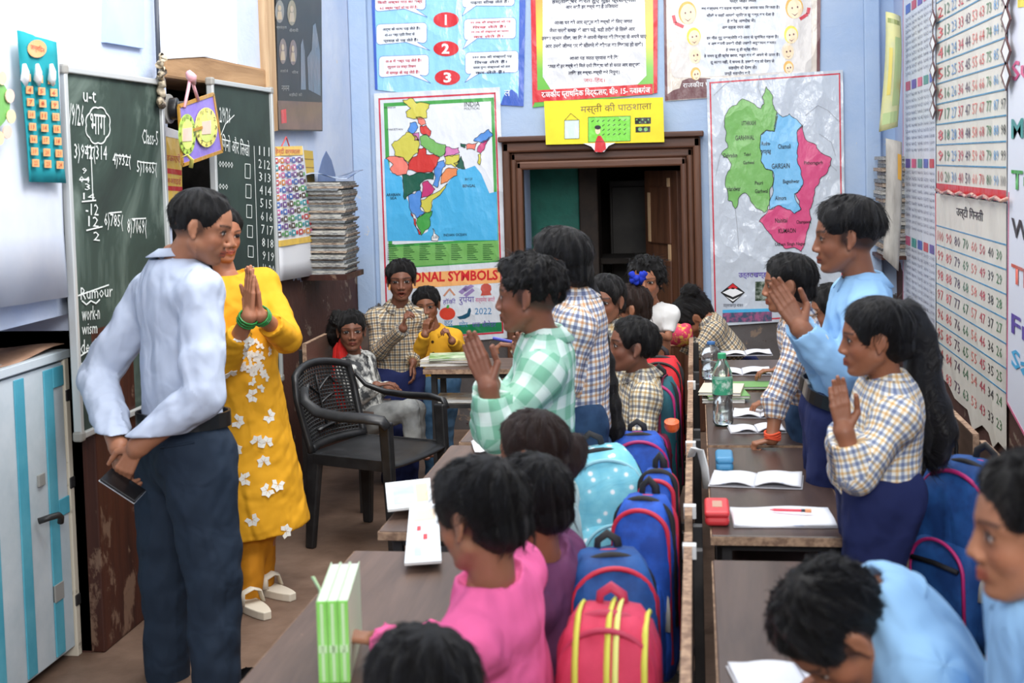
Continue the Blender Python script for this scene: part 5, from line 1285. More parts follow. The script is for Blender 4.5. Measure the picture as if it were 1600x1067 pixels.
# ---- skin, hair
m_, nt, N, L, b = _new('skin')
at_ = nt.nodes.new('ShaderNodeVertexColor'); at_.layer_name = 'Col'
n_ = _noise(nt, 18, 4, .6, _map(nt))
L.new(_mix(nt, .22, at_.outputs['Color'], _mix(nt, 1.0, at_.outputs['Color'], _ramp(nt, n_.outputs['Fac'], [(.3, (.6, .55, .52, 1)), (.7, (1.25, 1.2, 1.2, 1))]), 'MULTIPLY')), b.inputs['Base Color'])
b.inputs['Roughness'].default_value = .48; b.inputs['Subsurface Weight'].default_value = .06
b.inputs['Subsurface Radius'].default_value = (.012, .005, .003); b.inputs['Specular IOR Level'].default_value = .4
M_SKIN = m_
def hair_mat(name, c1, c2):
    m, nt, N, L, b = _new(name)
    uv = nt.nodes.new('ShaderNodeUVMap'); uv.uv_map = 'UVMap'
    mp = nt.nodes.new('ShaderNodeMapping'); mp.inputs['Scale'].default_value = (14, 1.2, 1); L.new(uv.outputs[0], mp.inputs['Vector'])
    n = _noise(nt, 6, 6, .7, mp.outputs[0], .3)
    L.new(_ramp(nt, n.outputs['Fac'], [(.3, c1), (.75, c2)]), b.inputs['Base Color'])
    b.inputs['Roughness'].default_value = .40; b.inputs['Specular IOR Level'].default_value = .38
    _bump(nt, b, n.outputs['Fac'], .8, .010)
    return m
M_HAIR = hair_mat('black_hair', (6, 5, 6), (20, 17, 17)); M_HAIRB = hair_mat('brown_black_hair', (24, 15, 13), (62, 42, 34))
def rotm(az, pitch=0, roll=0):
    """columns: forward, left, up"""
    M = Matrix.Rotation(math.radians(az), 3, 'Z') @ Matrix.Rotation(math.radians(pitch), 3, 'Y') @ Matrix.Rotation(math.radians(roll), 3, 'X')
    return np.array(M)
SK = {'mid': (150, 100, 74), 'dark': (134, 88, 66), 'deep': (120, 78, 60), 'light': (176, 122, 92)}
def head_mesh(c, R, H, tone, neck_to, neck_r, res, mouth=0.0, female=False, stubble=False, gaze=0.0, scalp=0.0):
    W = lambda x, y, z: np.array(c)+R@(np.array((x, y, z))*H)
    S = lambda *r: np.array(r)*H
    nt_ = np.array(neck_to); lo = np.minimum(np.array(c)-.62*H, nt_-.3*H); hi = np.maximum(np.array(c)+.62*H, nt_+.3*H)
    v = Vol(lo, hi, res)
    v.ell(W(-.05, 0, .12), S(.43, .345, .375), R, 0)
    v.ell(W(.10, 0, -.11), S(.27, .26, .36), R, .05*H)
    for s in (-1, 1):
        v.cap(W(.0, s*.19, -.22), W(.22, s*.07, -.40), .10*H, .08*H, .07*H)
        v.ell(W(.22, s*.155, -.12), S(.10, .10, .11), R, .07*H)
        v.cap(W(.335, s*.03, .085), W(.27, s*.21, .075), .050*H, .045*H, .05*H)
    v.ell(W(.285, 0, -.415), S(.075, .09, .065), R, .05*H)
    v.ell(W(.30, 0, -.27), S(.075, .13, .09), R, .05*H)
    for s in (-1, 1): v.ell(W(.405, s*.142, .0), S(.07, .10, .055), R, .045*H, 's')
    for s in (-1, 1): v.ell(W(.278, s*.142, -.002), S(.078, .082, .066), R, .012*H)
    v.cap(W(.355, 0, .04), W(.445 if stubble else .420, 0, -.145), .030*H, .046*H, .035*H)
    for s in (-1, 1): v.ell(W(.40 if stubble else .385, s*.062, -.165), S(.05, .04, .036), R, .02*H)
    for s in (-1, 1): v.ell(W(.425 if stubble else .405, s*.034, -.196), S(.02, .018, .014), R, .008*H, 's')
    op = mouth*.5
    for s in (-1, 1):
        v.cap(W(.382, 0, -.262+op*.02), W(.325, s*.105, -.285), .026*H, .014*H, .014*H)
        v.cap(W(.375, 0, -.318-op*.12), W(.325, s*.100, -.288), .030*H, .014*H, .014*H)
        v.cap(W(.412, 0, -.288-op*.05), W(.345, s*.10, -.287), (.006+.03*op)*H, .004*H, .008*H, 's')
    if mouth: v.ell(W(.37, 0, -.292-op*.06), S(.10, .055+.03*op, .018+.06*op), R, .01*H, 's')
    for s in (-1, 1):
        Re = R@np.array(Matrix.Rotation(s*math.radians(-22), 3, 'Z') @ Matrix.Rotation(math.radians(-12), 3, 'Y'))
        v.ell(W(-.035, s*.345, -.02), S(.078, .028, .120), Re, .02*H)
        v.ell(W(-.01, s*.375, -.015), S(.040, .020, .075), Re, .015*H, 's')
        v.ell(W(-.005, s*.345, -.14), S(.035, .022, .035), Re, .02*H)
    v.cap(W(-.10, 0, -.22), nt_, neck_r*.95, neck_r*1.12, .06*H)
    P, F = v.mesh(); P = relax(P, F, 1, .4)
    q = ((P-np.array(c))@R)/H; x, y, z = q.T; ay = np.abs(y)
    base = np.array(lin(tone)[:3]); C = np.repeat(base[None], len(P), 0)
    def blend(m, col):
        m = np.clip(m, 0, 1)[:, None]; C[:] = C*(1-m)+np.array(lin(col)[:3])*m
    front = x > .12
    dk = tuple(t*.62 for t in tone); rd = (min(255, tone[0]*1.0), tone[1]*.66, tone[2]*.70)
    blend(front*.45*np.exp(-((ay-.2)/.09)**2-((z+.13)/.1)**2), (tone[0]*1.02, tone[1]*.9, tone[2]*.88))
    blend(front*.55*np.exp(-((ay-.142)/.10)**2-((z+.01)/.07)**4), dk)
    if scalp: blend(scalp*np.clip((.14-x)/.06, 0, 1)*np.clip((z-(-.20-.25*np.clip(x+.1, -.4, .3)*-1))/.12, 0, 1)*(ay < .345), (24, 18, 17))
    if stubble: blend((x > .05)*.5*np.exp(-((z+.36)/.12)**4)*(z < -.2), (tone[0]*.55, tone[1]*.55, tone[2]*.56))
    ex, ez = (ay-.142)/.068, (z+.004)/(.029-.012*((ay-.142)/.068)**2)
    eye = front*(ex**2+ez**2 < 1)*(x > .26)
    lash = front*(x > .22)*(np.abs(ex) < 1.12)*(np.abs(z-(.030-.022*ex**2)) < .011)
    blend(eye*1.0, (182, 172, 164))
    gy = gaze*.03
    ir = eye*(((y-np.sign(y)*.142-gy)/.044)**2+((z+.002)/.044)**2 < 1)
    blend(ir*1.0, (20, 13, 11)); blend(lash*.95, (18, 13, 12))
    br = front*np.exp(-((z-(.098-.9*(ay-.15)**2+.05*(ay-.14)))/(.017 if not female else .012))**2)*(ay > .045)*(ay < .25)
    blend(br*.95, (20, 15, 14))
    lip = front*np.exp(-((z+.288+op*.04)/(.042+.05*op))**4)*np.clip(1-(ay/.115)**4, 0, 1)*(x > .28)
    blend(lip*.8, rd)
    blend(front*(x > .28)*np.exp(-((z+.289+op*.05)/(.008+.03*op))**2)*(ay < .10), (46, 22, 22))
    if mouth > .7: blend(front*np.exp(-((z+.272)/.010)**2)*(ay < .055), (214, 208, 200))
    blend(front*np.exp(-((z+.2)/.014)**2)*np.exp(-((ay-.036)/.018)**2), (50, 26, 22))
    return P, F, C
def hand_prims(v, wrist, d, n, side, L, curl=(.1, .12, .1), spread=.0, thumb=.5, k=.006, fingers=None):
    """d fingers direction, n palm normal, side +1 thumb towards d x n"""
    d = np.array(d, float); d /= np.linalg.norm(d); n = np.array(n, float); n -= d*(n@d); n /= np.linalg.norm(n)
    w = np.cross(d, n)*side; o = np.array(wrist, float)
    tips = []
    for i, (off, fl, r) in enumerate(((.135, .43, .050), (.047, .48, .052), (-.042, .44, .050), (-.125, .345, .044))):
        cu = curl if fingers is None else fingers[i]
        kn = o+(d*(.50-.012*i*i*.5)+w*off)*L
        v.cap(o+w*off*.62*L+d*.02*L, kn, .062*L, .057*L, .03*L, flat=.85, thin=n)
        dirn = d+w*off*spread*3; dirn /= np.linalg.norm(dirn); p = kn; ang = 0
        for j, (ph, rr) in enumerate(((.46, 1.0), (.30, .92), (.24, .80))):
            ang += cu[j]; t = dirn*math.cos(ang)+n*math.sin(ang); q = p+t*fl*ph*L
            v.cap(p, q, r*rr*L, r*(rr-.08)*L, .004 if j == 0 else .003)
            p = q
        tips.append(p)
    b0 = o+(d*.10+w*.13)*L; tv = w*(.55+.4*thumb)+d*(.9-.3*thumb)+n*.25; tv /= np.linalg.norm(tv)
    b1 = b0+tv*.26*L; t2 = d*.9+w*.25*thumb+n*.15; t2 /= np.linalg.norm(t2); b2 = b1+t2*.17*L; b3 = b2+t2*.14*L
    v.cap(b0, b1, .075*L, .060*L, .03*L); v.cap(b1, b2, .056*L, .052*L, .004); v.cap(b2, b3, .050*L, .040*L, .003)
    return tips
def arm_mesh(elbow, wrist, r0, r1, spec, tone, res):
    """forearm and hand; spec: dict d n side L curl ..."""
    e, wr = np.array(elbow, float), np.array(wrist, float); L = spec['L']
    lo = np.minimum(e, wr)-.03; hi = np.maximum(e, wr)+.03
    d = np.array(spec['d'], float); d /= np.linalg.norm(d)
    lo = np.minimum(lo, np.minimum(wr-.55*L, wr+d*L-.6*L)); hi = np.maximum(hi, np.maximum(wr+.55*L, wr+d*L+.6*L))
    v = Vol(lo, hi, res)
    st = e+(wr-e)*.35
    v.cap(st, wr, r0*.95, r1, 0)
    v.cap(wr, wr+d*.12*L, r1*.95, .085*L, .02, flat=.8, thin=spec['n'])
    hand_prims(v, wr, d, spec['n'], spec['side'], L, spec.get('curl', (.1, .12, .1)), spec.get('spread', 0), spec.get('thumb', .5), fingers=spec.get('fingers'))
    P, F = v.mesh(); P = relax(P, F, 1, .3)
    C = np.repeat(np.array(lin(tone)[:3])[None], len(P), 0)
    n = np.array(spec['n'], float); n /= np.linalg.norm(n)
    return P, F, C
def stack(parts):
    o = 0; PP, FF, CC = [], [], []
    for P, F, C in parts: PP.append(P); FF.append(F+o); CC.append(C); o += len(P)
    return np.concatenate(PP), np.concatenate(FF), np.concatenate(CC)
def hair_mesh(c, R, H, style, res, seed=1):
    W = lambda x, y, z: np.array(c)+R@(np.array((x, y, z))*H)
    S = lambda *r: np.array(r)*H
    m = style.get('thick', .05)
    lo = np.array(c)-.75*H; hi = np.array(c)+.75*H
    for ch_ in style.get('chains', []):
        for p, r in ch_: lo = np.minimum(lo, np.array(p)-r-.02); hi = np.maximum(hi, np.array(p)+r+.02)
    v = Vol(lo, hi, res)
    X = v.ax[0][:, None, None]-c[0]; Y = v.ax[1][None, :, None]-c[1]; Z = v.ax[2][None, None, :]-c[2]
    lx = (X*R[0, 0]+Y*R[1, 0]+Z*R[2, 0])/H; ly = (X*R[0, 1]+Y*R[1, 1]+Z*R[2, 1])/H; lz = (X*R[0, 2]+Y*R[1, 2]+Z*R[2, 2])/H
    def edist(cx, cz, rx, ry, rz):
        u, w_, t = (lx-cx)/rx, ly/ry, (lz-cz)/rz
        k0 = np.sqrt(u*u+w_*w_+t*t+1e-9); k1 = np.sqrt((u/rx)**2+(w_/ry)**2+(t/rz)**2+1e-9)
        return k0*(k0-1)/k1
    E = edist(-.05, .12, .43, .345, .375)
    if style.get('nape', -.3) < -.28: E = np.minimum(E, edist(-.19, -.10, .265, .27, .30))
    fl = style.get('front', .26); nape = style.get('nape', -.30); side = style.get('side', -.06)
    bangs = .05*np.sin(ly*17+seed)*np.clip(style.get('bangs', .35), 0, 1)
    g1 = -.80*(lx-.335)+.60*(lz-fl)+.45*np.maximum(0, np.abs(ly)-.20)+bangs*.3
    dx_, dz_ = -.58, nape-side; ln_ = math.hypot(dx_, dz_)
    g2 = ((lx-.12)*dz_-(lz-side)*dx_)/ln_ - .012*np.sin(ly*23+lx*19)
    g = np.minimum(g1, g2)
    if not style.get('ears', False):
        g3 = (np.sqrt(((lx+.02)/.115)**2+((lz+.05)/.165)**2)-1)*.12
        g = np.where((np.abs(ly) > .24) & (lx > -.25), np.minimum(g, g3), g)
    th = m*np.clip(g/.11, 0, 1)**.7*(.85+.5*np.clip(lz, 0, .5))
    if style.get('fade') is not None: th = th*np.clip((lz+.02)/.24+.15, .12, 1)
    th = np.where(g < 0, np.maximum(g*.5, -.06), th+.004)
    v.d = ((E-th)*H).astype(np.float32)
    if style.get('tuft'): v.ell(W(*style['tuft'][0]), S(*style['tuft'][1]), R, .06*H)
    for ch_ in style.get('chains', []):
        for (p, r), (p2, r2) in zip(ch_, ch_[1:]): v.cap(p, p2, r, r2, .015)
    amp = style.get('rough', .006)
    if amp:
        an = np.arctan2(ly, lx+.22); po = np.sqrt((lx+.22)**2+ly**2)
        r_ = np.random.default_rng(seed)
        for f, a in ((9, 1.0), (17, .7), (29, .5)):
            v.d += (amp*a*np.sin(an*f+5*np.sin(po*6+r_.uniform(0, 6))+r_.uniform(0, 6))*np.clip(po*4, 0, 1)*np.clip(g/.08, .15, 1)).astype(np.float32)
        if style.get('curl'): v.noise(style['curl'], 160, seed)
    P, F = v.mesh()
    if len(P) == 0: return None
    P = relax(P, F, 1, .3); P, F = biggest(P, F, .3)
    # loose strands combed away from the crown
    r_ = np.random.default_rng(seed+40); ns = style.get('strands', 1500)
    fc = P[F].mean(1); fn = np.cross(P[F[:, 2]]-P[F[:, 0]], P[F[:, 3]]-P[F[:, 1]]); fn /= np.maximum(np.linalg.norm(fn, axis=1), 1e-9)[:, None]
    out = np.einsum('ij,ij->i', fn, fc-np.array(c)) > -.2*H
    pick = r_.choice(np.flatnonzero(out), ns); p0 = fc[pick]; nn_ = fn[pick]
    crown = W(*style.get('crown', (-.22, 0, .52))); flow = p0-crown; low = ((p0-np.array(c))@R)[:, 2] < -.22*H
    flow[low] = flow[low]*.15+np.array((0, 0, -1.)); flow /= np.linalg.norm(flow, axis=1)[:, None]
    flow += r_.normal(0, style.get('mess', .12), flow.shape)
    flow -= nn_*np.einsum('ij,ij->i', flow, nn_)[:, None]; flow /= np.maximum(np.linalg.norm(flow, axis=1), 1e-6)[:, None]
    wv = np.cross(flow, nn_); L_ = r_.uniform(.14, .30, ns)*H*style.get('slen', .8); wd = r_.uniform(.003, .007, ns)*H; lift = r_.uniform(.002, .012, ns)*H*style.get('lift', .6)
    def eloc(pp):
        q_ = ((pp-np.array(c))@R)/H; return np.sqrt(((q_[:, 0]+.05)/.43)**2+(q_[:, 1]/.345)**2+((q_[:, 2]-.12)/.375)**2), q_
    tip = p0+flow*L_[:, None]-nn_*(L_**2/(.80*H))[:, None]; e0, q0 = eloc(p0); e1, q1 = eloc(tip)
    gt = np.minimum(-.80*(q1[:, 0]-.335)+.60*(q1[:, 2]-fl)+.45*np.maximum(0, np.abs(q1[:, 1])-.2), ((q1[:, 0]-.12)*dz_-(q1[:, 2]-side)*dx_)/ln_)
    bad = (e0 < 1.35) & ((gt < -.035) | (e1 > e0+.10)); L_[bad] *= .3
    SV = []
    for t, ww in ((0, .7), (.35, 1.0), (.7, .7), (1.0, .12)):
        q_ = p0+flow*(L_*t)[:, None]+nn_*(lift*(.1+1.2*t-.2*t*t)-(L_*t)**2/(.80*H))[:, None]
        SV += [q_-wv*(wd*ww)[:, None], q_+wv*(wd*ww)[:, None]]
    SV = np.stack(SV, 1).reshape(-1, 3); base_i = np.arange(ns)[:, None]*8
    SF = np.concatenate([base_i+np.array(k) for k in ((0, 1, 3, 2), (2, 3, 5, 4), (4, 5, 7, 6))])+len(P)
    P = np.concatenate([P, SV]); F = np.concatenate([F, SF])
    me = np_mesh('hair', P, F)
    q = ((P-np.array(c))@R)/H
    ang = np.arctan2(q[:, 1], q[:, 0]+.22); po = np.sqrt((q[:, 0]+.22)**2+q[:, 1]**2)+np.maximum(0, .3-q[:, 2])
    aF = ang[F]; a0 = aF[:, :1]; aF = a0+(aF-a0+np.pi) % (2*np.pi)-np.pi
    uv = np.stack([aF, po[F]], 2).astype(np.float32)
    l = me.uv_layers.new(name='UVMap'); l.data.foreach_set('uv', uv.reshape(-1))
    return me
def A(p): return np.array(p, float)
def lerp(a, b, t): return a*(1-t)+b*t
def person(label, hc, H, look, tone, body, arms, shirt, hair, legs=None, pants=None, res=.0045, cres=.008, mouth=0, female=False, stubble=False, gaze=0, collar=None, hairmat=None, sw=.30, neck=None, shirt_len=None, loose=1.0, depth=.62, cat='person', hem=None, cuff=True, sleeve=1.0, fold=.0025, group=None, tuck=False, bare_feet=True, hairopts=True, seed=3, belt=None, drop=.045, ncut=True):
    """hc head centre; body=(neck base, pelvis, facing az); arms=[(elbow, wrist, handspec or None)] left then right"""
    hc = A(hc); N = A(body[0]); Pv = A(body[1]); baz = body[2]
    R = rotm(*look); tone = SK[tone] if isinstance(tone, str) else tone
    f = np.array((math.cos(math.radians(baz)), math.sin(math.radians(baz)), 0)); l = np.array((-f[1], f[0], 0))
    up = N-Pv; TL = np.linalg.norm(up); up /= TL
    if len(body) > 3: l = A(body[3]); l /= np.linalg.norm(l)
    f = np.cross(l, up); f /= np.linalg.norm(f); l = np.cross(up, f)
    sc = sw/.30
    sh = [N+l*sw/2*.84-up*drop*sc, N-l*sw/2*.84-up*drop*sc]
    feet = min(hc[2]-H*4, Pv[2]-.4); root = thing('person', label, cat, (Pv[0], Pv[1], max(0, min(feet, .0))), group)
    nr = H*.205 if not female else H*.19
    # -------- continuous body
    parts = [head_mesh(hc, R, H, tone, N-up*.02, nr, res, mouth, female, stubble, gaze, hair.get('scalp', 0 if female else .75))]
    lo, hi = np.minimum(N, Pv)-.35, np.maximum(N, Pv)+.35
    for a in arms: lo = np.minimum(lo, np.minimum(A(a[0]), A(a[1]))-.1); hi = np.maximum(hi, np.maximum(A(a[0]), A(a[1]))+.1)
    if legs:
        for lg in legs:
            for p in lg: lo = np.minimum(lo, A(p)-.12); hi = np.maximum(hi, A(p)+.12)
    v = Vol(lo, hi, .012)
    hw = sw/2
    v.cap(N+up*.02, N-up*.06, nr, nr*1.05, 0)
    v.cap(sh[0], sh[1], .040*sc, .040*sc, .03)
    v.cap(lerp(N, Pv, .25), lerp(N, Pv, .6), hw*.68, hw*.60, .05, flat=.62, thin=f)
    v.cap(lerp(N, Pv, .6), Pv, hw*.60, hw*.62, .05, flat=.66, thin=f)
    ra, rf = .036*sc, .030*sc
    for s, a in zip(sh, arms):
        v.cap(s, a[0], ra*.85, ra*.72, .02); v.cap(a[0], lerp(A(a[0]), A(a[1]), .8), ra*.70, rf*.66, .01)
    if legs:
        for s, lg in zip((1, -1), legs):
            hip = Pv+l*s*hw*.42; v.cap(hip, lg[0], .058*sc, .042*sc, .02); v.cap(lg[0], lg[1], .040*sc, .026*sc, .01)
            v.cap(A(lg[1])-np.array((0, 0, .012)), lg[2], .024*sc, .020*sc, .01, flat=.8, thin=(0, 0, 1))
    P, F = v.mesh(); P = relax(P, F, 2, .5); parts.append((P, F, np.repeat(np.array(lin(tone)[:3])[None], len(P), 0)))
    for a in arms:
        if len(a) > 2 and a[2]: parts.append(arm_mesh(a[0], a[1], ra*.80, rf*.72, a[2], tone, .0028))
    P, F, C = stack(parts); me = np_mesh('body', P, F); set_col(me, C); link('body', me, M_SKIN, root)
    # -------- hair
    st = dict(hair); hm = hair_mesh(hc, R, H, st, res*1.1, seed)
    if hm: link('hair', hm, hairmat or M_HAIR, root)
    # -------- shirt
    slen = shirt_len if shirt_len is not None else 1.12
    lo, hi = np.minimum(N, Pv)-.42, np.maximum(N, Pv)+.42
    for a in arms: lo = np.minimum(lo, np.minimum(A(a[0]), A(a[1]))-.1); hi = np.maximum(hi, np.maximum(A(a[0]), A(a[1]))+.1)
    hp = lerp(N, Pv, slen)
    lo = np.minimum(lo, hp-.4); hi = np.maximum(hi, hp+.4)
    v = Vol(lo, hi, cres); lw = loose
    v.cap(sh[0], sh[1], .050*sc, .050*sc, .03)
    for s_ in sh: v.cap(N-up*.022*sc, s_, .046*sc, .052*sc, .03)
    v.cap(N+up*.010, N-up*.06, nr*1.12, nr*1.6, .035)
    v.cap(lerp(N, Pv, .24), lerp(N, Pv, .58), hw*.80*lw, hw*.76*lw, .05, flat=depth, thin=f)
    v.cap(lerp(N, Pv, .58), hp, hw*.76*lw, hw*(.84 if hem is None else hem)*lw, .05, flat=depth*1.04, thin=f)
    cuts = []
    for s, a in zip(sh, arms):
        e, wr = A(a[0]), A(a[1])
        v.cap(s, e, ra*1.36*lw, ra*1.26*lw, .03)
        if sleeve > .5:
            w2 = lerp(e, wr, sleeve-.04); v.cap(e, w2, ra*1.26*lw, rf*1.22*lw, .012)
            if cuff: v.cap(lerp(e, wr, sleeve-.10), w2, rf*1.26*lw, rf*1.24*lw, .004)
    if fold:
        v.noise(fold, 38, seed); v.noise(fold*.5, 90, seed+5)
    v.cut(hp, -up, zone=(hp, .40*max(1, sc)))
    for s, a in zip(sh, arms):
        e, wr = A(a[0]), A(a[1]); ce = lerp(e, wr, sleeve-.03) if sleeve > .5 else lerp(s, e, .62+sleeve*.5)
        dn = (wr-e) if sleeve > .5 else (e-s); v.cut(ce, dn, zone=(ce+dn/np.linalg.norm(dn)*.05, .062 if sleeve > .5 else .2))
    # neck opening
    if ncut: v.cut(N+up*.012*sc, up, zone=(N+up*.05*sc, .066*sc))
    v.cap(N+up*.03+f*.012, N+up*.10+f*.03, nr*1.02, nr*1.05, .0, 's')
    P, F = v.mesh(); P = relax(P, F, 1, .5); P, F = biggest(P, F, .9)
    me = np_mesh('shirt', P, F)
    segs = [(N, Pv, -f, hw*.45)]
    for s, a in zip(sh, arms): segs += [(s, A(a[0]), up if abs(up@(A(a[0])-s)) < .9*np.linalg.norm(A(a[0])-s) else f, 0), (A(a[0]), A(a[1]), l, 0)]
    set_uv(me, P, F, segs)
    shirt_o = link('shirt', me, shirt, root)
    if collar:
        cm = collar if collar is not True else shirt
        n = 26; mb = MB(); cs = min(sc, 1.05)
        nd = hc-R@np.array((.12, 0, .30))*H-N; nd /= np.linalg.norm(nd)
        for i in range(n+1):
            an = math.radians(-156+312*i/n)+math.pi; dirv = f*math.cos(an)+l*math.sin(an)
            fr = max(0, math.cos(an)); drop_ = .030*cs*fr
            pt = fr**6*.018*cs
            base_ = N+up*.036*cs+f*.004
            ps_ = [base_+dirv*nr*1.06-up*(.022*cs+drop_), base_+nd*.022*cs+dirv*nr*1.12-up*drop_, base_+nd*.024*cs+dirv*nr*1.26-up*drop_, base_-up*(.012*cs+drop_*1.1+pt)+dirv*(nr*1.80+.006), ]
            mb.v += [tuple(p) for p in ps_]
        for i in range(n):
            for j in range(3): mb.f.append([i*4+j, (i+1)*4+j, (i+1)*4+j+1, i*4+j+1]); mb.mi.append(0)
        me = bpy.data.meshes.new('collar'); me.from_pydata(mb.v, [], mb.f); me.update()
        Pn = np.array(mb.v); Fn = np.array(mb.f); set_uv(me, Pn, Fn, [(N, N+up*.2, -f, 0)])
        o = link('collar', me, cm, shirt_o, smooth=True); solid(o, .003)
    # -------- legs
    if legs and pants:
        lo = np.minimum(Pv, hp)-.3; hi = np.maximum(Pv, hp)+.3
        for lg in legs:
            for p in lg[:2]: lo = np.minimum(lo, A(p)-.14); hi = np.maximum(hi, A(p)+.14)
        v = Vol(lo, hi, cres*1.1)
        v.cap(lerp(N, Pv, .86 if tuck else .95), Pv, hw*.70*lw, hw*.80, .03, flat=.74, thin=f)
        pw = pants[1]
        for s, lg in zip((1, -1), legs):
            hip = Pv+l*s*hw*.44; v.cap(hip, lg[0], .088*sc*pw, .064*sc*pw, .03); v.cap(lg[0], lerp(A(lg[0]), A(lg[1]), .94), .062*sc*pw, .052*sc*pw, .012)
        v.noise(.0035, 30, seed+2); v.noise(.0015, 85, seed+8)
        for lg in legs:
            ce = lerp(A(lg[0]), A(lg[1]), .93); dn = A(lg[1])-A(lg[0]); v.cut(ce, dn, zone=(ce+dn/np.linalg.norm(dn)*.05, .11))
        if tuck: wv = lerp(N, Pv, .80); v.cut(wv, up, zone=(wv+up*.08, .3))
        P, F = v.mesh(); P = relax(P, F, 1, .5); P, F = biggest(P, F, .9); me = np_mesh('trousers', P, F)
        segs = [(lerp(N, Pv, .9), Pv-up*.05, f, .04)]
        for s, lg in zip((1, -1), legs): segs += [(Pv+l*s*hw*.44, A(lg[0]), f, 0), (A(lg[0]), A(lg[1]), l, 0)]
        set_uv(me, P, F, segs)
        link('trousers', me, pants[0], root)
    if belt:
        tv = np.empty(len(me.vertices)*3, np.float32); me.vertices.foreach_get('co', tv); tv = tv.reshape(-1, 3)+np.array(ORG[root.name])
        bc = lerp(N, Pv, belt[1]); mb = MB(); q = tv-bc; hh = np.abs(q@up) < .02; q = q[hh]
        ang = np.arctan2(q@l, q@f); rad = np.hypot(q@l, q@f); rb = []
        for t in range(36):
            a_ = -math.pi+t*math.pi/18; m_ = np.abs((ang-a_+math.pi) % (2*math.pi)-math.pi) < .22
            rb.append(rad[m_].max()+.003 if m_.any() else hw*.8)
        rb = [(rb[t-1]+rb[t]*2+rb[(t+1) % 36])/4 for t in range(36)]
        for t in range(36):
            a_ = -math.pi+t*math.pi/18; d_ = f*math.cos(a_)+l*math.sin(a_)
            for h_ in (-.017*sc, .017*sc):
                for r_ in (-.004, .005): mb.v.append(tuple(bc+d_*(rb[t]+r_)+up*h_))
        for t in range(36):
            i, j = t*4, ((t+1) % 36)*4
            for a_, b_ in ((0, 1), (1, 3), (3, 2), (2, 0)): mb.f.append([i+a_, i+b_, j+b_, j+a_]); mb.mi.append(0)
        bo = mb.build('belt', belt[0], root)
        MB().obox(V(bc+f*(rb[18]+.006)), V(f), V(l), V(up), .012, .05*sc, .042*sc).build('buckle', mat('steel_buckle', (170, 168, 160), .3, metal=.8), bo, bevel=.004)
    root['_'] = 0; del root['_']
    return root, dict(N=N, P=Pv, f=f, l=l, up=up, sh=sh, hc=hc, R=R, H=H)
def namaste(c, d, across, L, gap=.010, thumb=.35):
    """two hands pressed together at c (wrist midpoint); across points to the person's left"""
    d = A(d); d /= np.linalg.norm(d); ac = A(across); ac -= d*(ac@d); ac /= np.linalg.norm(ac)
    def h(s):
        n = -ac*s                       # left hand (s=+1) palm faces right
        w = np.cross(d, n)
        return n, w
    return ac
def p(px, py, Y): return A(at(px, py, Y))
def hs(d, n, td, L, **k):
    d, n, td = A(d), A(n), A(td); n = n-d*(n@d)/(d@d)
    return dict(d=d, n=n, side=1 if np.cross(d, n)@td > 0 else -1, L=L, **k)
def pray(lw_, rw_, d, td, L, thumb=.3, c=.05):
    """hand specs for pressed palms: left and right wrist points"""
    ac = A(lw_)-A(rw_); ac -= A(d)*(ac@A(d))/(A(d)@A(d)); ac /= np.linalg.norm(ac)
    kw = dict(curl=(c, c, c), thumb=thumb)
    return hs(A(d)-.10*ac, -ac, td, L, **kw), hs(A(d)+.10*ac, ac, td, L, **kw)
def palms(c, d, ac, L):
    """wrist points either side of c so that the palms meet"""
    ac = A(ac)/np.linalg.norm(ac); return A(c)+ac*.105*L, A(c)-ac*.105*L
# ---- clothes
def gcloth(*a, **k): return cloth(*a, fold=True, **k)
PL_A = plaid('school_check_blue_orange', (232, 232, 230), (60, 88, 150), (226, 166, 92), .036)
PL_B = plaid('school_check_faded', (226, 220, 200), (84, 96, 134), (214, 180, 118), .034)
PL_C = plaid('school_check_small', (214, 206, 186), (44, 58, 96), (196, 160, 100), .028, .34, .24)
PL_D = plaid('school_check_pale', (236, 234, 224), (104, 132, 186), (232, 190, 112), .030)
PL_G = plaid('mint_plaid', (214, 232, 224), (150, 206, 182), (240, 246, 244), .075, .5, .12, .9)
C_SKY = gcloth('sky_blue_uniform_cotton', (144, 187, 225)); C_MAN = gcloth('pale_blue_grey_dress_shirt', (184, 194, 213), .7, .35)
C_NAVY = gcloth('navy_uniform_cloth', (34, 42, 84)); C_DKNAVY = gcloth('dark_navy_suiting', (38, 50, 66), .75, .3); C_PINK = gcloth('bubblegum_pink_jersey', (232, 104, 158)); C_MAR = gcloth('plum_jersey', (104, 58, 92)); C_YEL = gcloth('mustard_shirting', (214, 160, 44)); C_KURTA = gcloth('turmeric_yellow_kurta_cloth', (226, 164, 38), .75, .3)
C_KPANT = gcloth('ochre_trouser_cloth', (184, 120, 26)); C_JEAN = gcloth('blue_denim', (62, 96, 128), col2=(84, 118, 148)); C_GREY = gcloth('grey_denim', (132, 134, 134), col2=(150, 152, 150)); C_DENIM = gcloth('dark_blue_denim', (40, 62, 92), col2=(50, 76, 108))
C_CAMO = gcloth('black_white_print_cotton', (212, 212, 206), .8, .3, (70, 72, 74), 22); C_WHITE = gcloth('white_tee_cotton', (214, 214, 212)); C_MINT = gcloth('mint_frill_cotton', (196, 222, 214)); C_PALE = gcloth('pale_denim', (160, 186, 216)); C_BELT = mat('black_leather', (20, 20, 22), .35)
SHORT = dict(thick=.055, front=.27, nape=-.26, side=-.04, rough=.004)
BUZZ = dict(thick=.045, front=.29, nape=-.26, side=-.06, rough=.003, fade=.02)
LONG = dict(thick=.06, front=.24, nape=-.34, side=-.16, rough=.003)
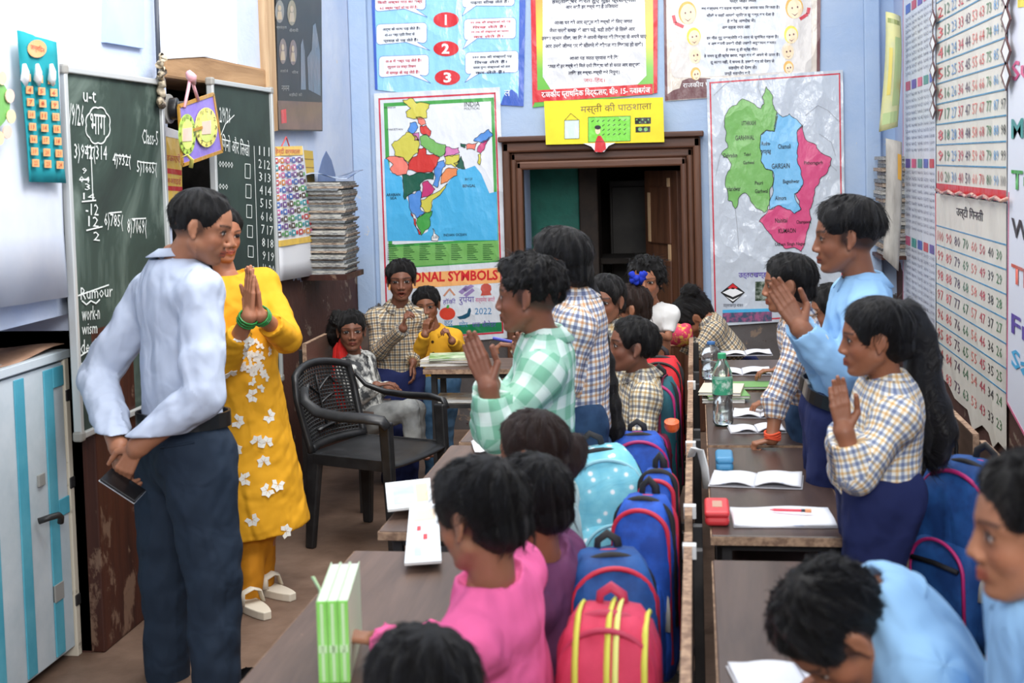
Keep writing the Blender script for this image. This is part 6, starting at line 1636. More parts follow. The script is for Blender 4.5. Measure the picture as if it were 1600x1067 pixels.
# ---- 1 the man
Y = 3.9
lw, rw = p(186, 700, 3.72), p(214, 700, 3.68)
man, G = person('person in pale blue-grey shirt and dark trousers, hands behind back holding a phone', p(316, 354, Y), .232, (8, 16, 0), (164, 112, 84), (p(272, 412, 3.95), p(287, 702, 3.92), 48),
    [(p(152, 590, 4.02), lw, hs((.10, -.12, -1), (.55, .75, 0), (-.5, .5, -.3), .175, curl=(.55, .7, .5), thumb=.4)), (p(318, 618, 3.72), rw, hs((-.55, -.05, -.9), (.1, .9, .2), (-.9, 0, .4), .165, curl=(.5, .6, .4)))],
    C_MAN, dict(thick=.03, front=.34, nape=-.16, side=.02, rough=.002, fade=0, slen=.5, lift=.5, strands=2200), [(p(262, 905, 4.0), p(262, 1118, 4.04), p(285, 1140, 4.15)), (p(335, 905, 3.84), p(338, 1128, 3.82), p(372, 1140, 3.92))], (C_DKNAVY, 1.0), sw=.42, drop=.07, cres=.008, stubble=True, collar=C_MAN, loose=1.04, depth=.60, shirt_len=.86, hem=.80, tuck=True, belt=(C_BELT, .83, 1.0), seed=11, fold=.003)
ph = thing('mobile_phone', 'black mobile phone with silver edge in the hand left of the two blackboards\'s back', 'phone', p(190, 770, 3.64))
pc = V(p(192, 758, 3.655)); px_ = V((.82, .05, -.55)).normalized(); py_ = V((.46, -.36, .80)).normalized(); py_ = (py_-px_*py_.dot(px_)).normalized(); pz_ = px_.cross(py_)
MB().obox(pc, px_, pz_, py_, .128, .066, .009).build('case', mat('black_phone_back', (18, 18, 20), .2), ph, bevel=.004)
MB().obox(pc-py_*.005, px_, pz_, py_, .130, .068, .003).build('silver_edge', mat('silver_rim', (200, 202, 206), .25, metal=.7), ph, bevel=.001)
def shoe(parent, ank, toe, m, name='shoe', sole=None):
    a, t = A(ank).copy(), A(toe).copy(); d = t-a; d[2] = 0; d /= np.linalg.norm(d); v = Vol(np.minimum(a, t)-np.array((.14, .14, .14)), np.maximum(a, t)+np.array((.14, .14, .1)), .007)
    a[2] = .05; heel = a-d*.05; tip = a+d*.17
    v.cap(heel*[1, 1, 0]+[0, 0, .04], tip*[1, 1, 0]+[0, 0, .032], .042, .036, 0); v.cap(a, a+[0, 0, .04], .045, .04, .02); v.cut((0, 0, .004), (0, 0, -1))
    P, F = v.mesh(); link(name, np_mesh(name, P, F), m, parent)
tb_ = BVHTree.FromPolygons([v.co+V(man.location) for v in [c for c in man.children if c.name.startswith('trousers')][0].data.vertices], [q.vertices[:] for q in [c for c in man.children if c.name.startswith('trousers')][0].data.polygons])
pk_ = [tb_.ray_cast(CAMLOC, ray(x, y).normalized())[0] for x, y in ((252, 700), (268, 697), (286, 694), (304, 691))]
if all(q is not None for q in pk_): MB().tube([q-CF*.002 for q in pk_], .006, 6, flat=.6).build('back_pocket_welt', C_DKNAVY, [c for c in man.children if c.name.startswith('trousers')][0], smooth=True)
shoe(man, p(262, 1118, 4.04), p(285, 1140, 4.15), C_BELT); shoe(man, p(338, 1128, 3.82), p(372, 1140, 3.92), C_BELT)
# ---- 2 the woman
cw_ = p(397, 492, 4.52); lw, rw = palms(cw_, (0, 0, 1), (.64, .77, 0), .185)
hl, hr = pray(lw, rw, (-.02, -.05, 1), (-.6, .5, .3), .185)
woman, G = person('person in yellow kurta with white floral embroidery, palms pressed together', p(345, 366, 4.85), .215, (-38, 6, 0), (168, 112, 84), (p(355, 436, 4.86), p(386, 640, 4.88), -40),
    [(p(448, 528, 4.80), lw, hl), (p(352, 566, 4.62), rw, hr)], C_KURTA, dict(thick=.05, front=.27, nape=-.36, side=-.2, rough=.003, chains=[[(p(338, 372, 4.95), .06), (p(330, 430, 5.02), .05), (p(330, 500, 5.04), .04)]]),
    [(p(412, 830, 4.86), p(412, 942, 4.88), p(448, 956, 4.80)), (p(398, 850, 4.82), p(386, 978, 4.70), p(406, 996, 4.62))], (C_KPANT, .70), female=True, sw=.37, shirt_len=1.92, hem=.98, depth=.86, loose=1.04, sleeve=.62, cuff=False, seed=4)
kb = [c for c in woman.children if c.name.startswith('shirt')][0]; kb.name = 'kurta'; ORG[kb.name] = V(woman.location)
M_EMB = mat('white_embroidery', (238, 236, 228), .8)
dgm = kb.data; bv = BVHTree.FromPolygons([v.co+V(woman.location) for v in dgm.vertices], [pl_.vertices[:] for pl_ in dgm.polygons])
def flower_at(px, py, r, rot=0, petals=5, parent=None):
    d = ray(px, py); h = bv.ray_cast(CAMLOC, d.normalized())
    if h[0] is None: return
    return flower(h[0], h[1], r, rot, petals, parent)
def flower(c, n, r, rot, petals, parent):
    c = V(c); n = V(n); a = n.orthogonal().normalized(); b = n.cross(a); m = MB()
    for k in range(petals):
        an = rot+k*2*math.pi/6.2; d1 = a*math.cos(an)+b*math.sin(an); d2 = n.cross(d1); cc = c+n*.003
        m.poly([cc+d1*r*.08, cc+d1*r*.62+d2*r*.34, cc+d1*r, cc+d1*r*.62-d2*r*.34], [(0, 1, 2, 3)])
    o = m.build('embroidered_flower', M_EMB, parent, fix=False); solid(o, .002, 1)
for i, (fx_, fy_) in enumerate(((371, 658), (368, 702), (402, 690), (416, 692), (420, 650), (384, 748), (418, 766), (434, 757), (394, 812), (426, 842), (446, 830), (362, 730), (412, 722), (360, 585), (395, 618))): flower_at(fx_, fy_, .030, i*.7, 5, kb)
for i in range(34):
    t = i/33; flower_at(378+34*t+9*math.sin(i*2.4), 548+22*math.cos(i*1.9)+38*t*(1 if i % 2 else .3), .020, i*1.1, 4, kb)
rs2 = random.Random(2)
for k in range(30):      # the unseen sides carry the same sprigs
    q = dgm.polygons[rs2.randrange(len(dgm.polygons))]
    if q.normal.y > .1 and q.center.z+woman.location.z < .95: flower(q.center+V(woman.location), q.normal, .02, k, 5, kb)
for w_, nm in ((lw, 'glass_bangles'), (rw, 'glass_bangles')):
    m = MB()
    for j in range(3):
        dd = A(w_)-(A(p(448, 528, 4.80)) if w_ is lw else A(p(352, 566, 4.62))); dd /= np.linalg.norm(dd); cc = A(w_)-dd*(.01+.012*j)
        a_ = V(dd).orthogonal().normalized(); b_ = V(dd).cross(a_)
        m.tube([V(cc)+(a_*math.cos(t*.524)+b_*math.sin(t*.524))*.036 for t in range(12)], .004, 6, closed=True)
    m.build(nm, mat('green_glass_bangle', (40, 128, 60), .2), woman, smooth=True)
for an_, to_ in ((p(412, 942, 4.88), p(448, 956, 4.80)), (p(386, 978, 4.70), p(406, 996, 4.62))):
    d = A(to_)-A(an_); d[2] = 0; d /= np.linalg.norm(d); a_ = A(an_)*[1, 1, 0]; l_ = np.array((-d[1], d[0], 0)); m = MB()
    def ringp(t, z): return [V(a_+d*(-.06+.25*t)+l_*(.04*math.sin(math.pi*min(1, .15+.8*t))**.5*s)+[0, 0, z]) for s in (-1, 1)]
    pts = [ringp(k / 8, 0)[0] for k in range(9)]+[ringp(k/8, 0)[1] for k in range(8, -1, -1)]
    m.prism(pts, (0, 0, .032)); so = m.build('sandal_sole', mat('cream_sandal', (214, 204, 186), .6), woman, bevel=.004)
    MB().tube([a_+l_*.045+d*.06+[0, 0, .03], a_+l_*.035+d*.05+[0, 0, .075], a_+d*.06+[0, 0, .09], a_-l_*.035+d*.05+[0, 0, .075], a_-l_*.045+d*.06+[0, 0, .03]], .022, 8, flat=.25).build('sandal_strap', mat('cream_sandal', (214, 204, 186), .6), so, smooth=True)
# ---- 3 seated girl in patterned jacket
rel = lambda d, n, td, L=.13, **k: hs(d, n, td, L, curl=k.pop('curl', (.35, .5, .35)), **k)
person('person in black and white patterned jacket seated on the back bench by the chair', p(549, 517, 6.25), .198, (-72, -2, 0), 'deep', (p(552, 562, 6.32), p(578, 652, 6.34), -12),
    [(p(586, 612, 6.48), p(606, 606, 6.36), rel((.8, -.5, 0), (0, 0, -1), (0, -1, 0))), (p(556, 626, 6.18), p(588, 602, 6.14), rel((.9, .2, .1), (0, 0, -1), (0, 1, 0)))], C_CAMO, dict(LONG, thick=.045, front=.24, chains=[[(p(530, 500, 6.4), .05), (p(524, 522, 6.42), .05), (p(526, 545, 6.42), .02)]], curl=.002),
    [(p(648, 640, 6.40), p(654, 700, 6.42), p(676, 712, 6.36)), (p(640, 640, 6.22), p(646, 704, 6.24), p(668, 716, 6.18))], (C_GREY, .95), female=True, sw=.27, collar=True, res=.004, loose=1.08)
# ---- 4, 5 boys by the map
person('person in checked shirt standing with one hand raised at the India map', p(627, 438, 6.62), .208, (-78, 2, 0), 'deep', (p(622, 484, 6.66), p(622, 590, 6.68), -68),
    [(p(652, 540, 6.78), p(645, 566, 6.6), rel((.2, -.3, -1), (-1, 0, 0), (0, -1, 0))), (p(592, 548, 6.58), p(630, 512, 6.40), rel((.25, -.2, 1), (.9, .3, 0), (0, .6, .6), curl=(.9, 1.0, .6)))], PL_C, dict(SHORT, front=.25),
    [(p(640, 668, 6.66), p(640, 760, 6.68), p(645, 770, 6.55)), (p(612, 668, 6.62), p(612, 760, 6.64), p(616, 770, 6.5))], (C_NAVY, 1.05), mouth=.5, sw=.28, collar=True, res=.004, loose=1.06)
person('person in mustard shirt standing with one hand at the mouth', p(667, 477, 6.74), .188, (-86, 4, 4), 'dark', (p(678, 520, 6.80), p(684, 600, 6.82), -84),
    [(p(722, 552, 6.80), p(706, 532, 6.58), rel((-.3, -.2, .9), (-.9, -.2, 0), (0, 0, 1), L=.115, curl=(1.0, 1.1, .7))), (p(652, 560, 6.70), p(664, 522, 6.58), rel((.15, -.1, 1), (.4, .9, 0), (.8, -.2, 0), L=.115, curl=(.5, .9, .6)))], C_YEL, dict(SHORT, front=.24),
    [(p(694, 660, 6.84), p(696, 752, 6.86), p(698, 760, 6.7)), (p(676, 660, 6.82), p(676, 752, 6.84), p(678, 760, 6.7))], (C_JEAN, 1.05), mouth=1.0, sw=.245, collar=True, res=.004, loose=1.08)
yb = [o for o in bpy.data.objects if o.get('label', '').startswith('person in mustard')][0]; ysh = [c for c in yb.children if c.name.startswith('shirt')][0]
tb_ = BVHTree.FromPolygons([v.co+V(yb.location) for v in ysh.data.vertices], [q.vertices[:] for q in ysh.data.polygons])
for x, y in ((676, 534), (677, 552), (679, 572)):
    h = tb_.ray_cast(CAMLOC, ray(x, y).normalized())
    if h[0] is not None: MB().lathe(h[0], [(.008, -.002), (.008, .003)], 12, h[1]).build('button', mat('dark_button', (50, 34, 20), .4), ysh)
# ---- 6 boy in mint plaid
Y = 3.57; cw_ = p(764, 602, 3.36); lw, rw = palms(cw_, (-.4, 0, 1), (0, -1, 0), .158)
hl, hr = pray(lw, rw, (-.38, 0, .93), (.9, 0, .35), .158)
person('person in mint green plaid shirt standing with pressed palms', p(826, 462, Y), .212, (176, 0, 0), (128, 82, 62), (p(853, 540, 3.60), p(842, 712, 3.62), 183),
    [(p(776, 676, 3.36), lw, hl), (p(762, 668, 3.60), rw, hr)], PL_G, dict(thick=.07, front=.27, nape=-.12, side=.06, rough=.005, curl=.003, fade=0, scalp=.75, mess=.45, strands=2600, slen=.6, tuft=((.20, 0, .40), (.20, .22, .10))),
    [(p(850, 860, 3.55), p(850, 1080, 3.55), p(820, 1090, 3.5)), (p(850, 860, 3.70), p(850, 1040, 3.72), p(820, 1060, 3.7))], (C_PALE, 1.0), sw=.34, collar=True, loose=1.04, shirt_len=1.1, seed=6)
# ---- 7 girl with braid
cw_ = p(828, 590, 3.95); lw, rw = palms(cw_, (-.3, 0, 1), (0, -1, 0), .15); hl, hr = pray(lw, rw, (-.3, 0, .95), (.9, 0, .3), .15)
braid = [[(p(900+math.sin(k*.5)*4+k*5.2 if k < 9 else 944+(k-9)*3.0, 412+k*17, 4.06+.05*min(k, 4)/4), .032-.0006*k+(.006 if k % 2 else 0)) for k in range(17)]]
person('person in blue and orange checked shirt standing right behind the mint plaid shirt', p(872, 412, 4.05), .215, (172, 2, 0), (140, 92, 70), (p(902, 474, 4.08), p(902, 655, 4.10), 182),
    [(p(878, 600, 3.92), lw, hl), (p(870, 600, 4.15), rw, hr)], PL_A, dict(LONG, thick=.06, nape=-.40, side=-.12, front=.26, chains=braid, strands=3000),
    [(p(915, 790, 4.05), p(918, 980, 4.05), p(890, 990, 4.0)), (p(905, 790, 4.2), p(908, 960, 4.22), p(880, 970, 4.2))], (C_DENIM, 1.12), female=True, sw=.32, collar=True, loose=1.1, shirt_len=1.06, hem=.9, depth=.68)
# ---- 8, 9, 10, 11, 12 the children at the back
person('person in checked shirt peering towards the camera, directly left of the blue scrunchie', p(946, 470, 5.2), .198, (-112, 2, 0), 'dark', (p(955, 516, 5.24), p(960, 650, 5.24), 220),
    [(p(958, 620, 5.05), p(930, 640, 4.98), None), (p(938, 620, 5.3), p(925, 640, 5.1), None)], PL_B, dict(LONG, front=.24), [(p(955, 740, 5.2), p(955, 860, 5.2), p(940, 870, 5.1)), (p(965, 740, 5.3), p(965, 850, 5.3), p(950, 860, 5.2))], (C_DENIM, 1.1), mouth=.8, sw=.27, collar=True, res=.004)
person('person wearing a blue scrunchie, looking left in the group at the back', p(983, 482, 5.5), .19, (186, 4, 0), (146, 98, 72), (p(1000, 528, 5.55), p(1005, 640, 5.58), 185),
    [(p(1000, 610, 5.45), p(975, 625, 5.4), None), (p(990, 610, 5.65), p(968, 625, 5.6), None)], PL_B, dict(SHORT, thick=.06, nape=-.34, side=-.1, front=.22), [(p(960, 670, 5.5), p(965, 790, 5.5), p(950, 795, 5.4)), (p(960, 670, 5.65), p(965, 780, 5.65), p(950, 785, 5.6))], (C_NAVY, 1.0), sw=.25, collar=True, res=.004, hairmat=M_HAIRB)
kid9 = [o for o in bpy.data.objects if o.get('label', '').startswith('person wearing a blue scrunchie')][0]
m = MB(); c_ = p(997, 440, 5.5)
for k in range(14): m.tube([c_+[.03*math.cos(k*.9)*.4, .02*math.sin(k), .012*math.cos(k*1.7)], c_+[.032*math.cos(k*.9), .03*math.sin(k*.9), .02+.022*math.sin(k*2.1)]], [.010, .014], 6)
m.build('scrunchie', cloth('blue_scrunchie', (30, 50, 160)), kid9, smooth=True)
person('person in checked shirt seated on the bench in front of the teal schoolbag', p(986, 541, 4.72), .20, (196, -8, 0), 'deep', (p(1004, 592, 4.76), p(1000, 706, 4.78), 188),
    [(p(1000, 690, 4.60), p(968, 712, 4.55), rel((-1, 0, -.2), (0, 0, -1), (0, 1, 0))), (p(985, 680, 4.92), p(958, 705, 4.85), None)], PL_B, dict(SHORT, thick=.06, front=.27), [(p(930, 725, 4.68), p(935, 830, 4.7), p(915, 838, 4.65)), (p(930, 720, 4.85), p(935, 820, 4.86), p(915, 828, 4.8))], (C_DENIM, 1.0), sw=.28, collar=True, res=.004, loose=1.08)
person('person in white top kneeling up before the dark doorway', p(1010, 438, 5.95), .195, (-96, 4, 0), 'mid', (p(1018, 480, 6.0), p(1026, 580, 6.02), -115),
    [(p(1044, 528, 5.92), p(1014, 522, 5.8), rel((-1, -.1, .1), (0, 1, 0), (0, 0, 1), L=.115)), (p(1000, 535, 6.1), p(1002, 525, 5.85), rel((-.4, -.4, .5), (1, 0, 0), (0, 0, 1), L=.115))], C_WHITE, dict(thick=.07, front=.24, nape=-.34, side=-.14, rough=.008, curl=.006, ears=True), [(p(1036, 652, 5.98), p(1040, 640, 6.2), p(1040, 640, 6.26)), (p(1016, 652, 6.02), p(1016, 640, 6.24), p(1016, 640, 6.3))], (C_NAVY, 1.05), female=True, sw=.22, sleeve=.25, res=.004, cuff=False, loose=.85)
person('person in checked shirt bent forward face down below the district map', p(1078, 496, 6.66), .205, (205, 58, 0), 'mid', (p(1104, 502, 6.68), p(1160, 572, 6.72), 180),
    [(p(1092, 548, 6.52), p(1062, 540, 6.50), rel((-1, 0, 0), (0, 0, -1), (0, 1, 0))), (p(1095, 540, 6.85), p(1066, 534, 6.8), rel((-1, 0, 0), (0, 0, -1), (0, -1, 0)))], PL_C, dict(LONG, nape=-.36, chains=[[(p(1086, 466, 6.7), .055), (p(1078, 458, 6.66), .05)], [(p(1098, 480, 6.72), .05), (p(1110, 494, 6.74), .03)]]), [(p(1130, 640, 6.62), p(1135, 730, 6.62), p(1120, 738, 6.55)), (p(1130, 640, 6.8), p(1135, 725, 6.8), p(1120, 732, 6.8))], (C_NAVY, 1.0), female=True, sw=.28, res=.004, shirt_len=1.02)
# ---- 13 girl leaning on the desk
person('person in checked shirt with orange wrist thread leaning a fist on the desk', p(1231, 444, 4.58), .20, (178, 2, 0), 'mid', (p(1246, 502, 4.60), p(1268, 650, 4.62), 182),
    [(p(1214, 626, 4.44), p(1206, 686, 4.40), rel((-.9, 0, -.25), (-.1, 0, -1), (0, .9, 0), L=.125, curl=(1.0, 1.5, 1.0))), (p(1240, 610, 4.78), p(1215, 650, 4.75), None)], PL_A, dict(LONG, thick=.06), [(p(1275, 760, 4.55), p(1275, 900, 4.55), p(1255, 905, 4.5)), (p(1275, 760, 4.7), p(1275, 890, 4.7), p(1255, 895, 4.7))], (C_DENIM, 1.1), female=True, sw=.28, sleeve=.52, collar=True, loose=1.08)
g13 = [o for o in bpy.data.objects if o.get('label', '').startswith('person in checked shirt with orange')][0]
m = MB(); c_ = p(1207, 680, 4.40)
for j in range(4): m.tube([c_+[.026*math.cos(t*.524), .026*math.sin(t*.524), .006*j-.01+.004*math.sin(t+j)] for t in range(12)], .004, 5, closed=True)
m.build('wrist_thread', mat('orange_red_thread', (226, 84, 50), .8), g13, smooth=True)
# ---- 14 tall boy in sky blue
cw_ = p(1250, 512, 3.86); lw, rw = palms(cw_, (-.5, 0, .86), (.1, -1, 0), .17); hl, hr = pray(lw, rw, (-.50, 0, .86), (.75, 0, .6), .17, thumb=.5)
person('person in sky blue shirt and black belt standing with pressed palms', p(1322, 370, 4.0), .225, (178, 2, 0), (136, 88, 64), (p(1350, 452, 4.02), p(1310, 648, 4.04), 184),
    [(p(1318, 586, 3.84), lw, hl), (p(1296, 590, 4.12), rw, hr)], C_SKY, dict(thick=.075, front=.24, nape=-.06, side=.06, rough=.003, fade=0, scalp=.85, strands=2200, lift=.7), [(p(1300, 800, 3.98), p(1300, 1000, 3.98), p(1270, 1010, 3.95)), (p(1300, 800, 4.14), p(1300, 985, 4.15), p(1270, 992, 4.1))], (C_NAVY, 1.08), sw=.35, collar=True, loose=1.08, shirt_len=.90, tuck=True, belt=(C_BELT, .84, .98), seed=9)
b14 = [o for o in bpy.data.objects if o.get('label', '').startswith('person in sky blue shirt and black belt')][0]
m = MB(); c_ = V(p(1281, 534, 3.83)); m.lathe(c_, [(.030, 0), (.030, .004)], 24, (-.5, -.85, .1)); o = m.build('school_badge', mat('white_badge_cloth', (214, 216, 200), .8), b14)
MB().lathe(c_, [(.019, .005), (.019, .006)], 20, (-.5, -.85, .1)).build('badge_emblem', mat('olive_badge_emblem', (110, 120, 70), .8), o)
# ---- 15 girl with ponytail
cw_ = p(1318, 672, 3.16); lw, rw = palms(cw_, (-.15, 0, 1), (0, -1, 0), .135); hl, hr = pray(lw, rw, (-.14, 0, 1), (.9, 0, .4), .135)
tail = [[(p(1412, 500, 3.36), .055), (p(1432, 528, 3.38), .050), (p(1442, 560, 3.38), .044), (p(1440, 600, 3.38), .052), (p(1452, 640, 3.38), .055), (p(1464, 672, 3.38), .050), (p(1462, 706, 3.38), .035), (p(1452, 726, 3.38), .012)], [(p(1430, 560, 3.34), .02), (p(1424, 610, 3.33), .025), (p(1440, 680, 3.33), .02), (p(1452, 716, 3.33), .006)], [(p(1448, 570, 3.42), .02), (p(1464, 640, 3.42), .03), (p(1478, 690, 3.42), .02), (p(1472, 720, 3.42), .006)]]
person('person in pale checked shirt and navy bottoms standing with pressed palms', p(1366, 528, 3.3), .196, (180, 2, 0), (142, 92, 66), (p(1388, 610, 3.32), p(1374, 768, 3.34), 183),
    [(p(1340, 742, 3.14), lw, hl), (p(1322, 736, 3.38), rw, hr)], PL_D, dict(LONG, thick=.045, front=.22, nape=-.30, side=-.08, chains=tail, rough=.002, strands=4500, slen=1.3), [(p(1360, 900, 3.28), p(1362, 1100, 3.28), p(1335, 1105, 3.2)), (p(1362, 900, 3.42), p(1364, 1080, 3.44), p(1338, 1085, 3.4))], (C_NAVY, 1.30), female=True, sw=.28, collar=True, loose=1.10, shirt_len=1.02, hem=.95, depth=.70, seed=8)
# ---- 16, 17 blue boys in the right foreground
person('person in sky blue shirt bent low over the desk writing, right foreground', p(1306, 986, 2.05), .202, (198, 58, 0), 'mid', (p(1392, 960, 2.10), p(1500, 1130, 2.14), 182),
    [(p(1392, 1096, 2.10), p(1334, 1064, 2.26), rel((-.9, .35, -.1), (0, 0, -1), (.3, 1, 0), L=.14, curl=(.6, .8, .5))), (p(1372, 1070, 2.42), p(1322, 1052, 2.46), rel((-1, -.05, -.1), (0, 0, -1), (0, -1, 0), L=.14))], C_SKY, dict(thick=.06, front=.26, nape=-.26, side=-.02, rough=.004, strands=3200, mess=.35, crown=(-.1, .06, .50), scalp=.8), [(p(1440, 1230, 2.0), p(1440, 1500, 2.0), p(1400, 1500, 2.0)), (p(1440, 1210, 2.25), p(1440, 1440, 2.25), p(1400, 1440, 2.25))], (C_NAVY, 1.0), sw=.30, collar=True, loose=1.08, ncut=False)
person('person in sky blue shirt seen in profile at the right edge', p(1616, 828, 1.72), .188, (181, 2, 0), (158, 108, 80), (p(1646, 946, 1.74), p(1662, 1240, 1.76), 182),
    [(p(1600, 1180, 1.60), p(1530, 1150, 1.58), rel((-1, 0, 0), (0, 0, -1), (0, 1, 0), L=.13)), (p(1590, 1150, 1.92), p(1520, 1130, 1.86), None)], C_SKY, dict(SHORT, thick=.055, front=.27, nape=-.1, side=.06, fade=0, scalp=.75, strands=3000), [(p(1560, 1330, 1.70), p(1565, 1700, 1.70), p(1530, 1710, 1.70)), (p(1560, 1300, 1.86), p(1565, 1620, 1.86), p(1530, 1630, 1.86))], (C_NAVY, 1.0), sw=.28, collar=True, loose=1.08)
# ---- 18 - 21 left foreground
person('person in bright pink shirt seated at the left foreground desk, seen from behind', p(748, 806, 2.35), .205, (152, 10, 0), (150, 104, 80), (p(768, 914, 2.38), p(806, 1180, 2.46), 168),
    [(p(682, 1064, 2.24), p(596, 1000, 2.42), rel((-1, .25, 0), (0, 0, -1), (.2, 1, 0), L=.135, curl=(.5, .7, .5))), (p(716, 1024, 2.56), p(655, 990, 2.60), None)], C_PINK, dict(thick=.06, front=.25, nape=-.34, side=-.06, rough=.003, strands=3200, crown=(-.28, -.05, .42), lift=.8), [(p(700, 1230, 2.3), p(720, 1440, 2.3), p(690, 1450, 2.3)), (p(700, 1200, 2.5), p(720, 1400, 2.5), p(690, 1410, 2.5))], (C_NAVY, 1.0), sw=.30, sleeve=.95, loose=1.08, seed=13)
person('person in dark plum shirt seated just beyond the pink shirt', p(826, 786, 2.75), .20, (158, 6, 0), 'mid', (p(845, 876, 2.80), p(870, 1100, 2.86), 170),
    [(p(800, 1012, 2.72), p(730, 955, 2.76), None), (p(800, 990, 3.02), p(740, 940, 3.0), None)], C_MAR, dict(thick=.06, front=.25, nape=-.32, side=-.06, rough=.003, strands=2600, lift=.8), [(p(770, 1110, 2.7), p(790, 1310, 2.7), p(760, 1310, 2.7)), (p(770, 1090, 2.9), p(790, 1260, 2.9), p(760, 1260, 2.9))], (C_NAVY, 1.0), sw=.30, loose=1.08, seed=14)
bunp = p(876, 712, 3.12)
person('person in mint top seated just beyond the plum shirt', p(830, 708, 3.08), .195, (168, 6, 0), 'mid', (p(852, 786, 3.12), p(872, 930, 3.18), 175),
    [(p(830, 880, 3.0), p(780, 860, 3.0), None), (p(820, 860, 3.3), p(780, 850, 3.3), None)], C_MINT, dict(LONG, thick=.055, nape=-.30, chains=[[(bunp+[-.02, 0, .01], .05), (bunp+[.012, 0, 0], .052)], [(bunp+[.02, -.03, -.03], .025), (bunp+[.035, .0, .02], .03), (bunp+[.01, .03, .03], .025)]]), [(p(790, 950, 3.02), p(800, 1110, 3.02), p(775, 1115, 3.0)), (p(790, 935, 3.22), p(800, 1080, 3.22), p(775, 1085, 3.2))], (C_PALE, 1.1), female=True, sw=.27, sleeve=.05, cuff=False, hairmat=M_HAIRB, loose=1.1)
person('person at the bottom edge in front of the pink shirt, only the head showing', p(656, 1092, 1.8), .20, (150, 8, 0), 'mid', (p(690, 1225, 1.85), p(700, 1500, 1.9), 165),
    [(p(600, 1400, 1.75), p(520, 1330, 1.8), None), (p(620, 1380, 2.05), p(540, 1310, 2.05), None)], C_MINT, dict(LONG, thick=.05, front=.24, nape=-.36, side=-.2, ears=True, chains=[[(p(700, 1180, 1.94), .05), (p(705, 1290, 1.98), .04)]]), None, None, female=True, sw=.28)

# ---- three children of whom little more than a hand shows
person('person almost hidden, one hand resting on the notebook beside the water bottle', p(1300, 486, 5.15), .20, (182, 8, 0), 'mid', (p(1312, 535, 5.18), p(1318, 640, 5.2), 182),
    [(p(1262, 622, 5.02), p(1212, 628, 4.98), rel((-1, 0, -.05), (0, 0, -1), (0, 1, 0), L=.125, curl=(.4, .6, .4))), (p(1270, 600, 5.34), p(1225, 612, 5.3), None)], PL_B, SHORT, None, None, sw=.26, collar=True, res=.005, sleeve=.9)
person('person almost hidden, one hand resting on the farthest right desk', p(1312, 486, 5.8), .20, (182, 8, 0), 'mid', (p(1322, 528, 5.82), p(1326, 620, 5.84), 182),
    [(p(1268, 580, 5.7), p(1216, 578, 5.66), rel((-1, 0, -.05), (0, 0, -1), (0, 1, 0), L=.125, curl=(.4, .6, .4))), (p(1280, 570, 5.98), p(1235, 572, 5.95), None)], PL_B, SHORT, None, None, sw=.26, res=.005, sleeve=.9)
person('person almost hidden behind the mint plaid shirt, holding a blue pen', p(846, 470, 5.0), .195, (180, 10, 0), 'mid', (p(866, 520, 5.02), p(872, 650, 5.05), 182),
    [(p(830, 580, 4.9), p(806, 540, 4.86), rel((-1, 0, .1), (0, 0, -1), (0, 1, 0), L=.12, curl=(.7, .9, .5))), (p(840, 580, 5.2), p(812, 545, 5.1), None)], PL_B, SHORT, None, None, sw=.25, res=.005)
pn = MB().tube([p(770, 528, 4.84), p(800, 534, 4.84)], .006, 7); tag(pn.build('ballpoint_pen', mat('blue_pen', (50, 60, 160), .3)), 'blue pen in the hand just beyond the pressed palms in mint plaid', 'pen')
# ================================================================== small things on the desks
m_, nt, N, L, b = _new('ruled_page'); b.inputs['Roughness'].default_value = .7
sp = nt.nodes.new('ShaderNodeSeparateXYZ'); L.new(_map(nt, 'Object'), sp.inputs[0])
t_ = _math(nt, 'FRACT', _math(nt, 'MULTIPLY', sp.outputs[1], 110.0)); k_ = _math(nt, 'LESS_THAN', t_, .10)
L.new(_mix(nt, _math(nt, 'MULTIPLY', k_, .45), lin((232, 234, 240)), lin((150, 170, 214))), b.inputs['Base Color'])
M_PAGE = m_; M_PAGES = mat('page_block', (226, 226, 224), .8, (206, 206, 202), 30, stretch=(1, 1, 12))
def open_book(label, c, az, w, d, cover, group=None, lift=.0, tilt=0, name='notebook', flat=False):
    """w across both pages, d page height"""
    c = V(c); K = frame(c, az); R = Matrix.Rotation(math.radians(tilt), 3, K(0, 1, 0)-c); T = lambda x, y, z: c+R @ (K(x, y, z)-c)
    t = thing(name, label, 'notebook', c, group)
    solid(MB().grid(lambda u, v: T((u-.5)*d, (v-.5)*w, .0015+lift*0), 2, 2).build('cover', cover, t), .002)
    if flat:
        o = MB().grid(lambda u, v: T((u-.5)*d*.99, (v-.5)*w*.99, .008+.0025*math.sin(u*5+v*7)+.006*max(0, abs(v-.5)-.42)), 10, 14).build('pages', M_PAGE, t, smooth=True); solid(o, .006, -1); return t
    for s in (-1, 1):
        fn = lambda u, v: T((u-.5)*d*.97, s*v*w*.485, .004+.013*math.sin(min(1, v*1.35)*math.pi*.80)*(1-.25*v)+.003*math.sin(u*3+v*4))
        mb = MB().grid(fn, 6, 10); o = mb.build('pages', M_PAGE, t, smooth=True); solid(o, .004, -1 if s > 0 else 1)
    return t
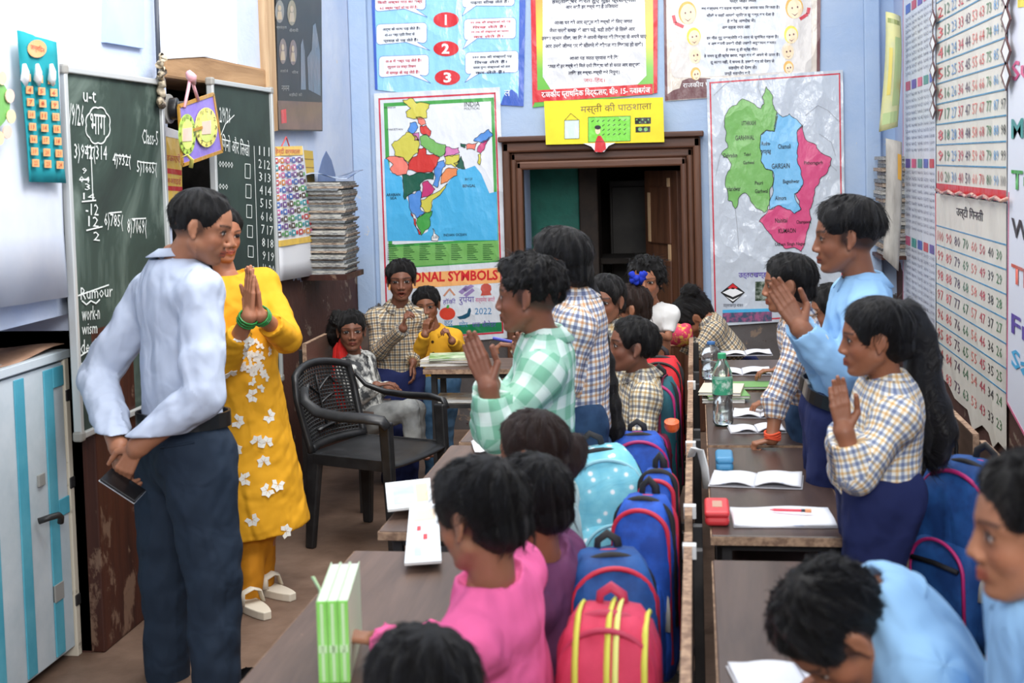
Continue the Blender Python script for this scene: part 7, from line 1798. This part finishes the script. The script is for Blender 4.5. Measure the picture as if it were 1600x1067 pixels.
def closed_book(label, c, az, w, d, h, cover, cat='book', name='book', group=None):
    K = frame(c, az); t = thing(name, label, cat, c, group)
    def bx(n, x0, x1, y0, y1, z0, z1, m, p): return MB().hexa([K(x0, y0, z0), K(x1, y0, z0), K(x1, y1, z0), K(x0, y1, z0), K(x0, y0, z1), K(x1, y0, z1), K(x1, y1, z1), K(x0, y1, z1)]).build(n, m, p, bevel=.001)
    bx('pages', -d/2+.003, d/2-.003, -w/2+.001, w/2-.003, .002, h-.002, M_PAGES, t)
    bx('cover', -d/2, d/2, -w/2, w/2, 0, .002, cover, t); bx('cover', -d/2, d/2, -w/2, w/2, h-.002, h, cover, t); bx('spine', -d/2, d/2, -w/2-.001, -w/2+.001, 0, h, cover, t)
    return t
z0 = DZ+.001
# three upright green-edged notebooks in the left foreground
g_lime = mat('lime_book_spine', (124, 206, 84), .5, (148, 220, 110), 5); cvw_ = mat('pale_lime_cover', (206, 232, 196), .5); g_pale = mat('pale_green_spine', (196, 232, 178), .5)
xb_ = atZ(521, 1000, .80); top3 = ('leftmost', 'middle', 'rightmost')
bo_ = at(521, 1000, 2.36); KB = frame((bo_.x, 2.36, z0), 99.5)
def bbox_(n, x0, x1, y0, y1, z0_, z1_, m, p): return MB().hexa([KB(x0, y0, z0_), KB(x1, y0, z0_), KB(x1, y1, z0_), KB(x0, y1, z0_), KB(x0, y0, z1_), KB(x1, y0, z1_), KB(x1, y1, z1_), KB(x0, y1, z1_)]).build(n, m, p)
for k in range(3):
    y = .0205-k*.0205
    t = thing('notebook', '%s of three upright notebooks with lime green spines on the front desk' % top3[k], 'notebook', KB(.12, y, 0), 'upright green notebooks')
    bbox_('pages', .006, .24, y-.0080, y+.0080, 0, .158, M_PAGES, t)
    bbox_('cover', 0, .245, y-.0097, y-.0080, 0, .161, cvw_, t); bbox_('cover', 0, .245, y+.0080, y+.0097, 0, .161, cvw_, t)
    bbox_('spine', -.003, .002, y-.0097, y+.0097, 0, .161, g_lime, t); bbox_('spine_stripe', -.0045, -.003, y-.003, y+.003, .004, .157, g_pale, t)
    bbox_('spine_label', -.0045, -.003, y-.008, y+.008, .06, .075, g_pale, t)
o = MB().tube([KB(.10, .034, .0), KB(.10, .034, .10), KB(.10, .036, .15), KB(.10, .05, .178)], .008, 6, flat=.2).build('ribbon_marker', g_pale, None, smooth=True); tag(o, 'pale green ribbon sticking out beside the upright notebooks', 'ribbon')
# booklets on the second left desk
def sheet_book(label, pts, zs, cover, prints, name='booklet'):
    P = [atZ(x, y, z) for (x, y), z in zip(pts, zs)]; c = sum(P, V())/4
    t = thing(name, label, 'booklet', (c.x, c.y, min(q.z for q in P)))
    n = (P[1]-P[0]).cross(P[3]-P[0]).normalized(); n = n if n.z > 0 else -n
    MB().prism(P, n*.006).build('pages', M_PAGES, t); MB().prism([q+n*.006 for q in P], n*.001).build('cover', cover, t)
    for (u0, v0, u1, v1, m) in prints:
        q = lambda u, v: (P[0]*(1-u)+P[1]*u)*(1-v)+(P[3]*(1-u)+P[2]*u)*v+n*.0075
        MB().prism([q(u0, v0), q(u1, v0), q(u1, v1), q(u0, v1)], n*.0004).build('cover_print', m, t)
    return t
cvw = mat('white_booklet_cover', (230, 234, 238), .5)
sheet_book('white booklet with a blue and yellow picture on the second left desk', [(602, 758), (672, 750), (676, 792), (606, 800)], [.71, .71, .725, .725], cvw, [(.15, .2, .62, .85, mat('cover_blue_picture', (176, 208, 224), .5, (206, 226, 234), 8)), (.66, .2, .92, .85, mat('cover_yellow', (230, 218, 176), .5))])
sheet_book('white booklet with red drawings overhanging the second left desk edge', [(640, 796), (684, 790), (690, 880), (632, 884)], [.73, .73, .72, .72], cvw, [(.2, .1, .9, .3, mat('cover_peach', (236, 214, 190), .5)), (.5, .55, .62, .64, mat('cover_red', (210, 60, 70), .5)), (.3, .4, .42, .48, mat('cover_red', (210, 60, 70), .5)), (.25, .65, .45, .9, mat('cover_blue_picture', (176, 208, 224), .5))])
for i, (lab, pts) in enumerate((('crumpled white paper on the third left desk', [(736, 690), (776, 668), (784, 700), (742, 706)]), ('small rolled white paper behind the crumpled one on the third left desk', [(742, 674), (760, 664), (764, 672), (746, 682)]))):
    P = [atZ(x, y, z0+.012) for x, y in pts]
    o = MB().grid(lambda u, v: (P[0]*(1-u)+P[1]*u)*(1-v)+(P[3]*(1-u)+P[2]*u)*v+V((0, 0, .012*math.sin(u*7+i)*math.sin(v*6))), 10, 10).build('loose_paper', mat('white_paper', (232, 234, 236), .8), None, smooth=True); solid(o, .004); tag(o, lab, 'paper')
# magazines on the far left desk
mc = [mat('magazine_%d' % k, c, .4, c2, 12, .4, .6) for k, (c, c2) in enumerate((((196, 190, 170), (140, 120, 90)), ((120, 160, 90), (200, 210, 180)), ((210, 206, 196), (170, 150, 130))))]
zz = z0
for k, (lab, cx_, az_, h_) in enumerate((('lowest white-edged book in the pile on the far left desk', 700, 4, .018), ('middle mottled magazine in the pile on the far left desk', 704, -6, .012), ('green magazine on top of the pile on the far left desk', 712, 10, .010))):
    c = at(cx_, 572, 6.28); closed_book(lab, (c.x, 6.28, zz), 90+az_, .26, .20, h_, mc[(k*2) % 3 if k < 2 else 1]); zz += h_+.001
closed_book('book on the under-shelf of the far left desk', (at(716, 636, 6.28).x, 6.28, DZ-.184), 90, .22, .18, .02, mc[2])
# right desks
red_b = mat('red_pencil_box_plastic', (216, 60, 66), .35)
def rbox(name, label, cat, c, sx, sy, h, m, lidm=None, win=None):
    t = thing(name, label, cat, c); x, y, z = c
    MB().box((x-sx/2, y-sy/2, z), (x+sx/2, y+sy/2, z+h*.62)).build('tray', m, t, bevel=.012, seg=4)
    l = MB().box((x-sx/2-.001, y-sy/2-.001, z+h*.56), (x+sx/2+.001, y+sy/2+.001, z+h)).build('lid', lidm or m, t, bevel=.014, seg=4)
    if win: MB().box((x-sx*.18, y-sy*.2, z+h), (x+sx*.22, y+sy*.22, z+h+.0012)).build('lid_picture', win, l)
c = atZ(1120, 800, z0+.02); rbox('pencil_box', 'red plastic pencil box at the left end of the right-hand desk', 'pencil box', (c.x, c.y, z0), .066, .15, .042, red_b, None, mat('grey_sticker', (190, 150, 130), .5))
c = atZ(1103, 722, z0+.02); rbox('lunch_box', 'small blue plastic tub beside the bench back', 'box', (max(c.x, .075), c.y, z0), .055, .12, .05, mat('blue_tub_plastic', (70, 140, 184), .35))
c = atZ(1222, 810, z0); open_book('open notebook with the red pencil on the right-hand desk', (c.x, c.y, z0), 92, .275, .185, mat('grey_cover', (190, 190, 196), .6), 'open notebooks', flat=True)
c = atZ(1182, 752, z0); open_book('open notebook with curling pages behind the one with the pencil', (c.x, c.y, z0), 84, .28, .17, mat('grey_cover', (190, 190, 196), .6), 'open notebooks')
pc_ = thing('pencil', 'red pencil with black and orange end lying on the open notebook', 'pencil', atZ(1232, 797, z0+.026))
a_, b_ = atZ(1202, 796, z0+.018), atZ(1268, 798, z0+.018); dd = (b_-a_)
MB().tube([a_+dd*.1, a_+dd*.76], .0042, 6).build('shaft', mat('pencil_red', (220, 66, 84), .4), pc_); MB().tube([a_, a_+dd*.1], [.001, .0042], 6).build('point', mat('pencil_pink', (214, 130, 140), .5), pc_)
MB().tube([a_+dd*.76, a_+dd*.85], .0046, 6).build('ferrule', mat('pencil_black', (24, 24, 40), .4), pc_); MB().tube([a_+dd*.85, b_], .0056, 6).build('eraser', mat('pencil_orange', (232, 156, 110), .6), pc_)
for lab, (px, py), az_, w_, d_ in (('open ruled notebook beside the water bottle', (1190, 648), 86, .22, .15), ('thin open notebook at the near edge of the bottle desk', (1182, 672), 95, .20, .12), ('open notebook on the farthest right desk', (1160, 582), 90, .26, .17), ('white notebook lying at the far end of the farthest right desk', (1165, 553), 92, .26, .14)):
    c = atZ(px, py, z0); open_book(lab, (c.x, c.y, z0), az_, w_, d_, mat('grey_cover', (190, 190, 196), .6), 'open notebooks')
zz = z0; cy_ = atZ(1118, 622, z0)
for k, (lab, dx_, az_, cm) in enumerate((('lowest book of the small pile behind the water bottle', 0, 90, mat('white_book_cover', (222, 222, 216), .5)), ('second book of the small pile behind the water bottle', .01, 97, mat('green_book_cover', (110, 160, 90), .5)), ('top book of the small pile behind the water bottle', -.005, 84, mat('cream_book_cover', (220, 214, 190), .5)))):
    closed_book(lab, (cy_.x+dx_+.03, cy_.y, zz), az_, .17, .22, .014, cm); zz += .015
c = atZ(1180, 604, z0); closed_book('green-backed book near the far hands on the right desks', (c.x, c.y, z0), 92, .2, .14, .012, mat('green_book_cover', (110, 160, 90), .5))
# bottles
def bottle(label, base, r, h, glass, capm, labm, water=.5):
    t = thing('water_bottle', label, 'bottle', base)
    prof = [(r*.8, 0), (r, .012), (r, h*.10), (r*.96, h*.14), (r, h*.18), (r*.96, h*.22), (r, h*.26), (r*.9, h*.36), (r, h*.42), (r, h*.66), (r*.92, h*.74), (r*.6, h*.86), (r*.36, h*.92), (r*.36, h*.95)]
    MB().lathe(base, prof, 24).build('body', glass, t, smooth=True)
    MB().lathe(V(base), [(r*.74, .004), (r*.94, .014), (r*.94, h*water*.6), (r*.86, h*water)], 24).build('water', mat('water', (236, 244, 246), .02, trans=1.0), t, smooth=True)
    if labm: MB().lathe(V(base), [(r*1.012, h*.44), (r*1.012, h*.65)], 24).build('label', labm, t, smooth=False)
    MB().lathe(V(base)+V((0, 0, h*.93)), [(r*.42, 0), (r*.42, h*.065), (r*.34, h*.072)], 20).build('cap', capm, t, smooth=False)
M_PET = mat('clear_plastic', (240, 246, 248), .06, trans=.97)
c = atZ(1130, 664, z0); bottle('clear plastic water bottle with green cap and label on the right-hand desk', (c.x, c.y, z0), .038, .27, M_PET, mat('green_cap', (50, 160, 110), .4), mat('green_label', (60, 158, 120), .4, (200, 224, 210), 22, .5, .62))
c = atZ(1112, 592, z0); bottle('stout clear bottle with blue cap on the far right desk', (c.x, c.y, z0), .045, .17, M_PET, mat('blue_cap', (60, 110, 170), .4), None)
# writing boy's paper and pen
c = at(1222, 1062, 2.2); open_book('open notebook under the writer in sky blue in the right foreground', (.19, 2.42, z0), 100, .27, .19, mat('grey_cover', (190, 190, 196), .6), 'open notebooks')
pn = MB().tube([atZ(1284, 1056, z0+.02), atZ(1300, 1036, z0+.09)], .004, 6); tag(pn.build('ballpoint_pen', mat('white_pen', (220, 222, 226), .3)), 'white pen in the hand of the writer in the right foreground', 'pen')
# orange bottle top and white strap by the bench back
o = MB().lathe(V((-.09, 4.12, SZ+.395)), [(.02, 0), (.024, .01), (.024, .03), (.012, .035)], 16, (0, -.3, 1)).build('bottle_cap', mat('orange_cap', (226, 96, 40), .4), None, smooth=False); tag(o, 'orange bottle cap poking from a bag by the bench back', 'cap')
st_ = MB().tube([V((-.03, 3.98, .77)), V((-.02, 3.97, .80)), V((.0, 3.96, .79)), V((.012, 3.95, .74)), V((.016, 3.94, .68))], .018, 8, flat=.2); tag(st_.build('white_strap', mat('white_webbing', (210, 212, 214), .7), None, smooth=True), 'white strap looped over the bench back near the blue tub', 'strap')
# bundle on the far bench, pink and gold cloth
o = MB().grid(lambda u, v: V(at(1050+26*u, 512+22*v, 6.45-.05*math.sin(u*3.1)*math.sin(v*3.1)))+V((0, 0, .01*math.sin(u*9)*math.sin(v*7))), 10, 10).build('printed_cloth_bundle', mat('pink_gold_print', (206, 50, 90), .7, (226, 180, 80), 40, .5, .6), None, smooth=True); solid(o, .05); tag(o, 'pink and gold printed cloth bundle beside the bent-over person', 'cloth')
